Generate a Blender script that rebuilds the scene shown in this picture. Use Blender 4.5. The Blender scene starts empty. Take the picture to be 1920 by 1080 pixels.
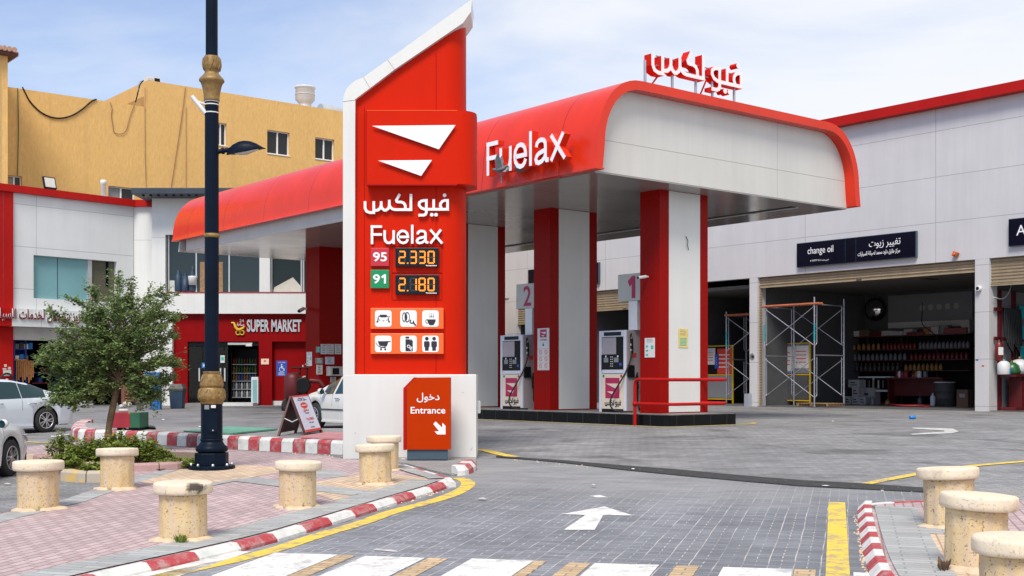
import bpy, bmesh, math, random
from mathutils import Vector, Matrix
R = math.radians
random.seed(7)
SC = bpy.context.scene
COL = SC.collection

# ------------------------------------------------------------------ camera
F, CX, HY, HC = 2270.0, 960.0, 712.0, 1.15      # focal length in photo pixels, centre column, horizon row, eye height over the forecourt
cam_d = bpy.data.cameras.new("camera")
cam_d.sensor_width = 36
cam_d.lens = 36 * F / 1920
cam_d.shift_y = (HY - 540) / 1920
cam_d.clip_start = 0.1
cam_d.clip_end = 3000
cam = bpy.data.objects.new("camera", cam_d)
COL.objects.link(cam)
cam.location = (0, 0, HC)
cam.rotation_euler = (R(90), 0, 0)
SC.camera = cam

# ------------------------------------------------------------------ sky, sun, exposure
SUN_DIR = Vector((-0.14, -0.58, 0.80)).normalized()      # towards the sun
SUN_EL = math.asin(SUN_DIR.z)
SUN_AZ = math.atan2(SUN_DIR.x, SUN_DIR.y)
world = bpy.data.worlds.new("World")
SC.world = world
world.use_nodes = True
wn, wl = world.node_tree.nodes, world.node_tree.links
wn.clear()
w_out = wn.new("ShaderNodeOutputWorld")
w_bg = wn.new("ShaderNodeBackground")
w_bg.inputs["Strength"].default_value = 0.10
sky = wn.new("ShaderNodeTexSky")
sky.sky_type = "NISHITA"
sky.sun_disc = False
sky.sun_elevation = SUN_EL
sky.sun_rotation = SUN_AZ
sky.air_density = 1.0
sky.dust_density = 0.6
sky.ozone_density = 1.0
tc = wn.new("ShaderNodeTexCoord")
sep = wn.new("ShaderNodeSeparateXYZ")
wl.new(tc.outputs["Generated"], sep.inputs[0])
mp = wn.new("ShaderNodeMapping")
mp.inputs["Scale"].default_value = (2.2, 2.2, 6.5)
mp.inputs["Rotation"].default_value = (0, R(14), R(25))
wl.new(tc.outputs["Generated"], mp.inputs[0])
cn = wn.new("ShaderNodeTexNoise")
cn.inputs["Scale"].default_value = 1.5
cn.inputs["Detail"].default_value = 7
cn.inputs["Roughness"].default_value = 0.55
cn.inputs["Distortion"].default_value = 0.5
wl.new(mp.outputs[0], cn.inputs["Vector"])
def wmath(op, a, b=None, c=None):
    n = wn.new("ShaderNodeMath"); n.operation = op
    for i, x in enumerate((a, b, c)):
        if x is None: continue
        if isinstance(x, (int, float)): n.inputs[i].default_value = x
        else: wl.new(x, n.inputs[i])
    return n.outputs[0]
# the thin cloud sheet is thicker to the right (east) and towards the horizon
cov = wmath("MULTIPLY_ADD", sep.outputs["X"], 1.25, 0.50)
cov = wmath("ADD", cov, wmath("MULTIPLY", wmath("SUBTRACT", cn.outputs["Fac"], 0.5), 1.9))
covn = wn.new("ShaderNodeMapRange"); covn.interpolation_type = "SMOOTHSTEP"
wl.new(cov, covn.inputs["Value"])
covn.inputs["From Min"].default_value = -0.15; covn.inputs["From Max"].default_value = 1.1
covn.inputs["To Min"].default_value = 0.24; covn.inputs["To Max"].default_value = 0.95
wmix = wn.new("ShaderNodeMix"); wmix.data_type = "RGBA"
wl.new(covn.outputs[0], wmix.inputs[0])
wsc = wn.new("ShaderNodeVectorMath"); wsc.operation = "MULTIPLY"; wsc.inputs[1].default_value = (0.80, 1.0, 1.28)
wl.new(sky.outputs[0], wsc.inputs[0]); wl.new(wsc.outputs[0], wmix.inputs["A"])
wmix.inputs["B"].default_value = (7.0, 7.15, 7.45, 1)
wl.new(wmix.outputs["Result"], w_bg.inputs["Color"])
wl.new(w_bg.outputs[0], w_out.inputs[0])

sun_d = bpy.data.lights.new("sun", "SUN")
sun_d.energy = 2.7
sun_d.angle = R(22)
sun_d.color = (1.0, 0.93, 0.82)
sun = bpy.data.objects.new("sun", sun_d)
COL.objects.link(sun)
sun.rotation_euler = (-SUN_DIR).to_track_quat("-Z", "Y").to_euler()
sun.location = (0, 0, 60)

SC.view_settings.view_transform = "Standard"
SC.view_settings.look = "None"
SC.view_settings.exposure = 0.45
SC.view_settings.gamma = 1
SC.cycles.max_bounces = 8
SC.cycles.diffuse_bounces = 4
SC.cycles.use_denoising = True

# ------------------------------------------------------------------ terrain and pixel helpers
SL, YF = 0.0275, 29.0             # the drive rises 2.75 % up to the level forecourt
def gz(y): return -SL * (YF - max(y, 0.0)) if y < YF else 0.0
def gp(px, py, dz=0.0):
    """ground point seen at a photo pixel"""
    k = (py - HY) / F
    Y = (HC - dz) / k if k > 1e-6 else 1e9
    if Y < YF: Y = (HC - dz + SL * YF) / (k + SL)
    return Vector(((px - CX) / F * Y, Y, gz(Y) + dz))
def pw(px, py, Y): return Vector(((px - CX) / F * Y, Y, HC - (py - HY) / F * Y))

class Frame:
    """a building's own axes: x, y on the ground, turned by rz"""
    def __init__(s, ox, oy, rz):
        s.o = (ox, oy); s.rz = rz
        s.ax = (math.cos(rz), math.sin(rz)); s.ay = (-math.sin(rz), math.cos(rz))
    def at_y(s, px, py, y):
        r = (px - CX) / F
        bx, by = s.o[0] + y * s.ay[0], s.o[1] + y * s.ay[1]
        x = (r * by - bx) / (s.ax[0] - r * s.ax[1])
        Y = by + x * s.ax[1]
        return x, HC - (py - HY) / F * Y
    def at_x(s, px, py, x):
        r = (px - CX) / F
        bx, by = s.o[0] + x * s.ax[0], s.o[1] + x * s.ax[1]
        y = (r * by - bx) / (s.ay[0] - r * s.ay[1])
        Y = by + y * s.ay[1]
        return y, HC - (py - HY) / F * Y
    def at_z(s, px, py, z):
        Y = (HC - z) * F / (py - HY); X = (px - CX) / F * Y
        dx, dy = X - s.o[0], Y - s.o[1]
        return dx * s.ax[0] + dy * s.ax[1], dx * s.ay[0] + dy * s.ay[1]
    def w(s, x, y): return (s.o[0] + x * s.ax[0] + y * s.ay[0], s.o[1] + x * s.ax[1] + y * s.ay[1])

# ------------------------------------------------------------------ materials
class NT:
    def __init__(s, name):
        s.m = bpy.data.materials.new(name); s.m.use_nodes = True
        s.t = s.m.node_tree; s.t.nodes.clear()
        s.out = s.t.nodes.new("ShaderNodeOutputMaterial")
        s.p = s.t.nodes.new("ShaderNodeBsdfPrincipled")
        s.t.links.new(s.p.outputs[0], s.out.inputs[0])
    def n(s, typ, **kw):
        nd = s.t.nodes.new("ShaderNode" + typ)
        for k, v in kw.items(): setattr(nd, k, v)
        return nd
    def set(s, sock, v):
        if isinstance(v, bpy.types.NodeSocket): s.t.links.new(v, sock)
        else: sock.default_value = v
    def math(s, op, a, b=None, c=None, clamp=False):
        nd = s.n("Math", operation=op); nd.use_clamp = clamp
        for i, v in enumerate((a, b, c)):
            if v is not None: s.set(nd.inputs[i], v)
        return nd.outputs[0]
    def mix(s, fac, a, b, blend="MIX"):
        nd = s.n("Mix", data_type="RGBA", blend_type=blend)
        s.set(nd.inputs[0], fac); s.set(nd.inputs["A"], a); s.set(nd.inputs["B"], b)
        return nd.outputs["Result"]
    def rng(s, v, a, b, c=0.0, d=1.0):
        nd = s.n("MapRange"); s.set(nd.inputs[0], v)
        for i, x in enumerate((a, b, c, d)): nd.inputs[i + 1].default_value = x
        return nd.outputs[0]
    def noise(s, vec, scale, detail=4, rough=0.55, dist=0.0):
        nd = s.n("TexNoise"); s.set(nd.inputs["Vector"], vec)
        nd.inputs["Scale"].default_value = scale; nd.inputs["Detail"].default_value = detail
        nd.inputs["Roughness"].default_value = rough; nd.inputs["Distortion"].default_value = dist
        return nd.outputs["Fac"]
    def scale(s, vec, sc, rot=(0, 0, 0), loc=(0, 0, 0)):
        nd = s.n("Mapping"); s.set(nd.inputs[0], vec)
        nd.inputs["Scale"].default_value = sc; nd.inputs["Rotation"].default_value = rot; nd.inputs["Location"].default_value = loc
        return nd.outputs[0]
    def bump(s, h, strength, dist=0.01):
        nd = s.n("Bump"); nd.inputs["Strength"].default_value = strength; nd.inputs["Distance"].default_value = dist
        s.set(nd.inputs["Height"], h); s.set(s.p.inputs["Normal"], nd.outputs[0])
    def obj(s): return s.n("TexCoord").outputs["Object"]
    def pos(s): return s.n("NewGeometry").outputs["Position"]

def c4(c): return (c[0], c[1], c[2], 1.0)
def mat(name, col, rough=0.5, metal=0.0, var=0.12, vs=2.0, streak=0.0, bump=0.0, bs=60.0, lines=(), spec=0.5, emit=0.0, coat=0.0,
        speck=None, line_dark=0.55, dust=0.0):
    t = NT(name); o = t.obj()
    v = t.noise(o, vs, 5)
    f = t.rng(v, 0.3, 0.7, 1 - var, 1 + var)
    if streak:
        sv = t.noise(t.scale(o, (2.6, 2.6, 0.22)), 1.0, 5, 0.7)
        f = t.math("MULTIPLY", f, t.rng(sv, 0.35, 0.75, 1.0, 1 - streak))
    c = t.mix(1.0, c4(col), t.n("CombineColor").outputs[0], "MULTIPLY") if False else None
    sc = t.n("VectorMath", operation="SCALE"); sc.inputs[0].default_value = col[:3]; t.set(sc.inputs["Scale"], f)
    c = sc.outputs[0]
    if speck:
        sn = t.noise(o, speck[1], 3, 0.6)
        c = t.mix(t.rng(sn, speck[2], speck[2] + 0.05), c, c4(speck[0]))
    if lines:
        sx = t.n("SeparateXYZ"); t.set(sx.inputs[0], o)
        tot = None
        for ax, sp, off, wd in lines:
            u = t.math("FRACT", t.math("DIVIDE", t.math("SUBTRACT", sx.outputs[ax], off - sp * 0.5), sp))
            d = t.math("ABSOLUTE", t.math("SUBTRACT", u, 0.5))
            l = t.math("LESS_THAN", d, wd / sp * 0.5)
            tot = l if tot is None else t.math("MAXIMUM", tot, l)
        c = t.mix(tot, c, c4([q * line_dark for q in col]))
    t.set(t.p.inputs["Base Color"], c)
    rn = t.noise(o, vs * 0.7, 3)
    t.set(t.p.inputs["Roughness"], t.rng(rn, 0.3, 0.7, max(rough - 0.025, 0.02), min(rough + 0.04, 1)))
    t.p.inputs["Metallic"].default_value = metal
    t.p.inputs["Specular IOR Level"].default_value = spec
    t.p.inputs["Coat Weight"].default_value = coat
    if bump: t.bump(t.noise(o, bs, 4), bump)
    if emit:
        t.p.inputs["Emission Color"].default_value = c4(col); t.p.inputs["Emission Strength"].default_value = emit
    return t.m

def glass_mat(name, col, alpha, rough=0.03):
    t = NT(name)
    t.p.inputs["Base Color"].default_value = c4(col); t.p.inputs["Roughness"].default_value = rough
    t.p.inputs["Alpha"].default_value = alpha; t.p.inputs["Specular IOR Level"].default_value = 0.35
    o = t.obj(); t.bump(t.noise(o, 1.3, 2), 0.05, 0.02)
    return t.m

def road_mat():
    t = NT("asphalt"); o = t.pos()
    big = t.noise(o, 0.16, 5, 0.6); mid = t.noise(t.scale(o, (0.9, 2.4, 1)), 1.0, 6, 0.65); fine = t.noise(o, 55, 3, 0.7)
    tracks = t.noise(t.scale(o, (0.5, 0.12, 1), (0, 0, R(-38))), 1.6, 4)
    f = t.math("MULTIPLY", t.rng(big, 0.3, 0.7, 0.82, 1.16), t.rng(mid, 0.3, 0.7, 0.72, 1.24))
    f = t.math("MULTIPLY", f, t.rng(tracks, 0.3, 0.7, 0.88, 1.1))
    f = t.math("MULTIPLY", f, t.rng(fine, 0.25, 0.75, 0.62, 1.38))
    # interlocking block joints, mostly clogged with dust
    u = t.scale(o, (1, 1, 1), (0, 0, R(-39.1)))
    br = t.n("TexBrick"); t.set(br.inputs["Vector"], u)
    br.inputs["Scale"].default_value = 1; br.inputs["Brick Width"].default_value = 0.24; br.inputs["Row Height"].default_value = 0.12
    br.inputs["Mortar Size"].default_value = 0.009; br.inputs["Mortar Smooth"].default_value = 0.3
    br.inputs["Color1"].default_value = (0.78, 0.78, 0.78, 1); br.inputs["Color2"].default_value = (1.0, 1.0, 1.0, 1); br.inputs["Mortar"].default_value = (0.55, 0.55, 0.55, 1)
    f = t.math("MULTIPLY", f, t.rng(br.outputs["Color"], 0, 1, 0.0, 1.0))
    sc = t.n("VectorMath", operation="SCALE"); sc.inputs[0].default_value = (0.27, 0.268, 0.272); t.set(sc.inputs["Scale"], f)
    # oil stains with a shape of their own
    st = t.noise(o, 0.55, 3, 0.5, 1.0)
    c = t.mix(t.rng(st, 0.56, 0.68, 0, 0.55), sc.outputs[0], (0.055, 0.054, 0.055, 1))
    grit = t.noise(o, 21, 2, 0.6)
    c = t.mix(t.rng(grit, 0.71, 0.73, 0, 0.7), c, (0.32, 0.31, 0.30, 1))
    t.set(t.p.inputs["Base Color"], c); t.p.inputs["Roughness"].default_value = 0.78
    t.p.inputs["Specular IOR Level"].default_value = 0.35
    t.bump(t.math("ADD", t.math("MULTIPLY", fine, 0.5), t.math("MULTIPLY", mid, 1.2)), 0.45, 0.012)
    return t.m

DRIVE_ROT = math.atan2(630, 2270)        # the drive's blocks run towards the forecourt, a little to the right
def drive_mat():
    t = NT("grey_block_paving"); o = t.pos()
    wob = t.noise(o, 1.1, 2)
    wv = t.n("VectorMath", operation="ADD"); t.set(wv.inputs[0], o)
    cx = t.n("CombineXYZ"); t.set(cx.inputs[0], t.math("MULTIPLY", t.math("SUBTRACT", wob, 0.5), 0.045)); t.set(wv.inputs[1], cx.outputs[0])
    u = t.scale(wv.outputs[0], (1, 1, 1), (0, 0, DRIVE_ROT))
    s = t.n("SeparateXYZ"); t.set(s.inputs[0], u)
    W, Hh = 0.228, 0.094
    a = t.math("DIVIDE", s.outputs[0], W); b = t.math("DIVIDE", s.outputs[1], Hh)
    fa = t.math("FRACT", a); fb = t.math("FRACT", b)
    la = t.math("LESS_THAN", t.math("MINIMUM", fa, t.math("SUBTRACT", 1.0, fa)), 0.021)
    lb = t.math("LESS_THAN", t.math("MINIMUM", fb, t.math("SUBTRACT", 1.0, fb)), 0.055)
    odd = t.math("LESS_THAN", t.math("FRACT", t.math("MULTIPLY", t.math("ADD", t.math("FLOOR", b), t.math("FLOOR", a)), 0.5)), 0.25)
    lh = t.math("MULTIPLY", t.math("LESS_THAN", t.math("ABSOLUTE", t.math("SUBTRACT", fa, 0.5)), 0.021), odd)
    cell = t.n("CombineXYZ"); t.set(cell.inputs[0], t.math("FLOOR", a)); t.set(cell.inputs[1], t.math("FLOOR", b))
    wn_ = t.n("TexWhiteNoise", noise_dimensions="3D"); t.set(wn_.inputs["Vector"], cell.outputs[0])
    big = t.noise(o, 0.35, 5, 0.6); fine = t.noise(o, 60, 3, 0.7)
    f = t.math("MULTIPLY", t.rng(wn_.outputs["Value"], 0, 1, 0.84, 1.16), t.rng(big, 0.3, 0.7, 0.75, 1.22))
    tr_ = t.noise(t.scale(u, (1.5, 0.09, 1)), 1.0, 4, 0.6)
    f = t.math("MULTIPLY", f, t.rng(tr_, 0.32, 0.68, 0.80, 1.12))
    f = t.math("MULTIPLY", f, t.rng(fine, 0.25, 0.75, 0.8, 1.2))
    sc = t.n("VectorMath", operation="SCALE"); sc.inputs[0].default_value = (0.218, 0.226, 0.250); t.set(sc.inputs["Scale"], f)
    c = t.mix(t.math("MULTIPLY", lb, 0.75), sc.outputs[0], (0.065, 0.068, 0.082, 1))
    jn = t.noise(o, 2.2, 3)
    sand = t.math("MULTIPLY", t.math("MAXIMUM", la, lh), t.rng(jn, 0.40, 0.60, 0.15, 0.95))
    c = t.mix(sand, c, (0.54, 0.51, 0.48, 1))
    # dust washed over the blocks nearest the forecourt
    sp = t.n("SeparateXYZ"); t.set(sp.inputs[0], o)
    worn = t.math("ADD", t.rng(sp.outputs[1], 13.6, 17.4, -0.1, 1.0), t.math("MULTIPLY", t.math("SUBTRACT", big, 0.5), 1.2), clamp=True)
    dn = t.noise(t.scale(o, (1, 2.4, 1)), 1.2, 6, 0.65)
    dc = t.mix(t.rng(dn, 0.3, 0.7), (0.19, 0.192, 0.20, 1), (0.32, 0.318, 0.315, 1))
    c = t.mix(t.math("MULTIPLY", worn, 0.8), c, dc)
    t.set(t.p.inputs["Base Color"], c); t.p.inputs["Roughness"].default_value = 0.75; t.p.inputs["Specular IOR Level"].default_value = 0.35
    h = t.math("SUBTRACT", 1.0, t.math("MAXIMUM", lb, t.math("MAXIMUM", la, lh)))
    t.bump(t.math("ADD", h, t.math("MULTIPLY", fine, 0.4)), 0.35, 0.006)
    return t.m

def paver_mat(name, col, joint, bw=0.21, bh=0.105, rot=0.0, var=0.14, dirt=(0.30, 0.25, 0.22), offset=0.5, mort=0.009):
    t = NT(name); o = t.pos()
    u = t.scale(o, (1, 1, 1), (0, 0, rot))
    br = t.n("TexBrick"); t.set(br.inputs["Vector"], u); br.offset = offset
    br.inputs["Scale"].default_value = 1; br.inputs["Brick Width"].default_value = bw; br.inputs["Row Height"].default_value = bh
    br.inputs["Mortar Size"].default_value = mort; br.inputs["Mortar Smooth"].default_value = 0.15
    br.inputs["Color1"].default_value = c4([q * (1 - var) for q in col]); br.inputs["Color2"].default_value = c4([q * (1 + var) for q in col])
    br.inputs["Mortar"].default_value = c4(joint)
    big = t.noise(o, 0.6, 5, 0.65); fine = t.noise(o, 70, 3, 0.7)
    f = t.math("MULTIPLY", t.rng(big, 0.3, 0.7, 0.86, 1.12), t.rng(fine, 0.25, 0.75, 0.86, 1.14))
    sc = t.n("VectorMath", operation="SCALE"); t.set(sc.inputs[0], br.outputs["Color"]); t.set(sc.inputs["Scale"], f)
    st = t.noise(o, 1.7, 4, 0.6, 0.6)
    c = t.mix(t.rng(st, 0.60, 0.75, 0, 0.45), sc.outputs[0], c4(dirt))
    t.set(t.p.inputs["Base Color"], c); t.p.inputs["Roughness"].default_value = 0.8; t.p.inputs["Specular IOR Level"].default_value = 0.3
    t.bump(t.math("ADD", t.math("SUBTRACT", 1.0, br.outputs["Fac"]), t.math("MULTIPLY", fine, 0.3)), 0.4, 0.005)
    return t.m

def paint_mat(name, col, wear=0.35, under=(0.2, 0.2, 0.22)):
    t = NT(name); o = t.pos()
    n1 = t.noise(o, 5, 7, 0.75); n2 = t.noise(o, 60, 3, 0.7)
    w = t.math("MULTIPLY", t.rng(n1, 0.48, 0.62), wear)
    sc = t.n("VectorMath", operation="SCALE"); sc.inputs[0].default_value = col; t.set(sc.inputs["Scale"], t.rng(n2, 0.2, 0.8, 0.86, 1.1))
    c = t.mix(w, sc.outputs[0], c4(under))
    t.set(t.p.inputs["Base Color"], c); t.p.inputs["Roughness"].default_value = 0.65
    t.bump(n2, 0.2, 0.004)
    return t.m

def stone_mat(name, pale, scorch=False):
    t = NT(name); o = t.obj()
    oi = t.n("ObjectInfo").outputs["Random"]
    mv = t.n("VectorMath", operation="ADD"); t.set(mv.inputs[0], o)
    cx = t.n("CombineXYZ"); t.set(cx.inputs[0], t.math("MULTIPLY", oi, 7.0)); t.set(mv.inputs[1], cx.outputs[0]); q = mv.outputs[0]
    a = t.noise(q, 4, 5, 0.6); b = t.noise(t.scale(q, (15, 15, 0.9)), 1.0, 4)
    c = t.mix(t.rng(a, 0.3, 0.7), (0.60, 0.42, 0.20, 1), (0.68, 0.54, 0.34, 1))
    c = t.mix(t.rng(b, 0.48, 0.60, 0, 0.75), c, (0.60, 0.46, 0.35, 1))
    pores = t.noise(q, 46, 3, 0.75); big = t.noise(t.scale(q, (1, 1, 0.55)), 17, 4, 0.7)
    pm = t.math("MAXIMUM", t.rng(pores, 0.60, 0.65), t.rng(big, 0.645, 0.69))
    c = t.mix(t.math("MULTIPLY", pm, 0.75), c, (0.13, 0.085, 0.05, 1))
    c = t.mix(pale, c, (0.80, 0.73, 0.62, 1))
    grime = t.noise(q, 2.6, 4, 0.6)
    c = t.mix(t.rng(grime, 0.62, 0.72, 0, 0.55), c, (0.30, 0.21, 0.13, 1))
    if scorch:
        dn = t.n("VectorMath", operation="DISTANCE"); t.set(dn.inputs[0], t.scale(o, (1, 1, 1.9))); dn.inputs[1].default_value = scorch
        sn = t.noise(o, 13, 5, 0.7)
        c = t.mix(t.rng(t.math("ADD", dn.outputs["Value"], t.math("MULTIPLY", t.math("SUBTRACT", sn, 0.5), 0.30)), 0.13, 0.07, 0, 0.92), c, (0.035, 0.028, 0.026, 1))
    t.set(t.p.inputs["Base Color"], c); t.p.inputs["Roughness"].default_value = 0.85; t.p.inputs["Specular IOR Level"].default_value = 0.25
    t.bump(t.math("SUBTRACT", t.math("MULTIPLY", a, 0.3), pm), 0.6, 0.008)
    return t.m

def stucco_mat(name, col):
    t = NT(name); o = t.obj()
    n1 = t.noise(t.scale(o, (9, 9, 2.6)), 1.0, 5, 0.7, 0.4); n2 = t.noise(o, 0.35, 5, 0.6); n3 = t.noise(t.scale(o, (1.6, 1.6, 0.12)), 1.0, 4)
    f = t.math("MULTIPLY", t.rng(n1, 0.3, 0.7, 0.88, 1.08), t.rng(n2, 0.3, 0.7, 0.95, 1.05))
    f = t.math("MULTIPLY", f, t.rng(n3, 0.55, 0.78, 1.0, 0.90))
    sc = t.n("VectorMath", operation="SCALE"); sc.inputs[0].default_value = col; t.set(sc.inputs["Scale"], f)
    t.set(t.p.inputs["Base Color"], sc.outputs[0]); t.p.inputs["Roughness"].default_value = 0.9; t.p.inputs["Specular IOR Level"].default_value = 0.2
    t.bump(n1, 0.7, 0.04)
    return t.m

def leaf_mat(name, c1, c2):
    t = NT(name); o = t.obj()
    g = t.n("NewGeometry")
    v = t.noise(o, 3.0, 3); ri = g.outputs["Random Per Island"]
    c = t.mix(t.math("ADD", t.math("MULTIPLY", ri, 0.7), t.math("MULTIPLY", v, 0.3)), c4(c1), c4(c2))
    t.set(t.p.inputs["Base Color"], c); t.p.inputs["Roughness"].default_value = 0.55; t.p.inputs["Specular IOR Level"].default_value = 0.25
    tr = t.n("BsdfTranslucent"); t.set(tr.inputs[0], c)
    mx = t.n("MixShader"); mx.inputs[0].default_value = 0.35
    t.t.links.new(t.p.outputs[0], mx.inputs[1]); t.t.links.new(tr.outputs[0], mx.inputs[2]); t.t.links.new(mx.outputs[0], t.out.inputs[0])
    return t.m

def shade_mat(name, cols, rows):
    """little printed rows of grey 'text' on a paper sheet"""
    t = NT(name); o = t.obj(); s = t.n("SeparateXYZ"); t.set(s.inputs[0], o)
    return t.m

MT = {}
MT["road"] = road_mat()
MT["drive"] = drive_mat()
MT["pink_pave"] = paver_mat("pink_block_paving", (0.46, 0.36, 0.36), (0.28, 0.18, 0.18), rot=DRIVE_ROT - R(90), mort=0.010)
MT["beige_pave"] = paver_mat("beige_block_paving", (0.57, 0.445, 0.325), (0.40, 0.27, 0.17), rot=DRIVE_ROT - R(90), mort=0.010)
MT["grey_pave"] = paver_mat("grey_border_paving", (0.375, 0.38, 0.375), (0.26, 0.27, 0.27), bw=0.46, bh=0.105, rot=DRIVE_ROT)
MT["apron"] = paver_mat("dusty_apron_paving", (0.30, 0.295, 0.29), (0.22, 0.21, 0.21), rot=R(10), dirt=(0.2, 0.19, 0.18))
MT["white_paint"] = paint_mat("white_road_paint", (0.76, 0.745, 0.71), 0.55)
MT["yellow_paint"] = paint_mat("yellow_road_paint", (0.78, 0.55, 0.06), 0.75)
MT["beige_paint"] = paver_mat("beige_blocks", (0.52, 0.38, 0.23), (0.30, 0.22, 0.16), rot=DRIVE_ROT)
MT["old_white"] = paint_mat("faded_white_paint", (0.60, 0.59, 0.57), 0.7)
MT["kerb_red"] = paint_mat("kerb_red_paint", (0.42, 0.05, 0.06), 0.6, (0.45, 0.36, 0.34))
MT["kerb_white"] = paint_mat("kerb_white_paint", (0.70, 0.68, 0.66), 0.6, (0.42, 0.47, 0.44))
MT["kerb_yellow"] = paint_mat("kerb_yellow_paint", (0.42, 0.37, 0.31), 0.9, (0.68, 0.42, 0.04))
MT["kerb_pink"] = mat("kerb_pink_stone", (0.40, 0.25, 0.24), 0.85, var=0.2, vs=5, bump=0.3)
MT["bump_black"] = mat("black_strip", (0.035, 0.035, 0.036), 0.9, var=0.4, vs=12, bump=0.6, bs=40)
MT["soil"] = mat("soil", (0.16, 0.11, 0.075), 0.95, var=0.3, vs=8, bump=0.6)
MT["stone"] = stone_mat("bollard_stone", 0.0); MT["stone_cap"] = stone_mat("bollard_cap_stone", 0.55); MT["stone_scorched"] = stone_mat("scorched_cap_stone", 0.55, (0.17, -0.235, 1.0))
MT["mortar"] = mat("bollard_mortar", (0.62, 0.48, 0.33), 0.9, var=0.15, vs=9, bump=0.4)
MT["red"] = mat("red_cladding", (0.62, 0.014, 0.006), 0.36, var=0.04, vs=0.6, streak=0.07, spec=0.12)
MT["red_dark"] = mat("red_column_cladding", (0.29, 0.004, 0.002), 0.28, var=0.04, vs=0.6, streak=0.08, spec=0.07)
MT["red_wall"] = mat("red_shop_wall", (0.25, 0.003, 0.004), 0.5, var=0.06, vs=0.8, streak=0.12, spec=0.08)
MT["red_trim"] = mat("red_trim", (0.44, 0.012, 0.010), 0.4, var=0.06, vs=0.6, streak=0.12, spec=0.1)
MT["red_barrel"] = mat("red_canopy_shell", (0.70, 0.034, 0.010), 0.26, var=0.07, vs=0.8, streak=0.08, spec=0.35, lines=((1, 3.0, 1.3, 0.022),), line_dark=0.35)
MT["white_panel"] = mat("white_cladding", (0.70, 0.70, 0.68), 0.35, var=0.035, vs=0.7, streak=0.07)
MT["white_gable"] = mat("white_gable_cladding", (0.62, 0.61, 0.58), 0.38, var=0.035, vs=0.7, streak=0.07, lines=((2, 50, 6.78, 0.018), (0, 50, 6.9, 0.012)))
MT["white_wing"] = mat("white_wing_cladding", (0.70, 0.72, 0.73), 0.38, var=0.03, vs=1.0, streak=0.06, lines=((2, 1.78, 8.55, 0.025), (0, 7.0, -4.6, 0.02)))
MT["white_market"] = mat("white_market_cladding", (0.72, 0.72, 0.70), 0.38, var=0.03, vs=1.0, streak=0.08, lines=((2, 4.0, 7.5, 0.02),))
MT["white_hall"] = mat("white_hall_cladding", (0.60, 0.585, 0.585), 0.36, var=0.04, vs=0.6, streak=0.08, lines=((2, 1.72, 7.06, 0.022), (1, 6.0, 2.05, 0.022)))
MT["grey_band"] = mat("grey_fascia", (0.55, 0.53, 0.51), 0.35, var=0.06, vs=1, streak=0.1)
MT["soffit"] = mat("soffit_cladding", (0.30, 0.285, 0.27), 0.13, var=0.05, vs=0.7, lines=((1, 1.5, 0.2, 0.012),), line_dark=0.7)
MT["black_tile"] = mat("black_tiles", (0.006, 0.006, 0.007), 0.22, var=0.3, vs=2, lines=((1, 0.62, 0.2, 0.02), (0, 0.62, 2.9, 0.02)), line_dark=5.5, bump=0.1, spec=0.15)
MT["kerb_top"] = mat("island_concrete", (0.22, 0.21, 0.20), 0.8, var=0.2, vs=4, bump=0.3)
MT["white"] = mat("white_paint", (0.78, 0.78, 0.77), 0.4, var=0.03)
MT["letter_white"] = mat("white_acrylic", (0.86, 0.86, 0.87), 0.3, var=0.02)
MT["sign_red"] = mat("sign_red", (0.45, 0.032, 0.001), 0.5, var=0.03, spec=0.05)
MT["logo_red"] = mat("sign_logo_red", (0.57, 0.016, 0.002), 0.38, var=0.03, vs=0.6, streak=0.06, spec=0.08)
MT["slate"] = mat("slate_blue_steel", (0.050, 0.085, 0.12), 0.5, var=0.08)
MT["orange"] = mat("orange_acrylic", (0.88, 0.135, 0.018), 0.35, var=0.03)
MT["crimson"] = mat("crimson_plate", (0.50, 0.02, 0.035), 0.35, var=0.03)
MT["green"] = mat("green_plate", (0.0, 0.25, 0.085), 0.35, var=0.03)
MT["screen"] = mat("dark_display", (0.006, 0.012, 0.018), 0.3, var=0.1, spec=0.2)
MT["led"] = mat("amber_led", (1.0, 0.27, 0.015), 0.5, emit=0.55, var=0.0)
MT["led_off"] = mat("unlit_led", (0.035, 0.032, 0.030), 0.5, var=0.0)
MT["ink"] = mat("black_ink", (0.015, 0.017, 0.028), 0.5, var=0.0)
MT["magenta"] = mat("magenta_print", (0.44, 0.012, 0.085), 0.5, var=0.04)
MT["cream"] = mat("cream_print", (0.74, 0.62, 0.48), 0.5, var=0.05)
MT["pump_white"] = mat("pump_enamel", (0.66, 0.66, 0.72), 0.35, var=0.04, streak=0.08)
MT["pump_grey"] = mat("pump_side", (0.40, 0.345, 0.36), 0.4, var=0.05, streak=0.1)
MT["black"] = mat("black_plastic", (0.008, 0.008, 0.009), 0.45, var=0.1, spec=0.2)
MT["rubber"] = mat("black_rubber", (0.016, 0.016, 0.017), 0.7, var=0.2)
MT["chrome"] = mat("bright_metal", (0.62, 0.63, 0.65), 0.28, metal=1.0, var=0.05)
MT["steel"] = mat("galvanised_steel", (0.42, 0.43, 0.48), 0.42, metal=0.7, var=0.15, vs=6)
MT["teal"] = mat("teal_band", (0.02, 0.30, 0.36), 0.5)
MT["rust"] = mat("rusty_orange_tube", (0.42, 0.12, 0.05), 0.7, var=0.3, vs=10)
MT["pole"] = mat("navy_pole_paint", (0.004, 0.009, 0.020), 0.42, var=0.15, vs=5, spec=0.09)
MT["gold"] = mat("old_gold_paint", (0.24, 0.145, 0.045), 0.5, metal=0.15, var=0.3, vs=14, bump=0.3, bs=30)
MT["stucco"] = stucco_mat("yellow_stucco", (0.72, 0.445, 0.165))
MT["stucco_dark"] = stucco_mat("ochre_stucco", (0.46, 0.26, 0.09))
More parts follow.
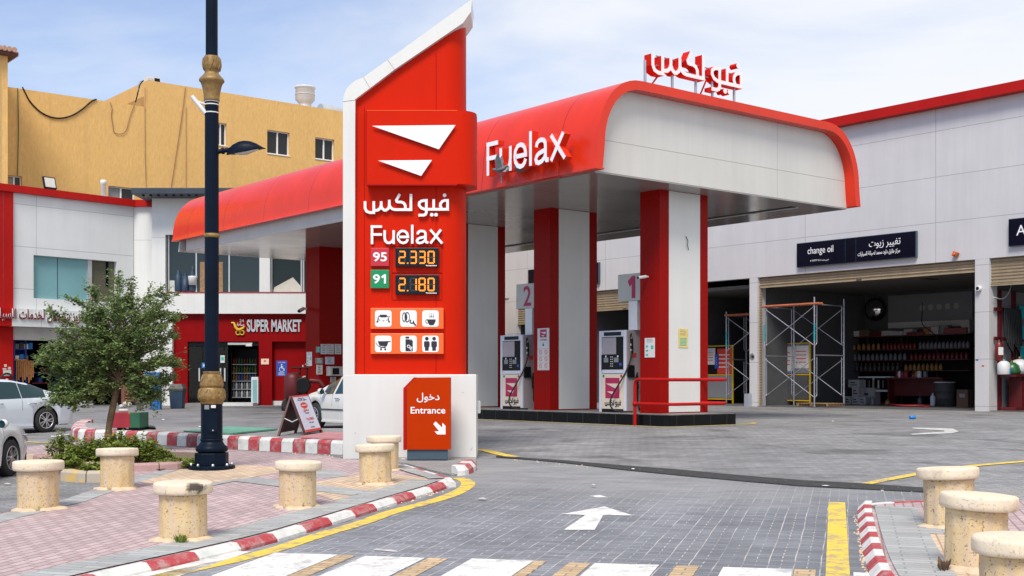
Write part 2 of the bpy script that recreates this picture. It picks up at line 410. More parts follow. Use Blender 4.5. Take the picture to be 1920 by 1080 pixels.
MT["terracotta"] = mat("roof_tiles", (0.42, 0.24, 0.17), 0.8, var=0.4, vs=9)
MT["cream_trim"] = mat("cream_trim", (0.72, 0.66, 0.56), 0.6)
MT["glass_dark"] = glass_mat("dark_window", (0.022, 0.022, 0.022), 1.0, 0.08)
MT["glass_teal"] = mat("teal_window_film", (0.20, 0.40, 0.43), 0.12, var=0.12, vs=0.5)
MT["glass_olive"] = mat("olive_window_blind", (0.10, 0.095, 0.065), 0.15, var=0.15, vs=0.8)
MT["glass_slate"] = glass_mat("slate_window", (0.026, 0.038, 0.042), 1.0, 0.06)
MT["glass_door"] = glass_mat("shop_glass", (0.02, 0.02, 0.02), 0.35)
MT["glass_car"] = glass_mat("car_glass", (0.010, 0.038, 0.046), 1.0, 0.04)
MT["alu"] = mat("aluminium_frame", (0.55, 0.57, 0.58), 0.4, metal=0.5)
MT["navy_slab"] = mat("navy_roof_slab", (0.032, 0.042, 0.058), 0.5, var=0.1, lines=((0, 3.0, 1.0, 0.02),))
MT["shutter"] = mat("beige_shutter", (0.40, 0.31, 0.20), 0.5, var=0.1, vs=3, streak=0.15, lines=((2, 0.115, 0.0, 0.03),), line_dark=0.45)
MT["sign_navy"] = mat("navy_sign_face", (0.003, 0.004, 0.012), 0.25, var=0.2, spec=0.12)
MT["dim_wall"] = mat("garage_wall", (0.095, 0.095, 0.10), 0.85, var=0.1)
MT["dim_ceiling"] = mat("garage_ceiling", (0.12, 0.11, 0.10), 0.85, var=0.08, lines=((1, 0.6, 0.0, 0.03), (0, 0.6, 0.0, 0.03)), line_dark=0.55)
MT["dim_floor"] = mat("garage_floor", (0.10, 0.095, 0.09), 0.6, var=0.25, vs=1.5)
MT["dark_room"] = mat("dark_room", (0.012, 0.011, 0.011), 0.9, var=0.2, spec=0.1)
MT["wood"] = mat("pallet_wood", (0.30, 0.18, 0.09), 0.8, var=0.3, vs=12)
MT["dark_wood"] = mat("dark_red_wood", (0.075, 0.018, 0.016), 0.55, var=0.3, vs=8)
MT["carton"] = mat("white_carton", (0.40, 0.39, 0.38), 0.7, var=0.08)
MT["brown_carton"] = mat("brown_carton", (0.13, 0.075, 0.045), 0.8, var=0.12)
MT["yellow_metal"] = mat("yellow_frame_paint", (0.62, 0.40, 0.02), 0.5)
MT["paper"] = mat("white_paper", (0.66, 0.65, 0.63), 0.6, var=0.04)
MT["paper_yellow"] = mat("yellow_paper", (0.72, 0.58, 0.18), 0.6, var=0.10, vs=5)
MT["print_blue"] = mat("blue_print", (0.02, 0.075, 0.42), 0.4, var=0.06)
MT["print_red"] = mat("red_print", (0.62, 0.05, 0.03), 0.5, var=0.05)
MT["print_teal"] = mat("teal_print", (0.05, 0.42, 0.36), 0.5, var=0.05)
MT["print_grey"] = mat("grey_print", (0.22, 0.22, 0.24), 0.5, var=0.05)
MT["board_white"] = mat("lavender_white_sheet", (0.60, 0.61, 0.72), 0.4, var=0.03)
MT["car_white"] = mat("white_car_paint", (0.70, 0.72, 0.74), 0.22, var=0.02, coat=0.6, spec=0.5)
MT["car_dusty"] = mat("dusty_white_car_paint", (0.70, 0.68, 0.64), 0.3, var=0.06, vs=2, coat=0.4, streak=0.05)
MT["car_silver"] = mat("silver_car_paint", (0.42, 0.46, 0.54), 0.25, metal=0.4, var=0.03, coat=0.5)
MT["seam"] = mat("panel_gap", (0.05, 0.05, 0.055), 0.7, var=0.1)
MT["lamp_red"] = mat("red_lens", (0.35, 0.008, 0.012), 0.15, var=0.05)
MT["lamp_clear"] = mat("clear_lens", (0.30, 0.32, 0.35), 0.1, var=0.2, vs=20)
MT["alloy"] = mat("alloy_rim", (0.52, 0.53, 0.55), 0.35, metal=0.8, var=0.06)
MT["bin_blue"] = mat("blue_bin_plastic", (0.020, 0.045, 0.085), 0.55, var=0.15, vs=4)
MT["bin_grey"] = mat("grey_bin_plastic", (0.085, 0.08, 0.075), 0.6, var=0.2, vs=4)
MT["machine_blue"] = mat("bright_blue_enamel", (0.012, 0.16, 0.52), 0.4, var=0.12, vs=3)
MT["rack_blue"] = mat("rack_blue_enamel", (0.02, 0.045, 0.26), 0.45, var=0.1)
MT["brown_metal"] = mat("brown_louvre_metal", (0.26, 0.105, 0.075), 0.6, var=0.15, vs=4)
MT["box_red"] = mat("tin_red_paint", (0.32, 0.018, 0.028), 0.5, var=0.2, vs=4)
MT["box_green"] = mat("tin_green_paint", (0.018, 0.11, 0.055), 0.5, var=0.2, vs=4)
MT["mat_green"] = mat("green_cover_plate", (0.13, 0.33, 0.24), 0.7, var=0.2, vs=5)
MT["mat_pink"] = mat("pink_cover_plate", (0.50, 0.22, 0.23), 0.7, var=0.15, vs=5)
MT["bark"] = mat("bark", (0.135, 0.085, 0.05), 0.9, var=0.3, vs=12, bump=0.6, bs=30)
MT["leaf"] = leaf_mat("tree_leaf", (0.055, 0.098, 0.028), (0.33, 0.44, 0.16))
MT["shrub"] = leaf_mat("shrub_leaf", (0.06, 0.12, 0.014), (0.34, 0.40, 0.08))
MT["flower"] = leaf_mat("shrub_flower", (0.55, 0.32, 0.02), (0.75, 0.5, 0.05))
MT["feather"] = mat("grey_feather", (0.12, 0.125, 0.14), 0.6, var=0.4, vs=18)
MT["strap"] = mat("orange_strap", (0.50, 0.22, 0.07), 0.7, var=0.3, vs=12)
MT["lead_white"] = mat("white_plastic", (0.66, 0.66, 0.66), 0.4, var=0.05)
MT["oil_gold"] = mat("gold_bottle", (0.32, 0.16, 0.04), 0.35, var=0.3)
MT["oil_grey"] = mat("grey_bottle", (0.16, 0.165, 0.18), 0.35, var=0.3)
MT["oil_red"] = mat("red_bottle", (0.16, 0.012, 0.012), 0.35, var=0.3)
MT["oil_black"] = mat("black_bottle", (0.05, 0.05, 0.055), 0.35, var=0.3)
MT["can_blue"] = mat("blue_can", (0.05, 0.12, 0.4), 0.35)
MT["can_green"] = mat("green_can", (0.02, 0.11, 0.035), 0.35)
MT["can_yellow"] = mat("yellow_can", (0.22, 0.14, 0.02), 0.35)
MT["bottle_blue"] = mat("blue_plastic", (0.02, 0.2, 0.55), 0.35)
MT["turquoise"] = mat("turquoise_plastic", (0.03, 0.42, 0.48), 0.4)
MT["lens_white"] = mat("frosted_lens", (0.55, 0.55, 0.52), 0.3)
MT["bench_red"] = mat("dark_bench_red", (0.10, 0.006, 0.008), 0.5, var=0.2)
MT["board_grey"] = mat("number_board_grey", (0.52, 0.51, 0.46), 0.45, var=0.04)
MT["car_sky_tinted"] = mat("white_car_paint_sky_tint", (0.60, 0.66, 0.72), 0.22, var=0.02, coat=0.6)  # white car; sky reflection put into the paint colour as a blue tint
MT["maroon"] = mat("maroon_letter", (0.17, 0.006, 0.018), 0.45)
MT["mirror"] = mat("mirror_face", (0.8, 0.8, 0.8), 0.03, metal=1.0, var=0.0)
MT["foam"] = mat("off_white_foam", (0.55, 0.52, 0.46), 0.9, var=0.1)
# ------------------------------------------------------------------ mesh helpers
class MB:
    def __init__(s): s.v = []; s.f = []; s.mi = []; s.sm = []; s.cur = 0; s.smooth = False
    def add(s, vs, fs, smooth=None):
        b = len(s.v); s.v += [tuple(v) for v in vs]
        for f in fs:
            s.f.append([b + i for i in f]); s.mi.append(s.cur); s.sm.append(s.smooth if smooth is None else smooth)
        return s
    def box(s, x0, x1, y0, y1, z0, z1, M=None):
        vs = [(x, y, z) for z in (z0, z1) for y in (y0, y1) for x in (x0, x1)]
        if M: vs = [M @ Vector(v) for v in vs]
        return s.add(vs, [(0, 2, 3, 1), (4, 5, 7, 6), (0, 1, 5, 4), (2, 6, 7, 3), (0, 4, 6, 2), (1, 3, 7, 5)], False)
    def prism(s, pts, o, ex, ey, d0, d1, front=None, side=None):
        """polygon pts in the plane (o, ex, ey), from depth d0 to d1 along ex x ey; caps 'front' (d1) material"""
        o, ex, ey = Vector(o), Vector(ex), Vector(ey); en = ex.cross(ey)
        a = sum(pts[i][0] * pts[(i + 1) % len(pts)][1] - pts[(i + 1) % len(pts)][0] * pts[i][1] for i in range(len(pts)))
        if a < 0: pts = pts[::-1]
        n = len(pts)
        vs = [o + ex * p[0] + ey * p[1] + en * d0 for p in pts] + [o + ex * p[0] + ey * p[1] + en * d1 for p in pts]
        keep = s.cur
        if front is not None: s.cur = front
        s.add(vs, [list(range(n, 2 * n))], False)
        s.cur = keep if side is None else side
        s.add(vs, [list(range(n))[::-1]], False)
        s.add(vs, [(i, (i + 1) % n, n + (i + 1) % n, n + i) for i in range(n)], False)
        s.cur = keep
        return s
    def lathe(s, prof, n=24, c=(0, 0, 0), axis="z", a0=0.0, flute=None, smooth=True, cap=True):
        vs = []
        for r, z in prof:
            for i in range(n):
                a = a0 + 2 * math.pi * i / n
                rr = r * (flute(i, z) if flute else 1)
                p = (rr * math.cos(a), rr * math.sin(a), z)
                if axis == "y": p = (p[0], p[2], -p[1])
                if axis == "x": p = (p[2], p[0], p[1])
                vs.append((p[0] + c[0], p[1] + c[1], p[2] + c[2]))
        m = len(prof)
        fs = [(j * n + i, j * n + (i + 1) % n, (j + 1) * n + (i + 1) % n, (j + 1) * n + i) for j in range(m - 1) for i in range(n)]
        s.add(vs, fs, smooth)
        if cap:
            b = len(s.v) - len(vs)
            for ring in (list(range(n))[::-1], list(range((m - 1) * n, m * n))):
                s.f.append([b + i for i in ring]); s.mi.append(s.cur); s.sm.append(False)
        return s
    def tube(s, pts, r, n=8, closed=False):
        pts = [Vector(p) for p in pts]; m = len(pts); rings = []
        up = None
        for i, p in enumerate(pts):
            if closed: t = pts[(i + 1) % m] - pts[i - 1]
            else: t = pts[min(i + 1, m - 1)] - pts[max(i - 1, 0)]
            t.normalize()
            if up is None:
                up = Vector((0, 0, 1)) if abs(t.z) < 0.9 else Vector((1, 0, 0))
            u = (up - t * up.dot(t)).normalized(); w = t.cross(u); up = u
            rr = r[i] if isinstance(r, (list, tuple)) else r
            rings.append([p + (u * math.cos(2 * math.pi * k / n) + w * math.sin(2 * math.pi * k / n)) * rr for k in range(n)])
        vs = [v for ring in rings for v in ring]
        fs = [(j * n + k, j * n + (k + 1) % n, ((j + 1) % m) * n + (k + 1) % n, ((j + 1) % m) * n + k)
              for j in range(m if closed else m - 1) for k in range(n)]
        s.add(vs, fs, True)
        if not closed: s.add(vs, [list(range(n))[::-1], list(range((m - 1) * n, m * n))], False)
        return s
    def rod(s, a, b, r, n=8): return s.tube([a, b], r, n)
    def build(s, name, mats, parent=None, bevel=0.0, recalc=True, seg=2):
        me = bpy.data.meshes.new(name); me.from_pydata(s.v, [], s.f)
        if not isinstance(mats, (list, tuple)): mats = [mats]
        for m in mats: me.materials.append(MT[m] if isinstance(m, str) else m)
        me.polygons.foreach_set("material_index", s.mi); me.polygons.foreach_set("use_smooth", s.sm)
        if recalc:
            bm = bmesh.new(); bm.from_mesh(me); bmesh.ops.recalc_face_normals(bm, faces=bm.faces); bm.to_mesh(me); bm.free()
        me.update()
        o = bpy.data.objects.new(name, me); COL.objects.link(o)
        if parent: o.parent = parent
        if bevel:
            b = o.modifiers.new("bevel", "BEVEL"); b.width = bevel; b.segments = seg; b.limit_method = "ANGLE"; b.angle_limit = R(40); b.harden_normals = False
        return o

def thing(name, label, cat, loc=(0, 0, 0), rz=0.0, group=None):
    o = bpy.data.objects.new(name, None); COL.objects.link(o)
    o.location = loc; o.rotation_euler = (0, 0, rz); o.empty_display_size = 0.3
    o["label"] = label; o["category"] = cat
    if group: o["group"] = group
    return o
def tag(o, label, cat, group=None, loc=None, rz=None):
    o["label"] = label; o["category"] = cat
    if group: o["group"] = group
    if loc is not None: o.location = loc
    if rz is not None: o.rotation_euler = (0, 0, rz)
    return o
def structure(o): o["kind"] = "structure"; return o
def kids(o): return [c for c in bpy.data.objects if c.parent == o]
def copy_tree(o, parent=None):
    c = o.copy(); COL.objects.link(c)
    if parent: c.parent = parent
    for ch in kids(o): copy_tree(ch, c)
    return c
def dup(o, label, loc, rz=None, scale=None):
    c = copy_tree(o); c["label"] = label; c.location = loc
    if rz is not None: c.rotation_euler = (0, 0, rz)
    if scale: c.scale = (scale,) * 3
    return c
def bx(name, m, parent, x0, x1, y0, y1, z0, z1, bevel=0.0): return MB().box(x0, x1, y0, y1, z0, z1).build(name, m, parent, bevel)

# ------------------------------------------------------------------ lettering
def _forms(base, four): return tuple(chr(base + i) for i in range(4)) if four else (chr(base), chr(base + 1), chr(base), chr(base + 1))
AR = {"\u0627": _forms(0xFE8D, 0), "\u0628": _forms(0xFE8F, 1), "\u0629": _forms(0xFE93, 0), "\u062A": _forms(0xFE95, 1), "\u062C": _forms(0xFE9D, 1),
      "\u062D": _forms(0xFEA1, 1), "\u062E": _forms(0xFEA5, 1), "\u062F": _forms(0xFEA9, 0), "\u0631": _forms(0xFEAD, 0), "\u0632": _forms(0xFEAF, 0),
      "\u0633": _forms(0xFEB1, 1), "\u0634": _forms(0xFEB5, 1), "\u0635": _forms(0xFEB9, 1), "\u0637": _forms(0xFEC1, 1), "\u0639": _forms(0xFEC9, 1),
      "\u063A": _forms(0xFECD, 1), "\u0641": _forms(0xFED1, 1), "\u0642": _forms(0xFED5, 1), "\u0643": _forms(0xFED9, 1), "\u0644": _forms(0xFEDD, 1),
      "\u0645": _forms(0xFEE1, 1), "\u0646": _forms(0xFEE5, 1), "\u0648": _forms(0xFEED, 0), "\u064A": _forms(0xFEF1, 1)}
NOJOIN = set("\u0627\u0629\u062F\u0631\u0632\u0648")
def shape_ar(s):
    out = []
    for i, ch in enumerate(s):
        if ch not in AR: out.append(ch); continue
        pre = i > 0 and s[i - 1] in AR and s[i - 1] not in NOJOIN
        post = ch not in NOJOIN and i + 1 < len(s) and s[i + 1] in AR
        out.append(AR[ch][3 if pre and post else 1 if pre else 2 if post else 0])
    return "".join(out[::-1])
_tc = {}
def glyphs(body, bold):
    key = (body, bold)
    if key in _tc: return _tc[key]
    cu = bpy.data.curves.new("lettering", "FONT"); cu.body = body; cu.extrude = 0.5; cu.offset = bold; cu.resolution_u = 4
    ob = bpy.data.objects.new("lettering", cu); COL.objects.link(ob)
    dg = bpy.context.evaluated_depsgraph_get(); dg.update()
    me = ob.evaluated_get(dg).to_mesh()
    vs = [v.co.copy() for v in me.vertices]; fs = [list(p.vertices) for p in me.polygons]
    ob.evaluated_get(dg).to_mesh_clear()
    bpy.data.objects.remove(ob); bpy.data.curves.remove(cu)
    par = list(range(len(vs)))
    def find(a):
        while par[a] != a: par[a] = par[par[a]]; a = par[a]
        return a
    pos = {}
    for i, v in enumerate(vs):
        k = (round(v.x, 4), round(v.y, 4), round(v.z, 2))
        if k in pos: par[find(i)] = find(pos[k])
        else: pos[k] = i
    for f in fs:
        for b in f[1:]: par[find(f[0])] = find(b)
    isl = {}
    idx = [isl.setdefault(find(i), len(isl)) for i in range(len(vs))]
    _tc[key] = (vs, fs, idx)
    return _tc[key]
def text(name, body, mats, parent, o, ex, ey, W, H=None, depth=0.02, bold=0.0, ar=False, mb=None, front=0, side=None):
    """lettering fitted to W x H, lower-left corner at o, on the plane (ex, ey)"""
    if ar: body = shape_ar(body)
    vs, fs, idx = glyphs(body, bold)
    x0 = min(v.x for v in vs); x1 = max(v.x for v in vs); y0 = min(v.y for v in vs); y1 = max(v.y for v in vs)
    sx = W / (x1 - x0); sy = H / (y1 - y0) if H else sx
    o, ex, ey = Vector(o), Vector(ex), Vector(ey); en = ex.cross(ey)
    m = mb or MB()
    sd = front if side is None else side
    tv = []
    for v, k in zip(vs, idx):
        zz = (v.z + 0.5) * depth + (k % 3) * min(0.0012, depth * 0.08) * (1 if v.z > 0 else 0)
        tv.append(o + ex * ((v.x - x0) * sx) + ey * ((v.y - y0) * sy) + en * zz)
    b = len(m.v); m.v += [tuple(v) for v in tv]
    for f in fs:
        cap = all(vs[i].z > 0.4 for i in f)
        m.f.append([b + i for i in f]); m.mi.append(front if cap else sd); m.sm.append(False)
    if mb: return mb
    return m.build(name, mats, parent, recalc=False)

# the station's square Arabic wordmark: strokes measured in a 1685 x 500 box
WORD = [
    [(1655, 385), (1655, 172)],
    [(1655, 196), (1602, 196), (1556, 215), (1525, 258), (1522, 300), (1548, 352)],
    [(1680, 362), (1290, 362), (1230, 360), (1168, 335), (1132, 288), (1135, 240), (1172, 208), (1222, 199), (1290, 199)],
    [(1265, 172), (1265, 420), (1250, 455), (1215, 471), (1120, 471)],
    [(1400, 175), (1400, 362)],
    [(980, 78), (980, 391)],
    [(1005, 368), (690, 368), (645, 358), (608, 330), (583, 285)],
    [(775, 78), (713, 195), (722, 220), (745, 226), (800, 226), (848, 245), (876, 290), (880, 368)],
    [(583, 185), (583, 295), (566, 345), (522, 378), (490, 378), (450, 345), (433, 295), (433, 212)],
    [(433, 290), (412, 345), (370, 378), (315, 382)],
    [(297, 212), (297, 445)],
    [(320, 423), (222, 423), (165, 400), (138, 345), (136, 212)],
]
DOTS = [(1600, 100, 33), (1365, 462, 33), (1442, 462, 33)]
def strip(pts, w):
    L, Rr = [], []
    for i, p in enumerate(pts):
        p = Vector(p)
        d0 = (p - Vector(pts[i - 1])).normalized() if i else None
        d1 = (Vector(pts[i + 1]) - p).normalized() if i + 1 < len(pts) else None
        d0 = d0 or d1; d1 = d1 or d0
        n0 = Vector((-d0.y, d0.x)); n1 = Vector((-d1.y, d1.x)); nb = (n0 + n1).normalized()
        k = w * 0.5 / max(nb.dot(n0), 0.45)
        L.append(p + nb * k); Rr.append(p - nb * k)
    return L, Rr
LATIN = [
    [(267, 1005), (267, 658)], [(242, 682), (450, 682)], [(242, 828), (450, 828)],
    [(500, 750), (500, 890), (512, 945), (545, 978), (585, 983), (630, 965), (658, 925), (665, 880)], [(665, 750), (665, 1003)],
    [(925, 915), (910, 950), (880, 976), (835, 984), (788, 968), (752, 924), (742, 868), (752, 812), (788, 772), (833, 760), (880, 772), (912, 805), (925, 850), (926, 873), (744, 873)],
    [(1008, 650), (1008, 997)],
    [(1105, 825), (1115, 790), (1145, 767), (1185, 761), (1225, 770), (1250, 800), (1253, 840), (1253, 945), (1268, 972), (1305, 975)],
    [(1253, 868), (1200, 880), (1150, 890), (1112, 910), (1094, 943), (1106, 974), (1142, 985), (1190, 975), (1235, 945), (1253, 905)],
    [(1340, 738), (1558, 992)], [(1535, 738), (1342, 992)]]
ONE = [[(60, 0), (60, 100)], [(56, 12), (20, 34)]]
def latin(name, mats, parent, o, ex, ey, W, H, depth, front=0, side=0, stroke=50): return wordmark(name, mats, parent, o, ex, ey, W, H, depth, front, side, stroke, None, LATIN, (), (242, 1560, 650, 1008))
def one(name, mats, parent, o, ex, ey, W, H, depth, stroke=26): return wordmark(name, mats, parent, o, ex, ey, W, H, depth, 0, 0, stroke, None, ONE, (), (12, 73, 0, 100))
def wordmark(name, mats, parent, o, ex, ey, W, H, depth, front=0, side=0, stroke=50, mb=None, strokes=None, dots=DOTS, bb=(112, 1685, 67, 497)):
    o, ex, ey = Vector(o), Vector(ex), Vector(ey); en = ex.cross(ey)
    m = mb or MB()
    fx = lambda p: o + ex * ((p[0] - bb[0]) / (bb[1] - bb[0]) * W) + ey * ((bb[3] - p[1]) / (bb[3] - bb[2]) * H)
    for q, s_ in enumerate(strokes or WORD):
        L, Rr = strip(s_, stroke); d = depth + (q % 4) * min(0.0015, depth * 0.1); n = len(s_)
        vs = []
        for a, b in zip(L, Rr): vs += [fx(a), fx(b), fx(a) + en * d, fx(b) + en * d]
        m.cur = front; m.add(vs, [(4 * i + 2, 4 * i + 6, 4 * i + 7, 4 * i + 3) for i in range(n - 1)], False)
        m.cur = side
        m.add(vs, [(4 * i, 4 * i + 4, 4 * i + 6, 4 * i + 2) for i in range(n - 1)] + [(4 * i + 1, 4 * i + 3, 4 * i + 7, 4 * i + 5) for i in range(n - 1)]
              + [(4 * i, 4 * i + 1, 4 * i + 5, 4 * i + 4) for i in range(n - 1)] + [(0, 2, 3, 1), (4 * n - 4, 4 * n - 3, 4 * n - 1, 4 * n - 2)], False)
    for x, y, r in dots:
        ps = [fx((x + r * math.cos(a * math.pi / 10), y + r * math.sin(a * math.pi / 10))) for a in range(20)]
        vs = ps + [p + en * depth for p in ps]
        m.cur = front; m.add(vs, [list(range(20, 40))], False)
        m.cur = side; m.add(vs, [list(range(20))] + [(i, (i + 1) % 20, 20 + (i + 1) % 20, 20 + i) for i in range(20)], False)
    m.cur = 0
    if mb: return mb
    return m.build(name, mats, parent)
def logo(mb, o, ex, ey, W, H, depth, front=0, side=None):
    """the two white swoosh wedges, in a W x H box"""
    for tri in ([(0, 1), (1, 1), (0.80, 0.53)], [(0.07, 0.30), (0.72, 0.30), (0.59, 0)]):
        mb.prism([(a * W, b * H) for a, b in tri], o, ex, ey, 0, depth, front, front if side is None else side)

def rrect(x0, x1, y0, y1, r, n=5):
    out = []
    for cx_, cy_, a in ((x1 - r, y1 - r, 0), (x0 + r, y1 - r, 90), (x0 + r, y0 + r, 180), (x1 - r, y0 + r, 270)):
        out += [(cx_ + r * math.cos(R(a + 90 * i / n)), cy_ + r * math.sin(R(a + 90 * i / n))) for i in range(n + 1)]
    return out
def circ(x, y, r, n=16, sx=1.0): return [(x + r * sx * math.cos(2 * math.pi * i / n), y + r * math.sin(2 * math.pi * i / n)) for i in range(n)]

# ------------------------------------------------------------------ draped sheets and kerbs
def drape(name, pts, m, dz, skirt=0.0):
    """flat polygon (world x, y) laid on the terrain dz above it"""
    bm = bmesh.new()
    f = bm.faces.new([bm.verts.new((p[0], p[1], 0)) for p in pts])
    bmesh.ops.triangulate(bm, faces=bm.faces)
    for yc in (YF, 0.0):
        bmesh.ops.bisect_plane(bm, geom=bm.verts[:] + bm.edges[:] + bm.faces[:], plane_co=(0, yc, 0), plane_no=(0, 1, 0))
    bmesh.ops.recalc_face_normals(bm, faces=bm.faces)
    if sum(f_.normal.z for f_ in bm.faces) < 0: bmesh.ops.reverse_faces(bm, faces=bm.faces)
    if skirt:
        ed = [e for e in bm.edges if len(e.link_faces) == 1]
        r = bmesh.ops.extrude_edge_only(bm, edges=ed)
        low = {v for v in r["geom"] if isinstance(v, bmesh.types.BMVert)}
    else: low = set()
    for v in bm.verts: v.co.z = gz(v.co.y) + dz - (skirt if v in low else 0)
    me = bpy.data.meshes.new(name); bm.to_mesh(me); bm.free()
    me.materials.append(MT[m])
    o = bpy.data.objects.new(name, me); COL.objects.link(o)
    return structure(o)
def px(pts, dz=0.0): return [tuple(gp(a, b, dz)[:2]) for a, b in pts]
def resample(pts, step):
    pts = [Vector(p[:2]) for p in pts]; out = [pts[0]]; acc = 0.0
    for a, b in zip(pts, pts[1:]):
        L = (b - a).length; d = step - acc
        while d < L:
            out.append(a + (b - a) * (d / L)); d += step
        acc = (acc + L) % step
    return out
def smooth_path(pts, it=2):
    pts = [Vector(p[:2]) for p in pts]
    for _ in range(it):
        q = [pts[0]]
        for a, b in zip(pts, pts[1:]): q += [a * 0.75 + b * 0.25, a * 0.25 + b * 0.75]
        pts = q + [pts[-1]]
    return pts
def ribbon(name, pts, w, m, dz, smooth=True):
    pts = smooth_path(pts) if smooth else [Vector(p[:2]) for p in pts]
    L, Rr = strip([tuple(p) for p in pts], w)
    mb = MB()
    vs = [(p.x, p.y, gz(p.y) + dz) for p in L] + [(p.x, p.y, gz(p.y) + dz) for p in Rr]; n = len(pts)
    mb.add(vs, [(i, n + i, n + i + 1, i + 1) for i in range(n - 1)], False)
    o = mb.build(name, m, recalc=False)
    if sum(p.normal.z for p in o.data.polygons) < 0: o.data.flip_normals()
    return structure(o)
def kerb(name, pts, h, w, block, mats, side=1, chamfer=0.05, it=2, seq=(0, 1)):
    """a row of painted kerb stones along a ground path (front foot line); 'side' says where the pavement lies"""
    pts = resample(smooth_path(pts, it), block / 4)
    mb = MB(); ob = []
    nb = (len(pts) - 1) // 4
    Lp = strip([tuple(p) for p in pts], 2.0)[0]
    nr = [(a - p) * side for a, p in zip(Lp, pts)]
    nr = [n / max(n.length, 1) if n.length > 1.6 else n for n in nr]
    prof = [(0, -0.1), (0.012, h - chamfer), (chamfer + 0.01, h), (w, h), (w, -0.1)]
    for b in range(nb):
        mb.cur = seq[b % len(seq)]
        ix = list(range(b * 4, b * 4 + 5)); vs = []
        for q, i in enumerate(ix):
            p, n = pts[i], nr[i]
            e = (pts[min(i + 1, len(pts) - 1)] - pts[max(i - 1, 0)]).normalized() * (0.006 if q == 0 else -0.006 if q == 4 else 0)
            for d, z in prof: vs.append((p.x + n.x * d + e.x, p.y + n.y * d + e.y, gz(p.y) + z))
        k = len(prof)
        mb.add(vs, [(q * k + j, q * k + j + 1, (q + 1) * k + j + 1, (q + 1) * k + j) for q in range(4) for j in range(k - 1)]
               + [tuple(range(k)), tuple(range(4 * k, 5 * k))[::-1]], False)
    return structure(mb.build(name, mats, None, 0.008))
# ================================================================== the ground and what is painted on it
drape("ground", [(-200, -25), (200, -25), (200, 400), (-200, 400)], "road", 0.0)
CA = Frame(1.964, 27.86, math.atan2(0.6311, 0.7757))          # canopy axes: x across, y along (away to the left)
HALL = Frame(17.25, 44.0, CA.rz)                              # service hall facade: plane x = 0, y runs to the left

drain_px = [(898, 853), (960, 860), (1060, 868), (1160, 878), (1278, 889), (1400, 900), (1500, 908), (1620, 914), (1732, 921)]
drive = [(897, 862), (960, 861), (1060, 869), (1160, 879), (1278, 890), (1400, 901), (1500, 909), (1620, 915), (1740, 922),
         (1745, 940), (1640, 946), (1620, 960), (1630, 1130), (1700, 1650), (-1500, 1650), (200, 1092), (416, 1046), (600, 996), (708, 961), (817, 928), (852, 912), (852, 900), (840, 890), (850, 872)]
drape("driveway", px(drive), "drive", 0.005)
drape("drainage_strip", px([(930, 856.5), (1060, 865.5), (1160, 874), (1278, 883), (1400, 894.5), (1500, 902.5), (1620, 909), (1736, 917), (1740, 925), (1620, 919), (1500, 913), (1400, 904.5), (1278, 893.5), (1160, 881.5), (1060, 869.5), (930, 858)]), "bump_black", 0.022, 0.05)
for nm, w0, pts in (("yellow_line", 0.20, [(250, 1096), (319, 1078), (494, 1040), (600, 1004), (680, 982), (733, 961), (800, 944), (846, 930), (872, 917), (880, 908), (872, 901), (858, 897)]),
                    ("yellow_line", 0.22, [(896, 843), (915, 846), (940, 853), (966, 857.5)]),
                    ("yellow_line", 0.17, [(1618, 909), (1680, 897), (1760, 882), (1840, 872), (1990, 861)]),
                    ("yellow_line", 0.20, [(1569, 943), (1570, 1000), (1571, 1100), (1575, 1250)]),
                    ("yellow_line", 0.12, [(1330, 767.5), (1450, 769.5), (1650, 773), (1850, 776.5), (2000, 779)]),
                    ("yellow_line", 0.13, [(20, 828), (130, 833)]),
                    ("yellow_line", 0.14, [(300, 767), (350, 763), (430, 763)])):
    ribbon(nm, px(pts), w0, "yellow_paint", 0.010)
# the line round the pump island
isl = [CA.w(2.15, 17.5), CA.w(2.15, 0.1), CA.w(2.35, -0.12), CA.w(5.2, -0.1), CA.w(6.1, 0.35), CA.w(6.15, 0.8), CA.w(5.6, 1.0), CA.w(5.45, 1.3), CA.w(5.45, 17.5)]
ribbon("island_line", isl, 0.12, "yellow_paint", 0.010)
# crosswalk
dv = Vector((math.sin(DRIVE_ROT), math.cos(DRIVE_ROT)))
def bar(name, m, a, b):
    A, B = Vector(gp(*a)[:2]), Vector(gp(*b)[:2])
    drape(name, [A, B, B - dv * 3.2, A - dv * 3.2], m, 0.010)
for a, b in (((352, 1034), (470, 1036)), ((516, 1038), (634, 1042)), ((685, 1044), (797, 1048)), ((885, 1049), (1001, 1053)), ((1115, 1058), (1236, 1061)), ((1356, 1065), (1486, 1069)), ((1600, 1075), (1700, 1078))):
    bar("crosswalk_stripe", "white_paint", a, b)
for a, b in (((636, 1042), (669, 1043)), ((804, 1048), (841, 1049)), ((1003, 1053), (1026, 1054)), ((1068, 1056), (1108, 1058)), ((1268, 1062), (1312, 1063)), ((1490, 1069), (1530, 1070))):
    bar("crosswalk_blocks", "beige_paint", a, b)
drape("road_arrow", px([(1133, 951), (1187, 968), (1131, 967.5), (1115, 995), (1057, 995), (1098, 967), (1053, 965.5)]), "white_paint", 0.010)
drape("road_arrow", px([(1104, 931), (1125, 929.5), (1140, 934), (1118, 934)]), "white_paint", 0.010)
drape("road_arrow", px([(1710, 802.5), (1786, 804), (1798, 810), (1786, 813), (1710, 816), (1708, 814), (1770, 810), (1771, 808), (1712, 804.5)]), "old_white", 0.010)
drape("parking_line", px([(95, 818), (130, 814), (131, 816), (96, 820.5)]), "old_white", 0.010)
drape("road_arrow", px([(705, 1030), (745, 1034), (745, 1037), (700, 1033)]), "old_white", 0.010)

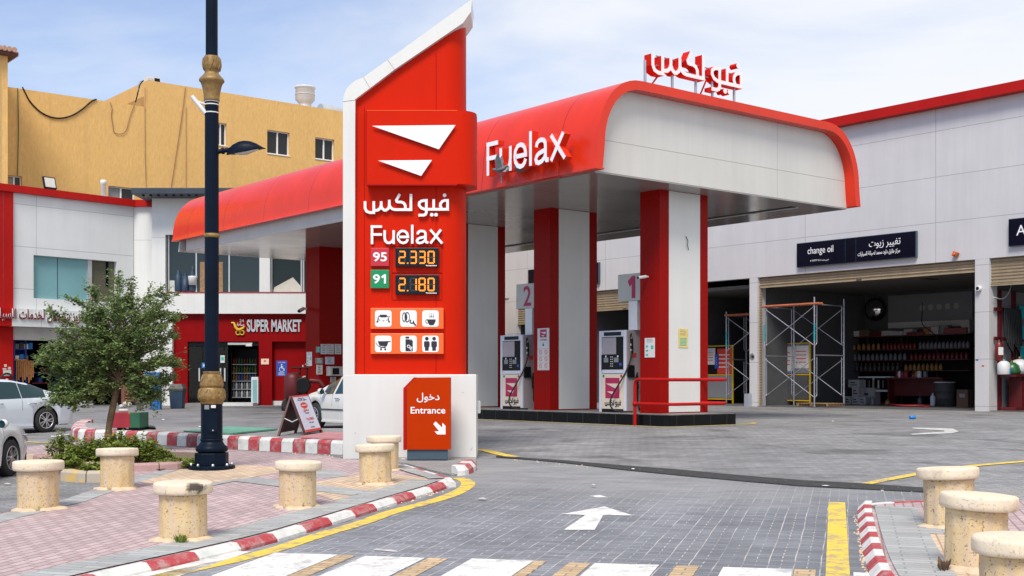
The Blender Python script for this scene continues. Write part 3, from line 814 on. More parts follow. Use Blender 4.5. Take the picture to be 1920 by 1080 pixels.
# left pavement (raised) with its patterned paving
pav = [(-900, 1300), (0, 1140), (210, 1086), (300, 1067), (416, 1039), (517, 1013), (600, 987), (675, 963), (766, 934), (815, 919), (843, 905), (836, 895), (806, 885), (778, 876),
       (753, 870), (720, 868), (643, 860), (600, 853), (433, 844), (291, 836), (131, 829), (45, 838), (40, 876), (105, 882), (190, 890), (208, 905), (120, 937), (0, 963), (-300, 1030), (-900, 1150)]
PD = 0.08
KERB_L = [(-10.0, 3.0)] + px([(60, 1130), (200, 1094), (300, 1071), (416, 1044), (517, 1019), (600, 993), (675, 969), (766, 940), (816, 925), (846, 913), (857, 904)])
KERB_L2 = px([(857, 902), (850, 896), (836, 891), (806, 883), (778, 874), (745, 866)], 0.09)
if 0: KERB_Z = px([(60, 1130), (200, 1094), (300, 1071), (416, 1044), (517, 1019), (600, 993), (675, 969), (766, 940), (816, 925), (846, 913), (855, 904), (842, 894), (806, 884), (778, 875), (745, 867)])
def inset(path, d, side=1):
    L = strip(path, 2 * d)[0 if side > 0 else 1]
    return [tuple(p) for p in L]
pavw = [(-24, 3.0)] + inset(KERB_L, 0.10) + inset(KERB_L2[1:], 0.06) + px([(720, 866), (643, 860), (600, 853), (433, 844), (291, 836), (131, 829), (45, 838), (40, 876), (105, 882), (190, 890), (208, 905), (120, 937), (0, 963), (-300, 1030)], PD) + [(-16, 9.0), (-24, 6.5)]
drape("left_pavement", pavw, "pink_pave", PD, 0.25)
def sheet(nm, m, pts, k=1): drape(nm, px(pts, PD), m, PD + 0.004 * k)
sheet("lamp_paving", "beige_pave", [(262, 904), (348, 876), (440, 871), (560, 879), (470, 896), (330, 915)])
sheet("corner_paving", "beige_pave", [(545, 912), (700, 886), (808, 897), (790, 912), (715, 935), (665, 951), (600, 930)])
sheet("paving_band", "grey_pave", [(-120, 995), (120, 938), (210, 906), (330, 876), (352, 876), (262, 904), (160, 940), (-80, 1000)])
sheet("paving_band", "grey_pave", [(330, 915), (470, 896), (700, 922), (660, 930), (440, 903), (345, 922)], 2)
sheet("paving_band", "grey_pave", [(560, 879), (600, 880), (640, 884), (655, 893), (600, 897), (545, 890)], 1)
brd = [(40, 1140), (230, 1086), (300, 1068), (416, 1040), (517, 1014), (600, 988), (675, 964), (766, 935), (815, 920), (835, 906), (826, 896), (800, 887), (770, 878), (745, 872)]
ribbon("kerb_border", smooth_path(inset(KERB_L[:11], 0.38), 1), 0.42, "grey_pave", PD + 0.012)
ribbon("kerb_border", smooth_path(inset(KERB_L2[1:], 0.24), 1), 0.24, "grey_pave", PD + 0.015)
sheet("back_paving", "beige_pave", [(45, 852), (130, 846), (150, 856), (120, 872), (44, 868)])
kerb("pavement_kerb", KERB_L,
     0.085, 0.15, 0.60, ["kerb_white", "kerb_red"], side=1, chamfer=0.055, seq=(0, 1))
kerb("pavement_kerb", KERB_L2, 0.09, 0.12, 0.50, ["kerb_white", "kerb_red"], side=1, chamfer=0.03, seq=(0, 1))
kerb("driveway_kerb_end", px([(858, 893), (876, 892), (895, 884), (893, 876)]), 0.15, 0.24, 0.30, ["kerb_white", "kerb_red"], side=1, chamfer=0.07, it=1, seq=(0, 1))
# rough patch in front of the entrance sign
drape("broken_paving", px([(660, 858), (740, 856), (840, 856), (894, 852), (892, 884), (850, 894), (806, 884), (760, 871)]), "apron", 0.03, 0.1)
# forecourt apron behind the far kerb
KERB_A = px([(150, 806), (136, 812), (131, 821), (140, 827), (180, 829), (291, 833.5), (357, 837.5), (433, 842), (500, 846), (543, 848.5), (603, 851), (650, 853)])
kerb("apron_kerb", KERB_A, 0.25, 0.30, 0.27, ["kerb_red", "kerb_white"], side=1, chamfer=0.05, it=1, seq=(0, 0, 1, 1, 0, 0, 1, 1) if False else (0, 1))
drape("forecourt_apron", inset(KERB_A, 0.2)[1:] + px([(690, 838), (700, 812), (680, 803), (500, 803), (330, 801), (250, 800)], 0.24), "apron", 0.24, 0.3)
# planter bed
bed = px([(98, 868), (140, 881), (300, 883), (412, 873), (385, 852), (150, 846)], PD)
drape("planter_soil", bed, "soil", PD + 0.03)
kerb("planter_kerb", px([(60, 869), (100, 882), (145, 888), (300, 890), (424, 875), (385, 856)], PD * 0.5), 0.20, 0.16, 0.55, ["kerb_pink"], side=1, chamfer=0.03, it=1, seq=(0,))
kerb("yellow_kerb", px([(112, 902), (150, 905), (200, 905), (222, 894)]), 0.17, 0.18, 0.5, ["kerb_yellow"], side=1, chamfer=0.04, it=0, seq=(0,))
ribbon("pipe_edging", px([(280, 838), (357, 843), (440, 847.5)], PD), 0.05, "wood", PD + 0.03)

# right pavement
KERB_R = px([(1820, 1650), (1740, 1350), (1652, 1130), (1624, 1075), (1611, 1015), (1604.5, 962), (1608, 953)])
KERB_R2 = px([(1613, 945), (1640, 941), (1690, 938.5), (1745, 937)], 0.09)
drape("right_pavement", inset(KERB_R, 0.10, -1) + inset(KERB_R2, 0.06, -1) + px([(1800, 938)], PD) + [(22, 14.5), (22, 3.0), (4.5, 3.0)], "pink_pave", PD, 0.25)
sheet("right_beige_paving", "beige_pave", [(1694, 1000), (1990, 1010), (2100, 1120), (1990, 1130), (1740, 1130)])
sheet("right_grey_band", "grey_pave", [(1690, 990), (1990, 1001), (1990, 1011), (1694, 1000)], 2)
ribbon("right_kerb_border", inset(KERB_R[:6], 0.44, -1), 0.46, "grey_pave", PD + 0.012)
kerb("right_pavement_kerb", KERB_R2, 0.09, 0.12, 0.50, ["kerb_white", "kerb_red"], side=-1, chamfer=0.03, it=1)
kerb("right_pavement_kerb", KERB_R, 0.10, 0.17, 0.36, ["kerb_white", "kerb_red"], side=-1, chamfer=0.08, it=1)
drape("sandy_verge", px([(1740, 926), (1900, 940), (2300, 960), (2300, 925), (1900, 915)]), "apron", 0.012)
# ================================================================== fuel canopy
ZS = 6.01
can = thing("fuel_canopy", "long red barrel roofed petrol station canopy on red and white columns", "canopy", (CA.o[0], CA.o[1], 0), CA.rz)
WC = 10.15                       # width across
def barrel(off=0.0, z0=6.05):
    a, b = 1.45, 1.62
    pts = []
    for i in range(13):
        th = math.pi / 2 * i / 12
        pts.append((off * 0 + 0.02 + a - (a - off) * math.cos(th) ** 0.92, 8.25 - b + (b - off) * math.sin(th)))
    pts = [(-0.05 + off, z0), (-0.01 + off, 6.35)] + pts[0:]
    far = [(WC - p[0], p[1]) for p in pts[::-1]]
    return pts + far
def shell_part(t0, t1, z0):
    mb = MB()
    o_ = barrel(0.0, 6.05); o_[0] = (o_[0][0], z0)
    if z0 > 6.3: o_[1] = (o_[1][0], z0 + 0.05)
    i_ = barrel(0.22, 6.05); i_[0] = (i_[0][0], z0)
    if z0 > 6.3: i_[1] = (i_[1][0], z0 + 0.05)
    n = len(o_)
    V = []
    for t in (t0, t1):
        V += [(p[0], t, p[1]) for p in o_] + [(p[0], t, p[1]) for p in i_]
    fo = [(k, k + 1, 2 * n + k + 1, 2 * n + k) for k in range(n - 1)]
    fi = [(n + k, 3 * n + k, 3 * n + k + 1, n + k + 1) for k in range(n - 1)]
    mb.add(V, fo, True); mb.add(V, fi, True)
    mb.add(V, [(k, n + k, n + k + 1, k + 1) for k in range(n - 1)] + [(2 * n + k, 2 * n + k + 1, 3 * n + k + 1, 3 * n + k) for k in range(n - 1)]
           + [(0, 2 * n, 3 * n, n), (n - 1, 2 * n - 1, 4 * n - 1, 3 * n - 1)], False)
    return mb
mb = shell_part(0, 7.0, 6.05); m2 = shell_part(7.0, 23.66, 6.42)
mb.add(m2.v, m2.f); mb.sm[-len(m2.sm):] = m2.sm
mb.box(-0.05, 0.22, 0.0, 7.0, 6.015, 6.05)
mb.build("roof_shell", "red_barrel", can)
def gable(t):
    i_ = barrel(0.215, 6.03)
    g = MB(); g.prism([(p[0], p[1]) for p in i_], (0, t, 0), (1, 0, 0), (0, 0, 1), -0.1, 0.0); return g
gable(0.32).build("gable_panel", "white_gable", can)
gable(23.4).build("gable_panel", "white_gable", can)
bx("fascia_band", "grey_band", can, 0.25, 0.40, 7.02, 22.95, 6.0, 6.5)
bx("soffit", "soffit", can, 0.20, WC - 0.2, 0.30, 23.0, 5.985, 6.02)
bx("soffit_gutter", "black", can, 8.28, 8.44, 0.9, 22.5, 5.972, 5.984)
bx("soffit_frame", "white_panel", can, 8.48, 8.56, 0.9, 22.5, 5.966, 5.984)
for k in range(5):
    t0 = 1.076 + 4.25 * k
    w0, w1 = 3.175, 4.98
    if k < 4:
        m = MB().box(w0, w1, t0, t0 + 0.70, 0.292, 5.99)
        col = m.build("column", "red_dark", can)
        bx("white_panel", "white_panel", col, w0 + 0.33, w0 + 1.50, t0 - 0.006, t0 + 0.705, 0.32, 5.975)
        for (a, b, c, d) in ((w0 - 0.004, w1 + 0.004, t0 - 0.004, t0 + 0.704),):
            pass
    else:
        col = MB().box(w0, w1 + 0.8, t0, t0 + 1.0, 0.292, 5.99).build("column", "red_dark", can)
# facia lettering on the long side, standing off the shell
yl, zl = CA.at_x(911, 338, -0.40); yr, zr = CA.at_x(1058, 310, -0.40)
latin("fascia_lettering", ["letter_white", "red_barrel"], can, (-0.18, yl, 6.27), (0, -1, 0), (0, 0, 1), yl - yr, 0.86, 0.20, 0, 1, 45)
for yy in (yl - 0.2,):
    bx("letter_bracket", "steel", can, -0.06, 0.05, yy - 0.015, yy + 0.015, 6.10, 6.30)
# rooftop wordmark
rs = thing("rooftop_sign", "red and white arabic lettering standing on posts above the canopy gable", "rooftop sign", (CA.o[0], CA.o[1], 0), CA.rz)
tt = 0.55
xa, _ = CA.at_y(1222, 100, tt); xb, zb_ = CA.at_y(1394, 168, tt)
_, zt_ = CA.at_y(1385, 117, tt)
zlo = CA.at_y(1345, 172, tt)[1]
wordmark("wordmark_lettering", ["letter_white", "red"], rs, (xa, tt + 0.26, zlo), (1, 0, 0), (0, 0, 1), xb - xa, CA.at_y(1290, 94, tt)[1] - zlo, 0.24, 0, 1, 47)
for p_ in (1216, 1267, 1311, 1342, 1383):
    xq, _ = CA.at_y(p_, 150, tt)
    MB().rod((xq, tt + 0.12, 8.2), (xq, tt + 0.12, zlo + 0.42), 0.035).build("post", "steel", rs)
for p_, q_ in ((1248, 1224), (1330, 1321)):
    xq, _ = CA.at_y(p_, 150, tt); xr_, _ = CA.at_y(q_, 150, tt)
    MB().rod((xq, tt + 0.1, zlo + 0.28), (xr_, tt + 0.3, 8.22), 0.022).build("brace", "red", rs)
MB().rod((xa + 0.3, tt + 0.14, zlo + 0.60), (xb - 0.1, tt + 0.14, zlo + 0.60), 0.018).build("cross_bar", "steel", rs)
MB().rod((xa + 0.3, tt + 0.14, zlo + 0.36), (xb - 0.1, tt + 0.14, zlo + 0.36), 0.022).build("cross_bar", "steel", rs)

# ------------------------------------------------------------------ pump island
isd = thing("pump_island", "low black tiled island carrying the petrol pumps and canopy columns", "pump island", (CA.o[0], CA.o[1], 0), CA.rz)
m = MB(); ch = 0.12
pl_ = [(2.57 + ch, 0.23), (5.10, 0.23), (5.10, 19.8), (2.57, 19.8), (2.57, 0.23 + ch)]
m.prism(pl_, (0, 0, 0), (1, 0, 0), (0, 1, 0), -0.2, 0.27)
m.build("tiled_kerb", "black_tile", isd)
MB().prism([(2.60 + ch, 0.26), (5.07, 0.26), (5.07, 19.77), (2.60, 19.77), (2.60, 0.26 + ch)], (0, 0, 0), (1, 0, 0), (0, 1, 0), 0.272, 0.29).build("island_top", "kerb_top", isd)

# ------------------------------------------------------------------ petrol pumps
def sx_of(px_, w): return CA.at_x(px_, 700, w)[0]
W0 = 3.10                                  # front face plane
ta, tb = sx_of(1123, W0), sx_of(1173, W0)
PW, PH, PDp = ta - tb, 2.16, 0.75
def make_pump(digit, label):
    # local axes: x along the face from its left edge (as seen), y into the pump, z up
    p = thing("fuel_pump", label, "petrol pump", (0, 0, 0), CA.rz - R(90), "petrol pumps on the island")
    W, H, D = PW, PH, PDp
    m = MB()
    m.box(0, 0.09, 0, D, 0, H); m.box(W - 0.09, W, 0, 0.06, 0, H); m.box(0.09, W - 0.09, 0.004, D, H - 0.17, H); m.box(0.09, W - 0.09, 0.05, D, 0.08, H - 0.17)
    m.build("cabinet", "pump_white", p, 0.012)
    bx("side_panel", "pump_grey", p, W - 0.088, W - 0.002, 0.062, D, 0.0, H - 0.01)
    bx("display_window", "screen", p, 0.19, W - 0.17, -0.004, 0.02, H - 0.14, H - 0.04, 0.005)
    bx("screen_recess", "black", p, 0.10, W - 0.10, 0.035, 0.05, H - 0.64, H - 0.175)
    bx("screen_panel", "pump_grey", p, 0.10, W * 0.62, 0.022, 0.034, H - 0.63, H - 0.185)
    kp = bx("keypad_panel", "black", p, 0.10, W - 0.085, -0.012, 0.048, H - 1.03, H - 0.64, 0.01)
    for q in (0.28, 0.66): bx("small_screen", "print_grey", kp, W * q - 0.08, W * q + 0.09, -0.016, -0.012, H - 0.84, H - 0.72)
    for i in range(5):
        for j in range(2):
            bx("key_label", "white", kp, W * 0.5 - 0.05 + 0.06 * j, W * 0.5 - 0.02 + 0.06 * j, -0.015, -0.012, H - 0.71 - 0.06 * i, H - 0.69 - 0.06 * i)
    bx("key_label", "white", kp, 0.26, 0.30, -0.015, -0.012, H - 0.71, H - 0.66); bx("key_label", "white", kp, W - 0.30, W - 0.26, -0.015, -0.012, H - 0.71, H - 0.66)
    bx("key_label", "print_blue", kp, W - 0.22, W - 0.14, -0.015, -0.012, H - 0.93, H - 0.86)
    bx("trim_strip", "pump_white", p, 0.13, W - 0.10, -0.004, 0.049, H - 1.13, H - 1.035, 0.005)
    lp = bx("lower_panel", "cream", p, 0.10, W - 0.10, 0.010, 0.049, 0.09, H - 1.15, 0.004)
    g = MB(); x0, x1, z0, z1 = 0.24, W - 0.24, 0.40, H - 1.26
    g.box(x0, x1, 0.006, 0.0095, 0.37, H - 1.25)
    g.build("magenta_square", "magenta", lp)
    g = MB(); logo(g, (x0 + 0.02, 0.0055, 0.46), (1, 0, 0), (0, 0, 1), x1 - x0 - 0.03, 0.30, 0.003); g.build("swoosh_emblem", "cream", lp)
    wordmark("wordmark", ["ink"], lp, (x0 - 0.02, 0.0095, 0.14), (1, 0, 0), (0, 0, 1), x1 - x0 + 0.08, 0.19, 0.004, 0, 0, 62)
    for q, mm in ((0.17, "green"), (W - 0.17, "crimson")): MB().lathe([(0.035, 0), (0.035, 0.01)], 14, (q, 0.001, H - 1.20), "y").build("fuel_dot", mm, lp)
    bx("base_plinth", "black", p, 0.09, W - 0.09, 0.02, D - 0.02, 0.0, 0.08)
    # nozzle and hose on the right side
    nz = MB(); xs = W + 0.07
    nz.tube([(xs - 0.02, 0.16, H - 0.10), (xs + 0.02, 0.10, H - 0.14), (xs + 0.03, 0.12, H - 0.28), (xs + 0.03, 0.14, H - 0.52), (xs + 0.03, 0.14, H - 0.62)], [0.020, 0.024, 0.042, 0.034, 0.024], 8)
    nz.build("nozzle", "black", p)
    for z_ in (0.18, 0.36, 0.50): bx("nozzle_glint", "chrome", p, xs + 0.005, xs + 0.055, 0.085, 0.15, H - z_ - 0.05, H - z_)
    bx("nozzle_boot", "black", p, W - 0.004, W + 0.04, 0.06, 0.30, H - 1.24, H - 0.92, 0.01)
    hs = [(xs + 0.03, 0.14, H - 0.62), (xs - 0.0, 0.02, H - 1.0), (xs - 0.16, -0.10, H - 1.35), (xs - 0.48, -0.14, 0.40), (xs - 0.54, -0.12, 0.18), (xs - 0.44, -0.07, 0.05), (xs - 0.20, -0.02, 0.03), (xs + 0.20, -0.02, 0.03)]
    pts = [Vector(q) for q in hs]
    for _ in range(2):
        qq = [pts[0]]
        for a_, b_ in zip(pts, pts[1:]): qq += [a_ * 0.75 + b_ * 0.25, a_ * 0.25 + b_ * 0.75]
        pts = qq + [pts[-1]]
    MB().tube(pts, 0.021, 8).build("hose", "rubber", p)
    s2 = MB(); s2.tube([(W + 0.03, 0.40, 1.05), (W + 0.05, 0.36, 0.92), (W + 0.05, 0.38, 0.62)], [0.02, 0.04, 0.045], 8)
    s2.tube([(W + 0.05, 0.38, 0.62), (W + 0.08, 0.36, 0.3), (W + 0.10, 0.42, 0.05)], 0.02, 8); s2.build("second_nozzle", "black", p)
    bx("warning_sticker", "print_red", p, W - 0.002, W + 0.002, 0.26, 0.40, H - 0.72, H - 0.60)
    # number board on its post
    bx("post", "white", p, W - 0.22, W + 0.10, 0.32, 0.64, H, H + 0.77, 0.01)
    nb = bx("number_board", "board_grey", p, W - 0.60, W + 0.52, 0.30, 0.75, H + 0.77, H + 1.49, 0.012)
    if digit == "1": one("number", "magenta", nb, (W - 0.22, 0.299, H + 0.84), (1, 0, 0), (0, 0, 1), 0.27, 0.58, 0.006, 30)
    else: text("number", digit, "magenta", nb, (W - 0.26, 0.299, H + 0.84), (1, 0, 0), (0, 0, 1), 0.34, 0.58, 0.006, 0.012)
    return p
for dgt, pxl, lb in (("1", 1123, "white petrol pump under the number 1 board, nearest the railed island end"), ("2", 938, "white petrol pump under the number 2 board")):
    pp = make_pump(dgt, lb)
    t_ = sx_of(pxl, W0)
    X_, Y_ = CA.w(W0, t_)
    pp.location = (X_, Y_, 0.29)
    if dgt == "2":
        for c in kids(pp):
            if c.name.startswith(("number_board", "post")): c.location.x = -0.04

# hose left on the island and the third pump's foot seen behind the pylon are dark and small
# ------------------------------------------------------------------ island guard rail
def bend(pts, r=0.25, n=6):
    pts = [Vector(p) for p in pts]; out = [pts[0]]
    for a, b, c in zip(pts, pts[1:], pts[2:]):
        d0 = (a - b).normalized(); d1 = (c - b).normalized()
        p0, p1 = b + d0 * r, b + d1 * r
        for i in range(n + 1):
            t = i / n
            out.append(p0 * (1 - t) ** 2 + b * 2 * t * (1 - t) + p1 * t * t)
    return out + [pts[-1]]
gr = thing("guard_rail", "red bent pipe guard rail around the island end", "guard rail", (CA.o[0], CA.o[1], 0), CA.rz)
MB().tube(bend([(2.46, 1.246, gz(30)), (2.46, 1.246, 1.16), (2.46, -0.02, 1.15), (4.35, -0.02, 1.15), (4.75, 0.25, 1.15), (4.75, 1.2, 1.15)], 0.16), 0.044, 10).build("top_rail", "red_trim", gr)
MB().tube(bend([(2.46, 1.246, 0.55), (2.46, -0.02, 0.55), (4.35, -0.02, 0.55), (4.75, 0.25, 0.55), (4.75, 1.2, 0.55)], 0.16), 0.040, 10).build("lower_rail", "red_trim", gr)
MB().rod((4.75, 1.2, 0.0), (4.75, 1.2, 1.2), 0.05).build("post", "red_trim", gr)
MB().lathe([(0.065, 0), (0.065, 0.10)], 12, (2.46, 1.246, 0.50)).build("joint", "red_trim", gr)

# ------------------------------------------------------------------ notices and cameras on the columns
def notice(name, label, cat, w, t, z, W, H, face, build, m="paper", group=None):
    """thin sheet on a canopy-frame plane; face 'l' looks across (-x), 'g' looks along (-y)"""
    X_, Y_ = CA.w(w, t)
    o = thing(name, label, cat, (X_, Y_, z), CA.rz - R(90) if face == "l" else CA.rz, group)
    bx("sheet", m, o, 0, W, 0, 0.006, 0, H)
    build(o, W, H)
    return o
def row_marks(o, W, H, z0, z1, n, m="print_grey", k=(0.15, 0.85), t=0.012):
    g = MB()
    for i in range(n):
        z = z0 + (z1 - z0) * i / max(n - 1, 1)
        a = k[0] + random.uniform(0, 0.1); b = k[1] - random.uniform(0, 0.25)
        g.box(W * a, W * b, -0.002, 0, z, z + t)
    g.build("text_rows", m, o)
def b_green(o, W, H):
    row_marks(o, W, H, H * 0.78, H * 0.92, 3, "print_grey")
    g = MB()
    for q in (0.08, 0.30, 0.52): bx("printed_square", "print_teal", o, W * 0.12, W * 0.34, -0.002, 0, H * q, H * (q + 0.10))
    bx("printed_square", "print_teal", o, W * 0.62, W * 0.86, -0.002, 0, H * 0.42, H * 0.62)
t1l, z1t = CA.at_x(1209, 634, 3.17); t1r, z1b = CA.at_x(1228, 670, 3.17)
notice("column_notice", "white and green notice on the red side of the front column", "notice", 3.165, t1l, z1b, t1l - t1r, z1t - z1b, "l", b_green)
def b_yel(o, W, H):
    row_marks(o, W, H, H * 0.66, H * 0.92, 4, "print_grey")
    g = MB()
    for j in range(6): bx("printed_line", "print_teal", o, W * .14, W * .86, -0.002, 0, H * (0.10 + 0.075 * j), H * (0.14 + 0.075 * j))
xl_, zt1 = CA.at_y(1272, 616, 1.06); xr_, zb1 = CA.at_y(1290, 652, 1.06)
notice("column_notice", "yellow printed sheet on the white front column", "notice", xl_, 1.058, zb1, xr_ - xl_, zt1 - zb1, "g", b_yel, "paper_yellow")
def b_safe(o, W, H):
    g = MB(); g.box(W * 0.22, W * 0.78, -0.002, 0, H * 0.78, H * 0.97); g.build("magenta_square", "magenta", o)
    g = MB(); logo(g, (W * 0.25, -0.002, H * 0.80), (1, 0, 0), (0, 0, 1), W * 0.5, H * 0.11, 0.003); g.build("swoosh_emblem", "paper", o)
    wordmark("wordmark", ["ink"], o, (W * 0.24, 0.0, H * 0.70), (1, 0, 0), (0, 0, 1), W * 0.54, H * 0.05, 0.002, 0, 0, 62)
    g = MB(); g.prism([(0.5 * W, H * 0.66), (0.42 * W, H * 0.58), (0.58 * W, H * 0.58)], (0, 0, 0), (1, 0, 0), (0, 0, 1), 0, 0.002); g.build("flame_mark", "ink", o)
    g = MB()
    for z_ in (0.02, 0.17, 0.335, 0.505): g.box(W * 0.04, W * 0.96, -0.0015, 0, H * z_, H * (z_ + 0.006))
    for i in range(2):
        for j in range(3):
            cx_, cz_ = W * (0.27 + 0.46 * i), H * (0.10 + 0.165 * j)
            ring = [circ(cx_, cz_, r_, 18) for r_ in (0.055 * H, 0.042 * H)]
            vs = [(a, -0.002, b) for a, b in ring[0]] + [(a, -0.002, b) for a, b in ring[1]]
            g.add(vs, [(k, (k + 1) % 18, 18 + (k + 1) % 18, 18 + k) for k in range(18)], False)
            Mx = Matrix.Translation((cx_, -0.002, cz_)) @ Matrix.Rotation(R(45), 4, "Y")
            g.box(-0.045 * H, 0.045 * H, -0.0005, 0.001, -0.006, 0.006, Mx)
    g.build("prohibition_signs", "print_red", o)
tl2, zt2 = CA.at_x(1008, 616, 3.17); tr2, zb2 = CA.at_x(1030, 694, 3.17)
notice("safety_notice", "tall white sheet of red prohibition circles on the middle red column", "notice", 3.165, tl2, zb2, tl2 - tr2, zt2 - zb2, "l", b_safe)
def cctv(label, loc, aim, s=1.0, mount=(0, 0, -1)):
    o = thing("security_camera", label, "security camera", loc)
    a = Vector(aim).normalized(); mt_ = Vector(mount)
    MB().tube([mt_ * 0.02 * s, mt_ * 0.14 * s, mt_ * 0.14 * s + a * 0.06 * s], 0.035 * s, 8).build("bracket", "white", o)
    c0 = mt_ * 0.14 * s + a * 0.05 * s + Vector((0, 0, 0.0))
    MB().tube([c0 - a * 0.05 * s, c0 + a * 0.34 * s], 0.062 * s, 12).build("housing", "white", o)
    MB().tube([c0 + a * 0.345 * s, c0 + a * 0.37 * s], 0.050 * s, 12).build("lens", "black", o)
    return o
tq, zq = CA.at_x(1216, 519, 3.17)
X_, Y_ = CA.w(3.17, tq)
nl = Vector((-CA.ax[0], -CA.ax[1], 0))
cctv("white bullet camera pointing left from the front red column", (X_, Y_, zq), (CA.ay[0] * 0.5 - 0.35, CA.ay[1] * 0.1 - 0.5, -0.12), 0.65, nl)
# scribbled cable end on the white front column
xq, zq = CA.at_y(1286, 456, 1.06)
lo = MB().tube([(0, 0, 0.18), (0.06, -0.02, 0.06), (0.03, -0.03, -0.04), (0.08, -0.02, -0.17)], 0.010, 6).build("loose_cable", "black")
X_, Y_ = CA.w(xq, 1.06); tag(lo, "short loose black cable sticking out of the white front column", "cable", None, (X_, Y_, zq), CA.rz)

# pigeons on the fascia letters
def pigeon(label, loc, rz, up):
    m = MB(); m.tube([(-0.20, 0, 0.02), (-0.12, 0, 0.0), (0, 0, 0), (0.10, 0, 0.03), (0.15, 0, 0.07), (0.19, 0, 0.075), (0.22, 0, 0.07)], [0.02, 0.045, 0.068, 0.055, 0.034, 0.034, 0.008], 10)
    if up:
        for s_ in (-1, 1): m.prism([(-0.10, 0.0), (0.06, 0.0), (0.05, 0.22), (-0.02, 0.36), (-0.10, 0.20)], (0, 0.05 * s_, 0.03), (1, 0, 0), (0, 0.3 * s_, 0.95), -0.006, 0.006)
    else:
        for s_ in (-1, 1): m.prism([(-0.22, -0.01), (0.06, -0.02), (0.07, 0.04), (-0.10, 0.04)], (0, 0.062 * s_, 0.01), (1, 0, 0), (0, 0, 1), -0.008, 0.008)
    for s_ in (-0.02, 0.02): m.tube([(0.0, s_, -0.05), (0.01, s_, -0.13)], 0.006, 6)
    o = m.build("pigeon", "feather"); return tag(o, label, "pigeon", None, loc, rz)
tb_, zb_ = CA.at_x(938, 318, -0.52); X_, Y_ = CA.w(-0.52, tb_)
pigeon("grey pigeon with raised wings by the first fascia letters", (X_, Y_, zb_), R(-20), True)
tb_, zb_ = CA.at_x(976, 318, -0.20); X_, Y_ = CA.w(-0.20, tb_)
pigeon("grey pigeon sitting inside the fascia letter e", (X_, Y_, zb_), R(160), False)

# ================================================================== the price pylon
PY = 21.0
K = PY / F
pg = gp(768, 858)[2]
py0 = thing("price_pylon", "tall red price pylon with white sloping cap and white base", "price pylon", ((768 - CX) * K, PY, pg))
def lx(p): return (p - 768) * K
def lz(p): return HC - (p - HY) * K - pg
bx("base", "white_panel", py0, lx(643), lx(893), 0, 0.95, -0.25, lz(702), 0.01)
# red body: plan with a rounded right edge, top cut along the slope
plan = [(lx(664), 0.10), (lx(836), 0.10)] + [(lx(836) + (lx(872) - lx(836)) * math.sin(R(a)), 0.10 + 0.36 * (1 - math.cos(R(a)))) for a in (15, 30, 45, 60, 75, 90)] + [(lx(872), 0.55), (lx(836), 0.85), (lx(664), 0.85)]
def cut_top(x): # slope line of the cap's underside
    return lz(186) + (lz(44) - lz(186)) * (x - lx(665)) / (lx(868) - lx(665))
m = MB(); n = len(plan)
vs = [(x, y, lz(702)) for x, y in plan] + [(x, y, cut_top(x) + 0.02) for x, y in plan]
m.add(vs, [(i, (i + 1) % n, n + (i + 1) % n, n + i) for i in range(n)], False); m.add(vs, [list(range(n))[::-1], list(range(n, 2 * n))], False)
body = m.build("red_body", "logo_red", py0)
for i, p in enumerate(body.data.polygons): p.use_smooth = 1 <= i <= 7
seamx = lx(817)
m = MB(); m.box(seamx - 0.004, seamx + 0.004, 0.095, 0.0995, lz(702), cut_top(seamx) - 0.15); m.box(lx(682) - 0.004, lx(682) + 0.004, 0.095, 0.0995, lz(702), lz(200)); m.build("panel_seam", "red_dark", py0)
# white frame: upright, curved corner and sloping arm (deeper than the body)
outer = [(643, 702), (643, 190)] + [(643 + 42 * (1 - math.cos(R(a))), 190 - 42 * math.sin(R(a)) * 0.98) for a in (15, 30, 45, 60)] + [(682, 147), (726, 115), (886, 0), (890, -3), (887, 30), (884, 38), (870, 52), (866, 45)]
outer = [(643, 702), (643, 188), (645, 177), (650, 166), (658, 157), (668, 150), (681, 143), (728, 113), (884, 0), (889, 1), (886, 24), (883, 22), (726, 130), (693, 165), (666, 186), (664.5, 702)]
front = [(643, 702), (643, 188), (645, 177), (650, 166), (658, 157), (668, 150), (681, 145), (726, 113), (885, -2), (883, 22), (868, 43), (740, 130), (694, 165), (666, 186), (664.5, 702)]
m = MB()
pts = [(lx(a), lz(b)) for a, b in front]
m.prism(pts, (0, 0, 0), (1, 0, 0), (0, 0, 1), -0.95, 0.0)
fr = m.build("white_frame", "white_panel", py0, 0.006)
for a, b in (((643, 190), (666, 187)), ((681, 143.5), (694, 165)), ((727, 112), (740, 130))):
    m = MB()
    A = Vector((lx(a[0]), -0.003, lz(a[1]))); B = Vector((lx(b[0]), -0.003, lz(b[1])))
    m.rod(A, B, 0.005, 6)
    m.build("frame_joint", "grey_band", fr)
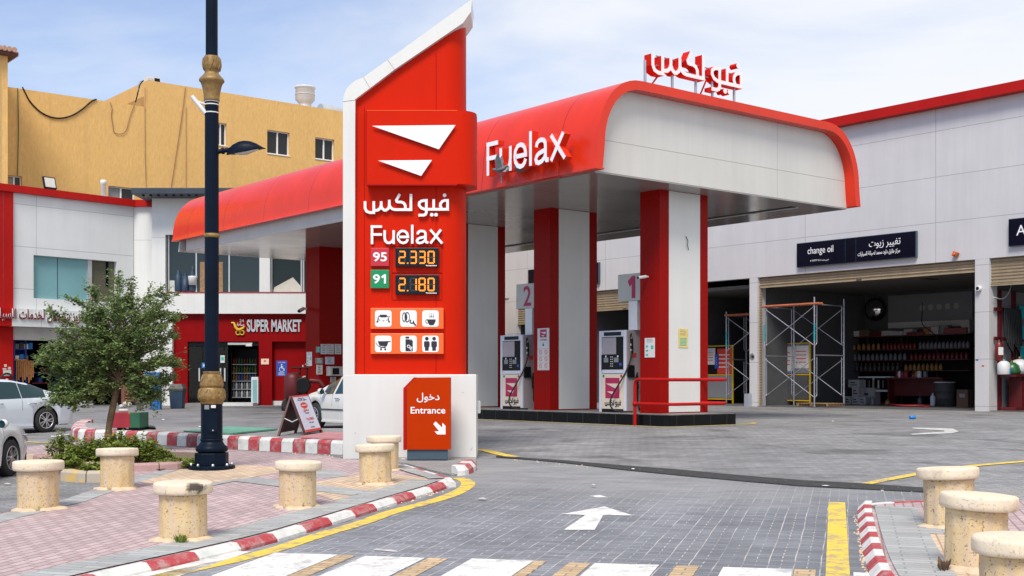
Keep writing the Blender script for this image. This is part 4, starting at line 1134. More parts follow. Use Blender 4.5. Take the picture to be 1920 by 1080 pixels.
# logo box
lp = [(lx(688), -0.12), (lx(858), -0.12)] + [(lx(858) + (lx(893) - lx(858)) * math.sin(R(a)), -0.12 + 0.34 * (1 - math.cos(R(a)))) for a in (15, 30, 45, 60, 75, 90)] + [(lx(893), 0.5), (lx(858), 0.99), (lx(688), 0.99)]
m = MB(); n = len(lp)
vs = [(x, y, lz(347)) for x, y in lp] + [(x, y, lz(209.5)) for x, y in lp]
m.add(vs, [(i, (i + 1) % n, n + (i + 1) % n, n + i) for i in range(n)], False); m.add(vs, [list(range(n))[::-1], list(range(n, 2 * n))], False)
lb_ = m.build("logo_box", "logo_red", py0)
for i, p in enumerate(lb_.data.polygons): p.use_smooth = 1 <= i <= 7
bx("bottom_trim", "red_trim", lb_, lx(688), lx(858), -0.122, -0.06, lz(349.5), lz(347.2))
bx("edge_shadow", "red_dark", lb_, lx(688), lx(689), -0.1225, -0.1203, lz(347), lz(209.5)); bx("top_edge", "orange", lb_, lx(688), lx(858), -0.1225, -0.1203, lz(210.3), lz(209.5))  # dark left strip paints the shadow along the box edge; brighter strip on top
m = MB()
for tri in ([(700, 240), (855, 238.5), (824, 283.5)], [(711, 304.5), (811, 303.5), (791, 333)]):
    m.prism([(lx(a), lz(b)) for a, b in tri], (0, -0.125, 0), (1, 0, 0), (0, 0, 1), 0.03, 0.055)
m.build("swoosh_emblem", "letter_white", lb_)
wordmark("wordmark_lettering", ["letter_white", "white"], py0, (lx(681.5), 0.085, lz(405.5)), (1, 0, 0), (0, 0, 1), lx(842) - lx(681.5), lz(362) - lz(405.5), 0.05, 0, 1, 48)
latin("latin_lettering", ["letter_white", "white"], py0, (lx(694.5), 0.085, lz(457.5)), (1, 0, 0), (0, 0, 1), lx(829) - lx(694.5), lz(421) - lz(457.5), 0.05, 0, 1, 44)
for num, y0_, y1_, mm in (("95", 464.5, 498.5, "crimson"), ("91", 505.5, 540, "green")):
    pl_ = bx("grade_plate", mm, py0, lx(694.5), lx(729), 0.04, 0.098, lz(y1_), lz(y0_), 0.004)
    w2_ = lx(725) - lx(699); h2_ = lz(471.5) - lz(489); z2_ = lz(y1_ - 8.5)
    text("grade_number", "95"[:2 if num == "95" else 1], "letter_white", pl_, (lx(699), 0.039, z2_), (1, 0, 0), (0, 0, 1), w2_ if num == "95" else w2_ * 0.5, h2_, 0.006, 0.022)
    if num == "91": one("grade_number", "letter_white", pl_, (lx(714), 0.039, z2_), (1, 0, 0), (0, 0, 1), w2_ * 0.36, h2_, 0.006, 24)
SEG = {"0": "abcdef", "1": "bc", "2": "abged", "3": "abgcd", "8": "abcdefg"}
def seven(m, m2, x, z, w, h, d, y):
    t = 0.105 * w * 2; hh = h / 2; sl = 0.03
    bars = {"a": (x + t * .6, x + w - t * .6, z + h - t, z + h), "g": (x + t * .6, x + w - t * .6, z + hh - t / 2, z + hh + t / 2), "d": (x + t * .6, x + w - t * .6, z, z + t),
            "f": (x, x + t, z + hh + t * .2, z + h - t * .6), "b": (x + w - t, x + w, z + hh + t * .2, z + h - t * .6), "e": (x, x + t, z + t * .6, z + hh - t * .2), "c": (x + w - t, x + w, z + t * .6, z + hh - t * .2)}
    for k, (a, b, c, e) in bars.items():
        tgt = m if k in SEG[d] else m2
        n = 3
        for i in range(n):           # each bar is a short row of lamps
            if b - a > e - c: tgt.box(a + (b - a) * (i + .06) / n, a + (b - a) * (i + .94) / n, y - 0.004, y, c, e)
            else: tgt.box(a, b, y - 0.004, y, c + (e - c) * (i + .06) / n, c + (e - c) * (i + .94) / n)
for price, y0_, y1_ in (("2330", 464.5, 500), ("2180", 515, 551.5)):
    fr_ = bx("price_display", "screen", py0, lx(741), lx(822.5), 0.02, 0.098, lz(y1_), lz(y0_), 0.006)
    on, off = MB(), MB()
    zz = lz(y1_ - 5.5); hh = lz(y0_ + 5.5) - lz(y1_ - 5.5)
    for dgt, xx in zip(price, (747, 768, 784.5, 801.5)):
        on = MB(); seven(on, off, lx(xx), zz, lx(13.5) - lx(0), hh, dgt, 0.0195); on.build("lit_digit", "led", fr_)
    bx("decimal_point", "led", fr_, lx(763), lx(765.5), 0.0155, 0.0195, zz, zz + 0.022)
    off.build("unlit_segments", "led_off", fr_)
    g = MB()
    for i in range(7): g.box(lx(801 + i * 2.6), lx(803 + i * 2.6), 0.0165, 0.0195, lz(y1_ - 1.2), lz(y1_ - 3.0))
    g.prism([(lx(798), lz(y1_ - 3.4)), (lx(801), lz(y1_ - 3.4)), (lx(799.5), lz(y1_ - 0.8))], (0, 0.0195, 0), (1, 0, 0), (0, 0, 1), 0, 0.003)
    g.build("maker_mark", "white", fr_)
    fr2 = MB(); yo = 0.094
    for a, b, c, d in ((733.5, 828.5, y0_ - 4, y0_ - 3.2), (733.5, 828.5, y1_ + 10, y1_ + 10.8), (733.5, 734.3, y0_ - 4, y1_ + 10), (827.7, 828.5, y0_ - 4, y1_ + 10)):
        fr2.box(lx(a), lx(b), yo, 0.0985, lz(d), lz(c))
    fr2.build("hatch_outline", "red_dark", py0)
# icons
def P2(pts, x0, y0): return [(lx(x0 + a * 31), lz(y0 - b * 31)) for a, b in pts]
def ic(m, pts, x0, y0): m.prism(P2(pts, x0, y0), (0, 0.0, 0), (1, 0, 0), (0, 0, 1), 0.0, 0.004)
def ring(m, cx_, cy_, ro, ri, x0, y0, sx=1.0, a0=0, a1=360, n=18):
    A = [(cx_ + ro * sx * math.cos(R(a0 + (a1 - a0) * i / n)), cy_ + ro * math.sin(R(a0 + (a1 - a0) * i / n))) for i in range(n + 1)]
    B = [(cx_ + ri * sx * math.cos(R(a0 + (a1 - a0) * i / n)), cy_ + ri * math.sin(R(a0 + (a1 - a0) * i / n))) for i in range(n + 1)]
    for i in range(n): ic(m, [A[i], A[i + 1], B[i + 1], B[i]], x0, y0)
def wash(m, x0, y0):
    ic(m, [(.20, .60), (.30, .72), (.70, .72), (.80, .60), (.72, .62), (.66, .58), (.34, .58), (.28, .62)], x0, y0)
    for q in (.32, .40, .48, .56, .64): ic(m, [(q, .72), (q + .05, .72), (q + .03, .76)], x0, y0)
    ic(m, [(.06, .27), (.14, .38), (.16, .52), (.24, .56), (.20, .40), (.20, .27)], x0, y0); ic(m, [(.94, .27), (.86, .38), (.84, .52), (.76, .56), (.80, .40), (.80, .27)], x0, y0)
    ic(m, [(.24, .46), (.34, .40), (.26, .38)], x0, y0); ic(m, [(.76, .46), (.66, .40), (.74, .38)], x0, y0); ic(m, [(.40, .38), (.60, .38), (.50, .34)], x0, y0)
    for a, b in ((.16, .56), (.80, .56)): ic(m, [(a, b), (a + .10, b + .06), (a + .08, b + .10), (a - .01, b + .03)], x0, y0)
def tyre(m, x0, y0):
    ring(m, .42, .58, .32, .25, x0, y0, 0.5)
    ring(m, .36, .58, .21, .0, x0, y0, 0.33)
    for i in range(9):
        a = R(70 + 25 * i)
        ring(m, .26, .58, .31, .20, x0, y0, 0.52, 75 + 24 * i, 90 + 24 * i, 3)
    ring(m, .70, .32, .14, .07, x0, y0, 1, 110, 390, 14)
    ic(m, [(.74, .26), (.80, .32), (.97, .12), (.90, .05)], x0, y0)
def cup(m, x0, y0):
    ic(m, [(.30, .45), (.82, .45), (.80, .30), (.70, .13), (.42, .13), (.34, .28)], x0, y0); ic(m, [(.44, .10), (.68, .10), (.68, .13), (.44, .13)], x0, y0)
    ring(m, .31, .33, .13, .09, x0, y0, 0.9, 80, 290, 10)
    for q in (.44, .54, .64): ic(m, [(q, .86 - .1 * abs(q - .44)), (q + .03, .72), (q, .62), (q + .05, .54), (q + .06, .62), (q + .04, .72), (q + .03, .84 - .1 * abs(q - .44))], x0, y0)
def cart(m, x0, y0):
    ic(m, [(.16, .66), (.94, .67), (.94, .62), (.80, .61), (.72, .36), (.28, .38)], x0, y0)
    ring(m, .44, .70, .42, .385, x0, y0, 1.0, 195, 300, 12)
    ic(m, [(.30, .30), (.66, .30), (.64, .26), (.33, .26)], x0, y0)
    for q in (.36, .62): ic(m, circ(q, .17, .06), x0, y0)
def oil(m, x0, y0):
    ic(m, [(.32, .94), (.54, .94), (.54, .83), (.32, .83)], x0, y0); ic(m, [(.32, .78), (.54, .78), (.76, .62), (.76, .06), (.32, .06)], x0, y0); ic(m, [(.60, .78), (.66, .78), (.77, .66), (.73, .62)], x0, y0)
def pair(m, x0, y0):
    for q in (.28, .72):
        ic(m, circ(q, .82, .11), x0, y0)
        ic(m, [(q - .17, .60), (q - .13, .66), (q + .13, .66), (q + .17, .60), (q + .17, .36), (q + .11, .28), (q + .11, .10), (q + .09, .09), (q - .09, .09), (q - .11, .10), (q - .11, .28), (q - .17, .36)], x0, y0)
for y0_, y1_, fns in ((577.5, 616.5, (wash, tyre, cup)), (625, 663.5, (cart, oil, pair))):
    pn = bx("icon_panel", "orange", py0, lx(694.5), lx(831.5), 0.02, 0.098, lz(y1_), lz(y0_), 0.006)
    for fn, xx in zip(fns, (703, 750.3, 791.5)):
        yb = y0_ + 4.2 + 31
        mt_ = MB(); mt_.prism([(lx(xx + a * 31), lz(yb - b * 31)) for a, b in rrect(0, 1, 0, 1, 0.16)], (0, 0.019, 0), (1, 0, 0), (0, 0, 1), 0, 0.006)
        tl = mt_.build("icon_tile", "letter_white", pn)
        g = MB(); fn(g, xx, yb)
        for i, v in enumerate(g.v): g.v[i] = (v[0], v[1] + 0.0125, v[2])
        g.build("icon_mark", "ink", tl)
        if fn is oil:
            d_ = Vector((0.78, 0, -0.62)); u_ = Vector((0.62, 0, 0.78))
            text("oil_word", "OIL", "letter_white", tl, (lx(xx + .37 * 31), 0.0085, lz(yb - .34 * 31)), d_, u_, 0.12, 0.055, 0.003, 0.03)
# back sides keep the same body; a white junction box sits on the far side of the base
for a_, b_, c_, r_ in ((666, 812, 4, 40), (868, 736, 4, 15), (702, 846, 9, 8), (884, 842, 7, 60)):
    MB().box(-c_ * K / 2, c_ * K / 2, -0.002, 0, -.008, .008, Matrix.Translation((lx(a_), 0, lz(b_))) @ Matrix.Rotation(R(-r_), 4, "Y")).build("scuff_mark", "grey_band", py0)
bx("junction_box", "white", py0, lx(893), lx(899), 0.62, 0.80, lz(777), lz(753), 0.01)

# ------------------------------------------------------------------ entrance sign
EY = 20.3; KE = EY / F
ez = gp(800, 858)[2]
es = thing("entrance_sign", "orange entrance sign with clipped corner on a slate plinth", "entrance sign", ((800 - CX) * KE, EY, ez))
def ex_(p): return (p - 800) * KE
def ez_(p): return HC - (p - HY) * KE - ez
m = MB(); m.prism([(ex_(a), ez_(b)) for a, b in ((762, 843), (762, 727), (779, 708), (844.5, 707.5), (844.5, 843))], (0, 0, 0), (1, 0, 0), (0, 0, 1), -0.26, 0.0)
pn = m.build("panel", "sign_red", es, 0.006)
m = MB(); m.prism([(ex_(a), ez_(b)) for a, b in ((756, 844), (756, 728), (776, 707.5), (779, 707.5), (761, 728), (761, 844))], (0, 0.004, 0), (1, 0, 0), (0, 0, 1), -0.25, 0.0)
m.build("side_strip", "red_trim", es)
bx("plinth", "slate", es, ex_(763), ex_(839), 0.03, 0.22, ez_(862), ez_(843.5))
text("arabic_lettering", "\u062F\u062E\u0648\u0644", "letter_white", pn, (ex_(781.5), -0.001, ez_(754.5)), (1, 0, 0), (0, 0, 1), ex_(824) - ex_(781.5), ez_(736.5) - ez_(754.5), 0.004, 0.010, True)
text("latin_lettering", "Entrance", "letter_white", pn, (ex_(770), -0.001, ez_(775.5)), (1, 0, 0), (0, 0, 1), ex_(835) - ex_(770), ez_(763) - ez_(775.5), 0.004, 0.012)
m = MB(); m.prism([(ex_(a), ez_(b)) for a, b in ((812.5, 795), (817, 790.2), (829.3, 802), (829.3, 792.6), (835.4, 798.5), (835.4, 814.6), (820, 814.6), (814.8, 808.6), (823.5, 808.6))], (0, -0.001, 0), (1, 0, 0), (0, 0, 1), 0, 0.004)
m.build("arrow", "letter_white", pn)
m = MB()
for i in range(26):
    a = random.uniform(755, 842); b = random.uniform(861, 866)
    p = gp(a, b); m.box(p.x - es.location.x - .05, p.x - es.location.x + .05, p.y - EY - .04, p.y - EY + .04, p.z - ez, p.z - ez + random.uniform(.02, .06), )
rb = m.build("rubble", "kerb_pink" if False else "foam"); tag(rb, "crumbled paving rubble at the foot of the entrance sign", "rubble", None, (es.location.x, EY, ez)); rb["kind"] = "stuff"
# ================================================================== the service hall (facade plane x = 0, y to the left)
hl = thing("service_hall", "long white workshop hall with red roof trim and open roller shutter bays", "building", (HALL.o[0], HALL.o[1], 0), HALL.rz)
ZH, ZT, ZR = 5.56, 11.33, 11.70
m = MB()
m.box(0, 0.35, -13.0, 34.0, ZH, ZT)                                   # wall over the bays
m.box(0.001, 0.35, 27.0, 27.62, -0.1, ZH); m.box(0.06, 0.4, 27.62, 34.0, -0.1, ZH)
m.build("wall", "white_hall", hl)
for a, b in ((-0.10, 0.457), (10.56, 11.0), (15.8, 16.3), (21.3, 21.8)): bx("pier", "white_hall", hl, 0.0, 0.55, a, b, -0.1, ZH - 0.004)
bx("roof_trim", "red_trim", hl, -0.40, 0.3, -13.0, 34.2, ZT, ZR)
bx("roof", "white_panel", hl, 0.3, 16.0, -13.0, 34.0, ZT, ZT + 0.1)
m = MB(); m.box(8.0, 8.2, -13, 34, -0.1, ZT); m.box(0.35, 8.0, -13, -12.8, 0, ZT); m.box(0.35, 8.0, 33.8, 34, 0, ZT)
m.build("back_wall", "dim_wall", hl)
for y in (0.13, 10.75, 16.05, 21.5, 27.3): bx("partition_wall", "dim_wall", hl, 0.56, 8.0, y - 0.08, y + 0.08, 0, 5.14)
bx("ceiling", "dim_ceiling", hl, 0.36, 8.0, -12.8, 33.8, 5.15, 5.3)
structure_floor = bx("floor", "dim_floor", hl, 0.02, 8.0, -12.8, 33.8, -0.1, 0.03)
# shutters: slatted curtain, bottom bar, guide rails
def shutter(a, b, zb):
    n = int((ZH - zb) / 0.115); mm = MB()
    for i in range(n):
        z = zb + 0.08 + i * (ZH - zb - 0.08) / n; h = (ZH - zb - 0.08) / n
        mm.add([(0.17, a, z), (0.17, b, z), (0.13, b, z + h * 0.5), (0.13, a, z + h * 0.5), (0.17, b, z + h), (0.17, a, z + h)], [(0, 1, 2, 3), (3, 2, 4, 5)], False)
    s = mm.build("roller_shutter", "shutter", hl, recalc=False)
    bx("bottom_bar", "shutter", s, 0.10, 0.20, a, b, zb, zb + 0.085)
    bx("lock", "black", s, 0.09, 0.10, (a + b) / 2 - 0.12, (a + b) / 2 + 0.12, zb + 0.02, zb + 0.055)
    return s
shutter(0.46, 10.55, 5.10); shutter(-12.0, -0.11, 4.55); shutter(16.32, 21.28, 4.55); shutter(21.82, 26.98, 4.1); 
for y in (0.465, 10.50): bx("guide_rail", "shutter", hl, 0.10, 0.24, y, y + 0.05, 0, 5.2)
bx("vent", "black", hl, 1.6, 2.4, 3.4, 3.7, 5.13, 5.149)
# signboards
def on_hall(px_, py_, x=0.0): return HALL.at_x(px_, py_, x)
def signboard(label, y0, y1, z0, z1, panels):
    o = thing("signboard", label, "signboard", (*HALL.w(-0.01, y1), z0), HALL.rz - R(90), "black shop signboards over the bays")
    W, H = y1 - y0, z1 - z0
    bx("casing", "slate", o, 0, W, -0.14, 0, 0, H)
    for a, b in panels: bx("face", "sign_navy", o, W * a + 0.01, W * b - 0.01, -0.152, -0.141, 0.02, H - 0.02)
    return o, W, H
sb, W, H = signboard("black signboard reading change oil over the open bay", 2.80, 8.37, 5.82, 6.82, ((0, .43), (.43, .52), (.52, 1)))
yA, zA = on_hall(1519, 482); yB, zB = on_hall(1567, 470)
text("latin_lettering", "change oil", "letter_white", sb, (8.37 - yA, -0.153, 0.42), (1, 0, 0), (0, 0, 1), yA - yB, 0.36, 0.006, 0.0)
text("small_lettering", "\u0633.\u062A: \u0661\u0660\u0661\u0660\u0663\u0663\u0667\u0660\u0662", "letter_white", sb, (8.37 - yA + 0.13, -0.153, 0.16), (1, 0, 0), (0, 0, 1), (yA - yB) * 0.72, 0.10, 0.006, 0.004, True)
yA, zA = on_hall(1634, 470); yB, zB = on_hall(1693, 460)
text("arabic_lettering", "\u062A\u063A\u064A\u064A\u0631 \u0632\u064A\u0648\u062A", "letter_white", sb, (8.37 - yA, -0.153, 0.47), (1, 0, 0), (0, 0, 1), yA - yB, 0.32, 0.006, 0.0, True)
yA, zA = on_hall(1613, 490); yB, zB = on_hall(1692, 480)
text("small_lettering", "\u0645\u0631\u0643\u0632 \u0637\u0627\u0631\u0642 \u062F\u0627\u0648\u062F \u0645\u062D\u0645\u062F \u0644\u0635\u064A\u0627\u0646\u0629 \u0627\u0644\u0633\u064A\u0627\u0631\u0627\u062A", "letter_white", sb, (8.37 - yA, -0.153, 0.19), (1, 0, 0), (0, 0, 1), yA - yB, 0.21, 0.006, 0.006, True)
sb, W, H = signboard("black signboard reading Auto at the right edge of the hall", -5.2, -0.92, 5.90, 6.88, ((0, 1),))
text("latin_lettering", "Auto", "letter_white", sb, (0.30, -0.153, 0.36), (1, 0, 0), (0, 0, 1), 1.05, 0.36, 0.006, 0.0)
sb, W, H = signboard("black signboard seen behind the number 2 board", 20.4, 25.8, 5.90, 6.95, ((0, .45), (.45, 1)))
# lamp box and cameras on the hall
y_, z_ = on_hall(1794, 477)
o = thing("alarm_lamp", "small amber alarm lamp on the white wall above the pier", "lamp", (*HALL.w(-0.01, y_), z_), HALL.rz)
MB().box(-0.16, 0, -0.10, 0.10, -0.09, 0.09, Matrix.Rotation(R(25), 4, "X")).build("housing", "rust", o, 0.02)
MB().lathe([(0.05, 0), (0.06, 0.05), (0.04, 0.09)], 10, (-0.24, 0, 0), "x").build("lens", "orange", o)
y_, z_ = on_hall(1837, 541)
o = thing("security_camera", "white dome camera on the right hand hall pier", "security camera", (*HALL.w(0, y_), z_), HALL.rz)
MB().lathe([(0.09, -0.16), (0.105, -0.06), (0.09, 0.0)], 14, (0, 0, 0), "x").build("housing", "white", o)
MB().lathe([(0.02, -0.20), (0.065, -0.165)], 12, (0, 0, 0), "x").build("lens", "black", o)
y_, z_ = on_hall(1411, 668)
o = thing("wall_socket", "round metal socket on the hall pier by the scaffold", "socket", (*HALL.w(0, y_), z_), HALL.rz)
MB().lathe([(0.13, -0.03), (0.12, 0.0)], 14, (0, 0, 0), "x").build("plate", "chrome", o); MB().lathe([(0.03, -0.09), (0.06, -0.03)], 10, (0, -0.03, -0.02), "x").build("knob", "black", o)
# small stickers on the piers
for px_, py_, mm, lb in ((1832, 675, "print_blue", "small blue and white sticker on the right hall pier"), (1843, 686, "print_red", "tiny red sticker low on the right hall pier")):
    y_, z_ = on_hall(px_, py_)
    tag(bx("sticker", mm, None, -0.006, 0, -0.05, 0.05, -0.025, 0.025), lb, "sticker", None, (*HALL.w(0, y_), z_), HALL.rz)

# ------------------------------------------------------------------ inside the open bay
def hz(px_, py_): return HALL.at_z(px_, py_, 0.03)
def hloc(x, y, z=0.03): return (*HALL.w(x, y), z)
# scaffold
def scaffold(label, x0, y0, L, D, H, twin=False):
    o = thing("scaffold", label, "scaffold", hloc(x0, y0), HALL.rz)
    # y runs left; frames at y = 0 and y = -L... standards at x = 0 and x = D
    for x in (0, D):
        for y in (0, -L):
            s = MB().rod((x, y, 0), (x, y, H + (0.25 if y else 0.15)), 0.034).build("standard", "steel", o)
            z = H * (0.80 if x else 0.72) if y else H * 0.73
            MB().rod((x, y, z - 0.35), (x, y, z + 0.35), 0.037).build("colour_band", "teal" if x == 0 else "steel", s)
    for y in (0, -L):
        for x, sgn in ((0, 1), (D, -1)):
            for lift in (0, 1):
                zb = lift * H / 2
                MB().tube(bend([(x, y, zb + 0.35), (x + sgn * 0.16, y, zb + 0.48), (x + sgn * 0.16, y, zb + H / 2 - 0.08)], 0.06), 0.02, 6).build("ladder_rail", "steel", o)
                m_ = MB()
                for q in range(5): m_.rod((x, y, zb + 0.55 + q * (H / 2 - 0.7) / 4), (x + sgn * 0.16, y, zb + 0.55 + q * (H / 2 - 0.7) / 4), 0.014, 6)
                m_.build("ladder_rung", "steel", o)
        for z in (H / 2, H - 0.05): MB().rod((0, y, z), (D, y, z), 0.026).build("ledger", "steel", o)
    for x in (0, D):
        for lift in (0, 1):
            za, zb = lift * H / 2 + 0.38, (lift + 1) * H / 2 - 0.12
            MB().rod((x, 0, za), (x, -L, zb), 0.018).build("cross_brace", "steel", o); MB().rod((x + 0.03, 0, zb), (x + 0.03, -L, za), 0.018).build("cross_brace", "steel", o)
    for z, mm in ((H - 0.02, "rust"),):
        MB().rod((0, 0.1, z), (0, -L - 0.25, z), 0.05).build("platform_tube", mm, o); MB().rod((0.2, 0.1, z), (0.2, -L - 0.25, z), 0.05).build("platform_tube", mm, o)
    return o
ya, _ = HALL.at_x(1433, 768, 0.55); yb_, _ = HALL.at_x(1527, 768, 0.55)
H_s = HALL.at_x(1527, 548, 0.55)[1] - 0.03
scaffold("tall galvanised scaffold tower with orange top tube in front of the open bay", -0.35, HALL.at_x(1433, 768, -0.35)[0], HALL.at_x(1433, 768, -0.35)[0] - HALL.at_x(1527, 768, -0.35)[0], 2.0, 4.25)
scaffold("scaffold tower standing in the dark bay left of the hall pier", 1.6, HALL.at_x(1362, 765, 1.6)[0], 2.6, 1.4, 4.1)
# pallet
o = thing("wooden_pallet", "worn wooden pallet lying under the scaffold", "pallet", hloc(0.9, 8.0), HALL.rz)
for q in range(6): bx("slat", "wood", o, -0.5 + q * 0.19, -0.38 + q * 0.19, -0.85, 0.85, 0.12, 0.145)
for q in (-0.8, 0, 0.7): bx("bearer", "wood", o, -0.5, 0.6, q, q + 0.1, 0.02, 0.118)
# yellow framed notice stands
def stand(label, x, pxl, pxr, sheets, board):
    y0 = HALL.at_x(pxl, 700, x)[0]; y1 = HALL.at_x(pxr, 700, x)[0]; W = y0 - y1; H = 2.75
    o = thing("notice_stand", label, "notice stand", hloc(x, y0), HALL.rz - R(90), "yellow framed notice stands")
    m = MB()
    for a, b, c, d in ((0, .06, 0, H), (W - .06, W, 0, H)): m.box(a, b, -0.03, 0.03, c, d)
    for z in (0.18, 1.32, H - 0.06): m.box(0.061, W - 0.061, -0.025, 0.025, z, z + 0.055)
    m.build("frame", "yellow_metal", o)
    bx("panel", "print_grey" if board else "dark_room", o, 0.065, W - 0.065, -0.01, 0.01, 1.40, H - 0.08)
    bx("mirror_sheet", "mirror" if board else "print_grey", o, 0.065, W - 0.065, -0.012, 0.01, 0.26, 1.30)
    for a, b, c, d, mm in sheets:
        s = bx("sheet", mm, o, W * a, W * b, -0.02, -0.012, 1.4 + 1.25 * c, 1.4 + 1.25 * d)
        g = MB()
        for q in range(4): g.box(W * (a + .05), W * (b - .08), -0.022, -0.0205, 1.4 + 1.25 * (c + (d - c) * (.25 + .16 * q)), 1.4 + 1.25 * (c + (d - c) * (.29 + .16 * q)))
        g.build("text_rows", "print_red" if mm == "paper" else "paper", s)
    return o
stand("yellow framed stand with a mirror sheet under white notices behind the scaffold", 2.2, 1459, 1520, ((.06, .46, .08, .95, "paper"), (.52, .95, .18, .97, "paper"), (.06, .50, 0.0, .10, "print_blue")), True)
stand("yellow framed stand with red and white posters in the left bay", 2.6, 1323, 1375, ((.05, .36, .35, .98, "paper"), (.44, .95, .0, .95, "print_red"), (.34, .50, .2, .75, "print_blue")), False)
# convex mirror
y_, z_ = HALL.at_x(1638, 580, 7.5)
o = thing("convex_mirror", "round dark convex mirror high on the garage back wall", "mirror", hloc(7.6, y_, z_), HALL.rz)
MB().lathe([(0.02, -0.30), (0.22, -0.26), (0.40, -0.16), (0.50, -0.02), (0.50, 0.05)], 24, (0, 0, 0), "x").build("mirror_face", "mirror", o)
MB().lathe([(0.53, -0.04), (0.54, 0.10), (0.2, 0.2)], 24, (0, 0, 0), "x").build("rim", "black", o)
# posters
def poster(label, pxl, pxr, pyt, pyb, word):
    y0, z1 = HALL.at_x(pxl, pyt, 7.9); y1, _ = HALL.at_x(pxr, pyt, 7.9); z0 = HALL.at_x(pxl, pyb, 7.9)[1]
    o = thing("wall_poster", label, "poster", hloc(7.95, y0, z0), HALL.rz - R(90), "dim posters on the garage back wall")
    W, H = y0 - y1, z1 - z0
    bx("sheet", "print_grey", o, 0, W, 0, 0.02, 0, H); bx("lower_strip", "paper", o, 0, W, -0.006, -0.001, H * 0.04, H * 0.2)
    g = MB(); 
    for q in range(5): g.prism(circ(W * (.42 + .1 * q), H * .6, H * .09, 12), (0, -0.002, 0), (1, 0, 0), (0, 0, 1), 0, 0.004)
    if word: g.build("bottle_marks", "carton", o)
    row_marks(o, W, H * 0.16, H * 0.09, H * 0.13, 2, "ink", t=0.05)
    return o
poster("large grey poster with five round bottle marks on the garage wall", 1664, 1822, 555, 618, True)
poster("framed dark poster with white lower strip behind the scaffold", 1548, 1614, 566, 622, False)
# shelves full of oil bottles along the back wall
y0s = HALL.at_x(1560, 700, 7.2)[0]; y1s = HALL.at_x(1822, 700, 7.2)[0]
o = thing("oil_shelf", "long dark shelf rack along the garage back wall", "shelf", hloc(7.0, y0s), HALL.rz - R(90))
Ws = y0s - y1s
shz = [HALL.at_x(1680, q, 7.0)[1] for q in (730, 696, 676, 656)]
for z in shz[1:]: bx("shelf_board", "dark_wood", o, 0, Ws, 0, 0.5, z - 0.04, z)
bx("top_board", "dark_wood", o, 0, Ws, -0.05, 0.6, HALL.at_x(1680, 655, 7.0)[1] + 0.55, HALL.at_x(1680, 655, 7.0)[1] + 0.60)
for q in range(5): bx("upright", "dark_wood", o, Ws * q / 4 - 0.03, Ws * q / 4 + 0.03, 0.42, 0.50, 0, shz[3] + 0.55)
bx("back_board", "dark_room", o, 0, Ws, 0.52, 0.56, 0, shz[3] + 0.6)
def bottle(m, lbl):
    b = thing("oil_bottle", lbl, "oil bottle", (0, 0, 0), 0, "oil bottles on the garage shelves")
    q = MB(); q.lathe([(0.075, 0), (0.085, 0.02), (0.085, 0.20), (0.06, 0.27), (0.03, 0.30), (0.03, 0.33)], 10); q.build("bottle_body", m, b)
    MB().lathe([(0.036, 0.331), (0.036, 0.37)], 10).build("cap", "black" if m != "oil_black" else "oil_gold", b)
    return b
rows = ((shz[3], "oil_gold", 0.03, 0.36, 10, "gold oil bottle on the upper garage shelf, left part"), (shz[3], "oil_red", 0.40, 0.62, 9, "red oil bottle on the upper garage shelf, middle part"), (shz[3], "oil_grey", 0.66, 0.98, 13, "grey oil bottle on the upper garage shelf, right part"),
        (shz[2], "oil_grey", 0.05, 0.55, 16, "grey oil bottle on the middle garage shelf, left part"), (shz[1], "oil_black", 0.03, 0.5, 15, "black oil bottle on the lower garage shelf"), (shz[2], "oil_red", 0.60, 0.97, 13, "red oil bottle on the middle garage shelf, right part"), (shz[1], "oil_gold", 0.56, 0.80, 9, "gold oil bottle on the lower garage shelf, behind the workbench"))
for z, mm, a, b, n, lb in rows:
    pr = None
    for i in range(n):
        p = hloc(7.0 + 0.15, y0s - Ws * (a + (b - a) * i / (n - 1)), z)
        if pr is None: pr = bottle(mm, lb); pr.location = p
        else: dup(pr, lb, p)
# boxes on the top board
zt = HALL.at_x(1680, 655, 7.0)[1] + 0.60
for i, (a, w_, h_, mm, lb) in enumerate(((1578, 0.35, 0.55, "oil_red", "dark red carton on the top board beneath the dark poster"), (1593, 0.45, 0.5, "brown_carton", "brown carton on the top board beside the dark red one"), (1625, 0.5, 0.55, "brown_carton", "tilted brown carton on the top board under the round mirror"),
        (1668, 0.6, 0.42, "carton", "white carton on the top board right of the mirror"), (1688, 0.5, 0.36, "carton", "low white carton on the top board under the large poster"), (1720, 0.85, 0.25, "oil_red", "long red and white carton lying on the top board"),
        (1757, 0.35, 0.60, "carton", "upright white carton on the top board beside the wires"), (1795, 1.1, 0.45, "oil_red", "wide striped red carton at the right end of the top board"))):
    y_ = HALL.at_x(a, 640, 7.2)[0]
    h_ *= 0.62; q = MB().box(0, 0.4, -w_ / 2, w_ / 2, 0, h_).build("carton", mm, None, 0.01); tag(q, lb, "box", "cartons on the garage top board", hloc(7.0, y_, zt), HALL.rz + (0.12 if i == 2 else 0))
for i, (a, w_, h_, mm, lb) in enumerate(((1567, .4, .30, "oil_grey", "grey carton at the far left end of the top board"), (1608, .4, .3, "paper", "small white carton between the brown cartons on the top board"), (1647, .5, .22, "oil_red", "flat red carton under the round mirror's right side"), (1705, .45, .30, "carton", "pale carton beside the long red and white carton"),
        (1741, .4, .34, "oil_gold", "gold carton left of the upright white carton"), (1771, .45, .42, "oil_grey", "grey carton right of the upright white carton"), (1812, .4, .62, "carton", "tall pale carton at the right end of the top board"))):
    tag(MB().box(0, .35, -w_ / 2, w_ / 2, 0, h_).build("carton", mm, None, .01), lb, "box", "cartons on the garage top board", hloc(7.1, HALL.at_x(a, 640, 7.2)[0], zt), HALL.rz)
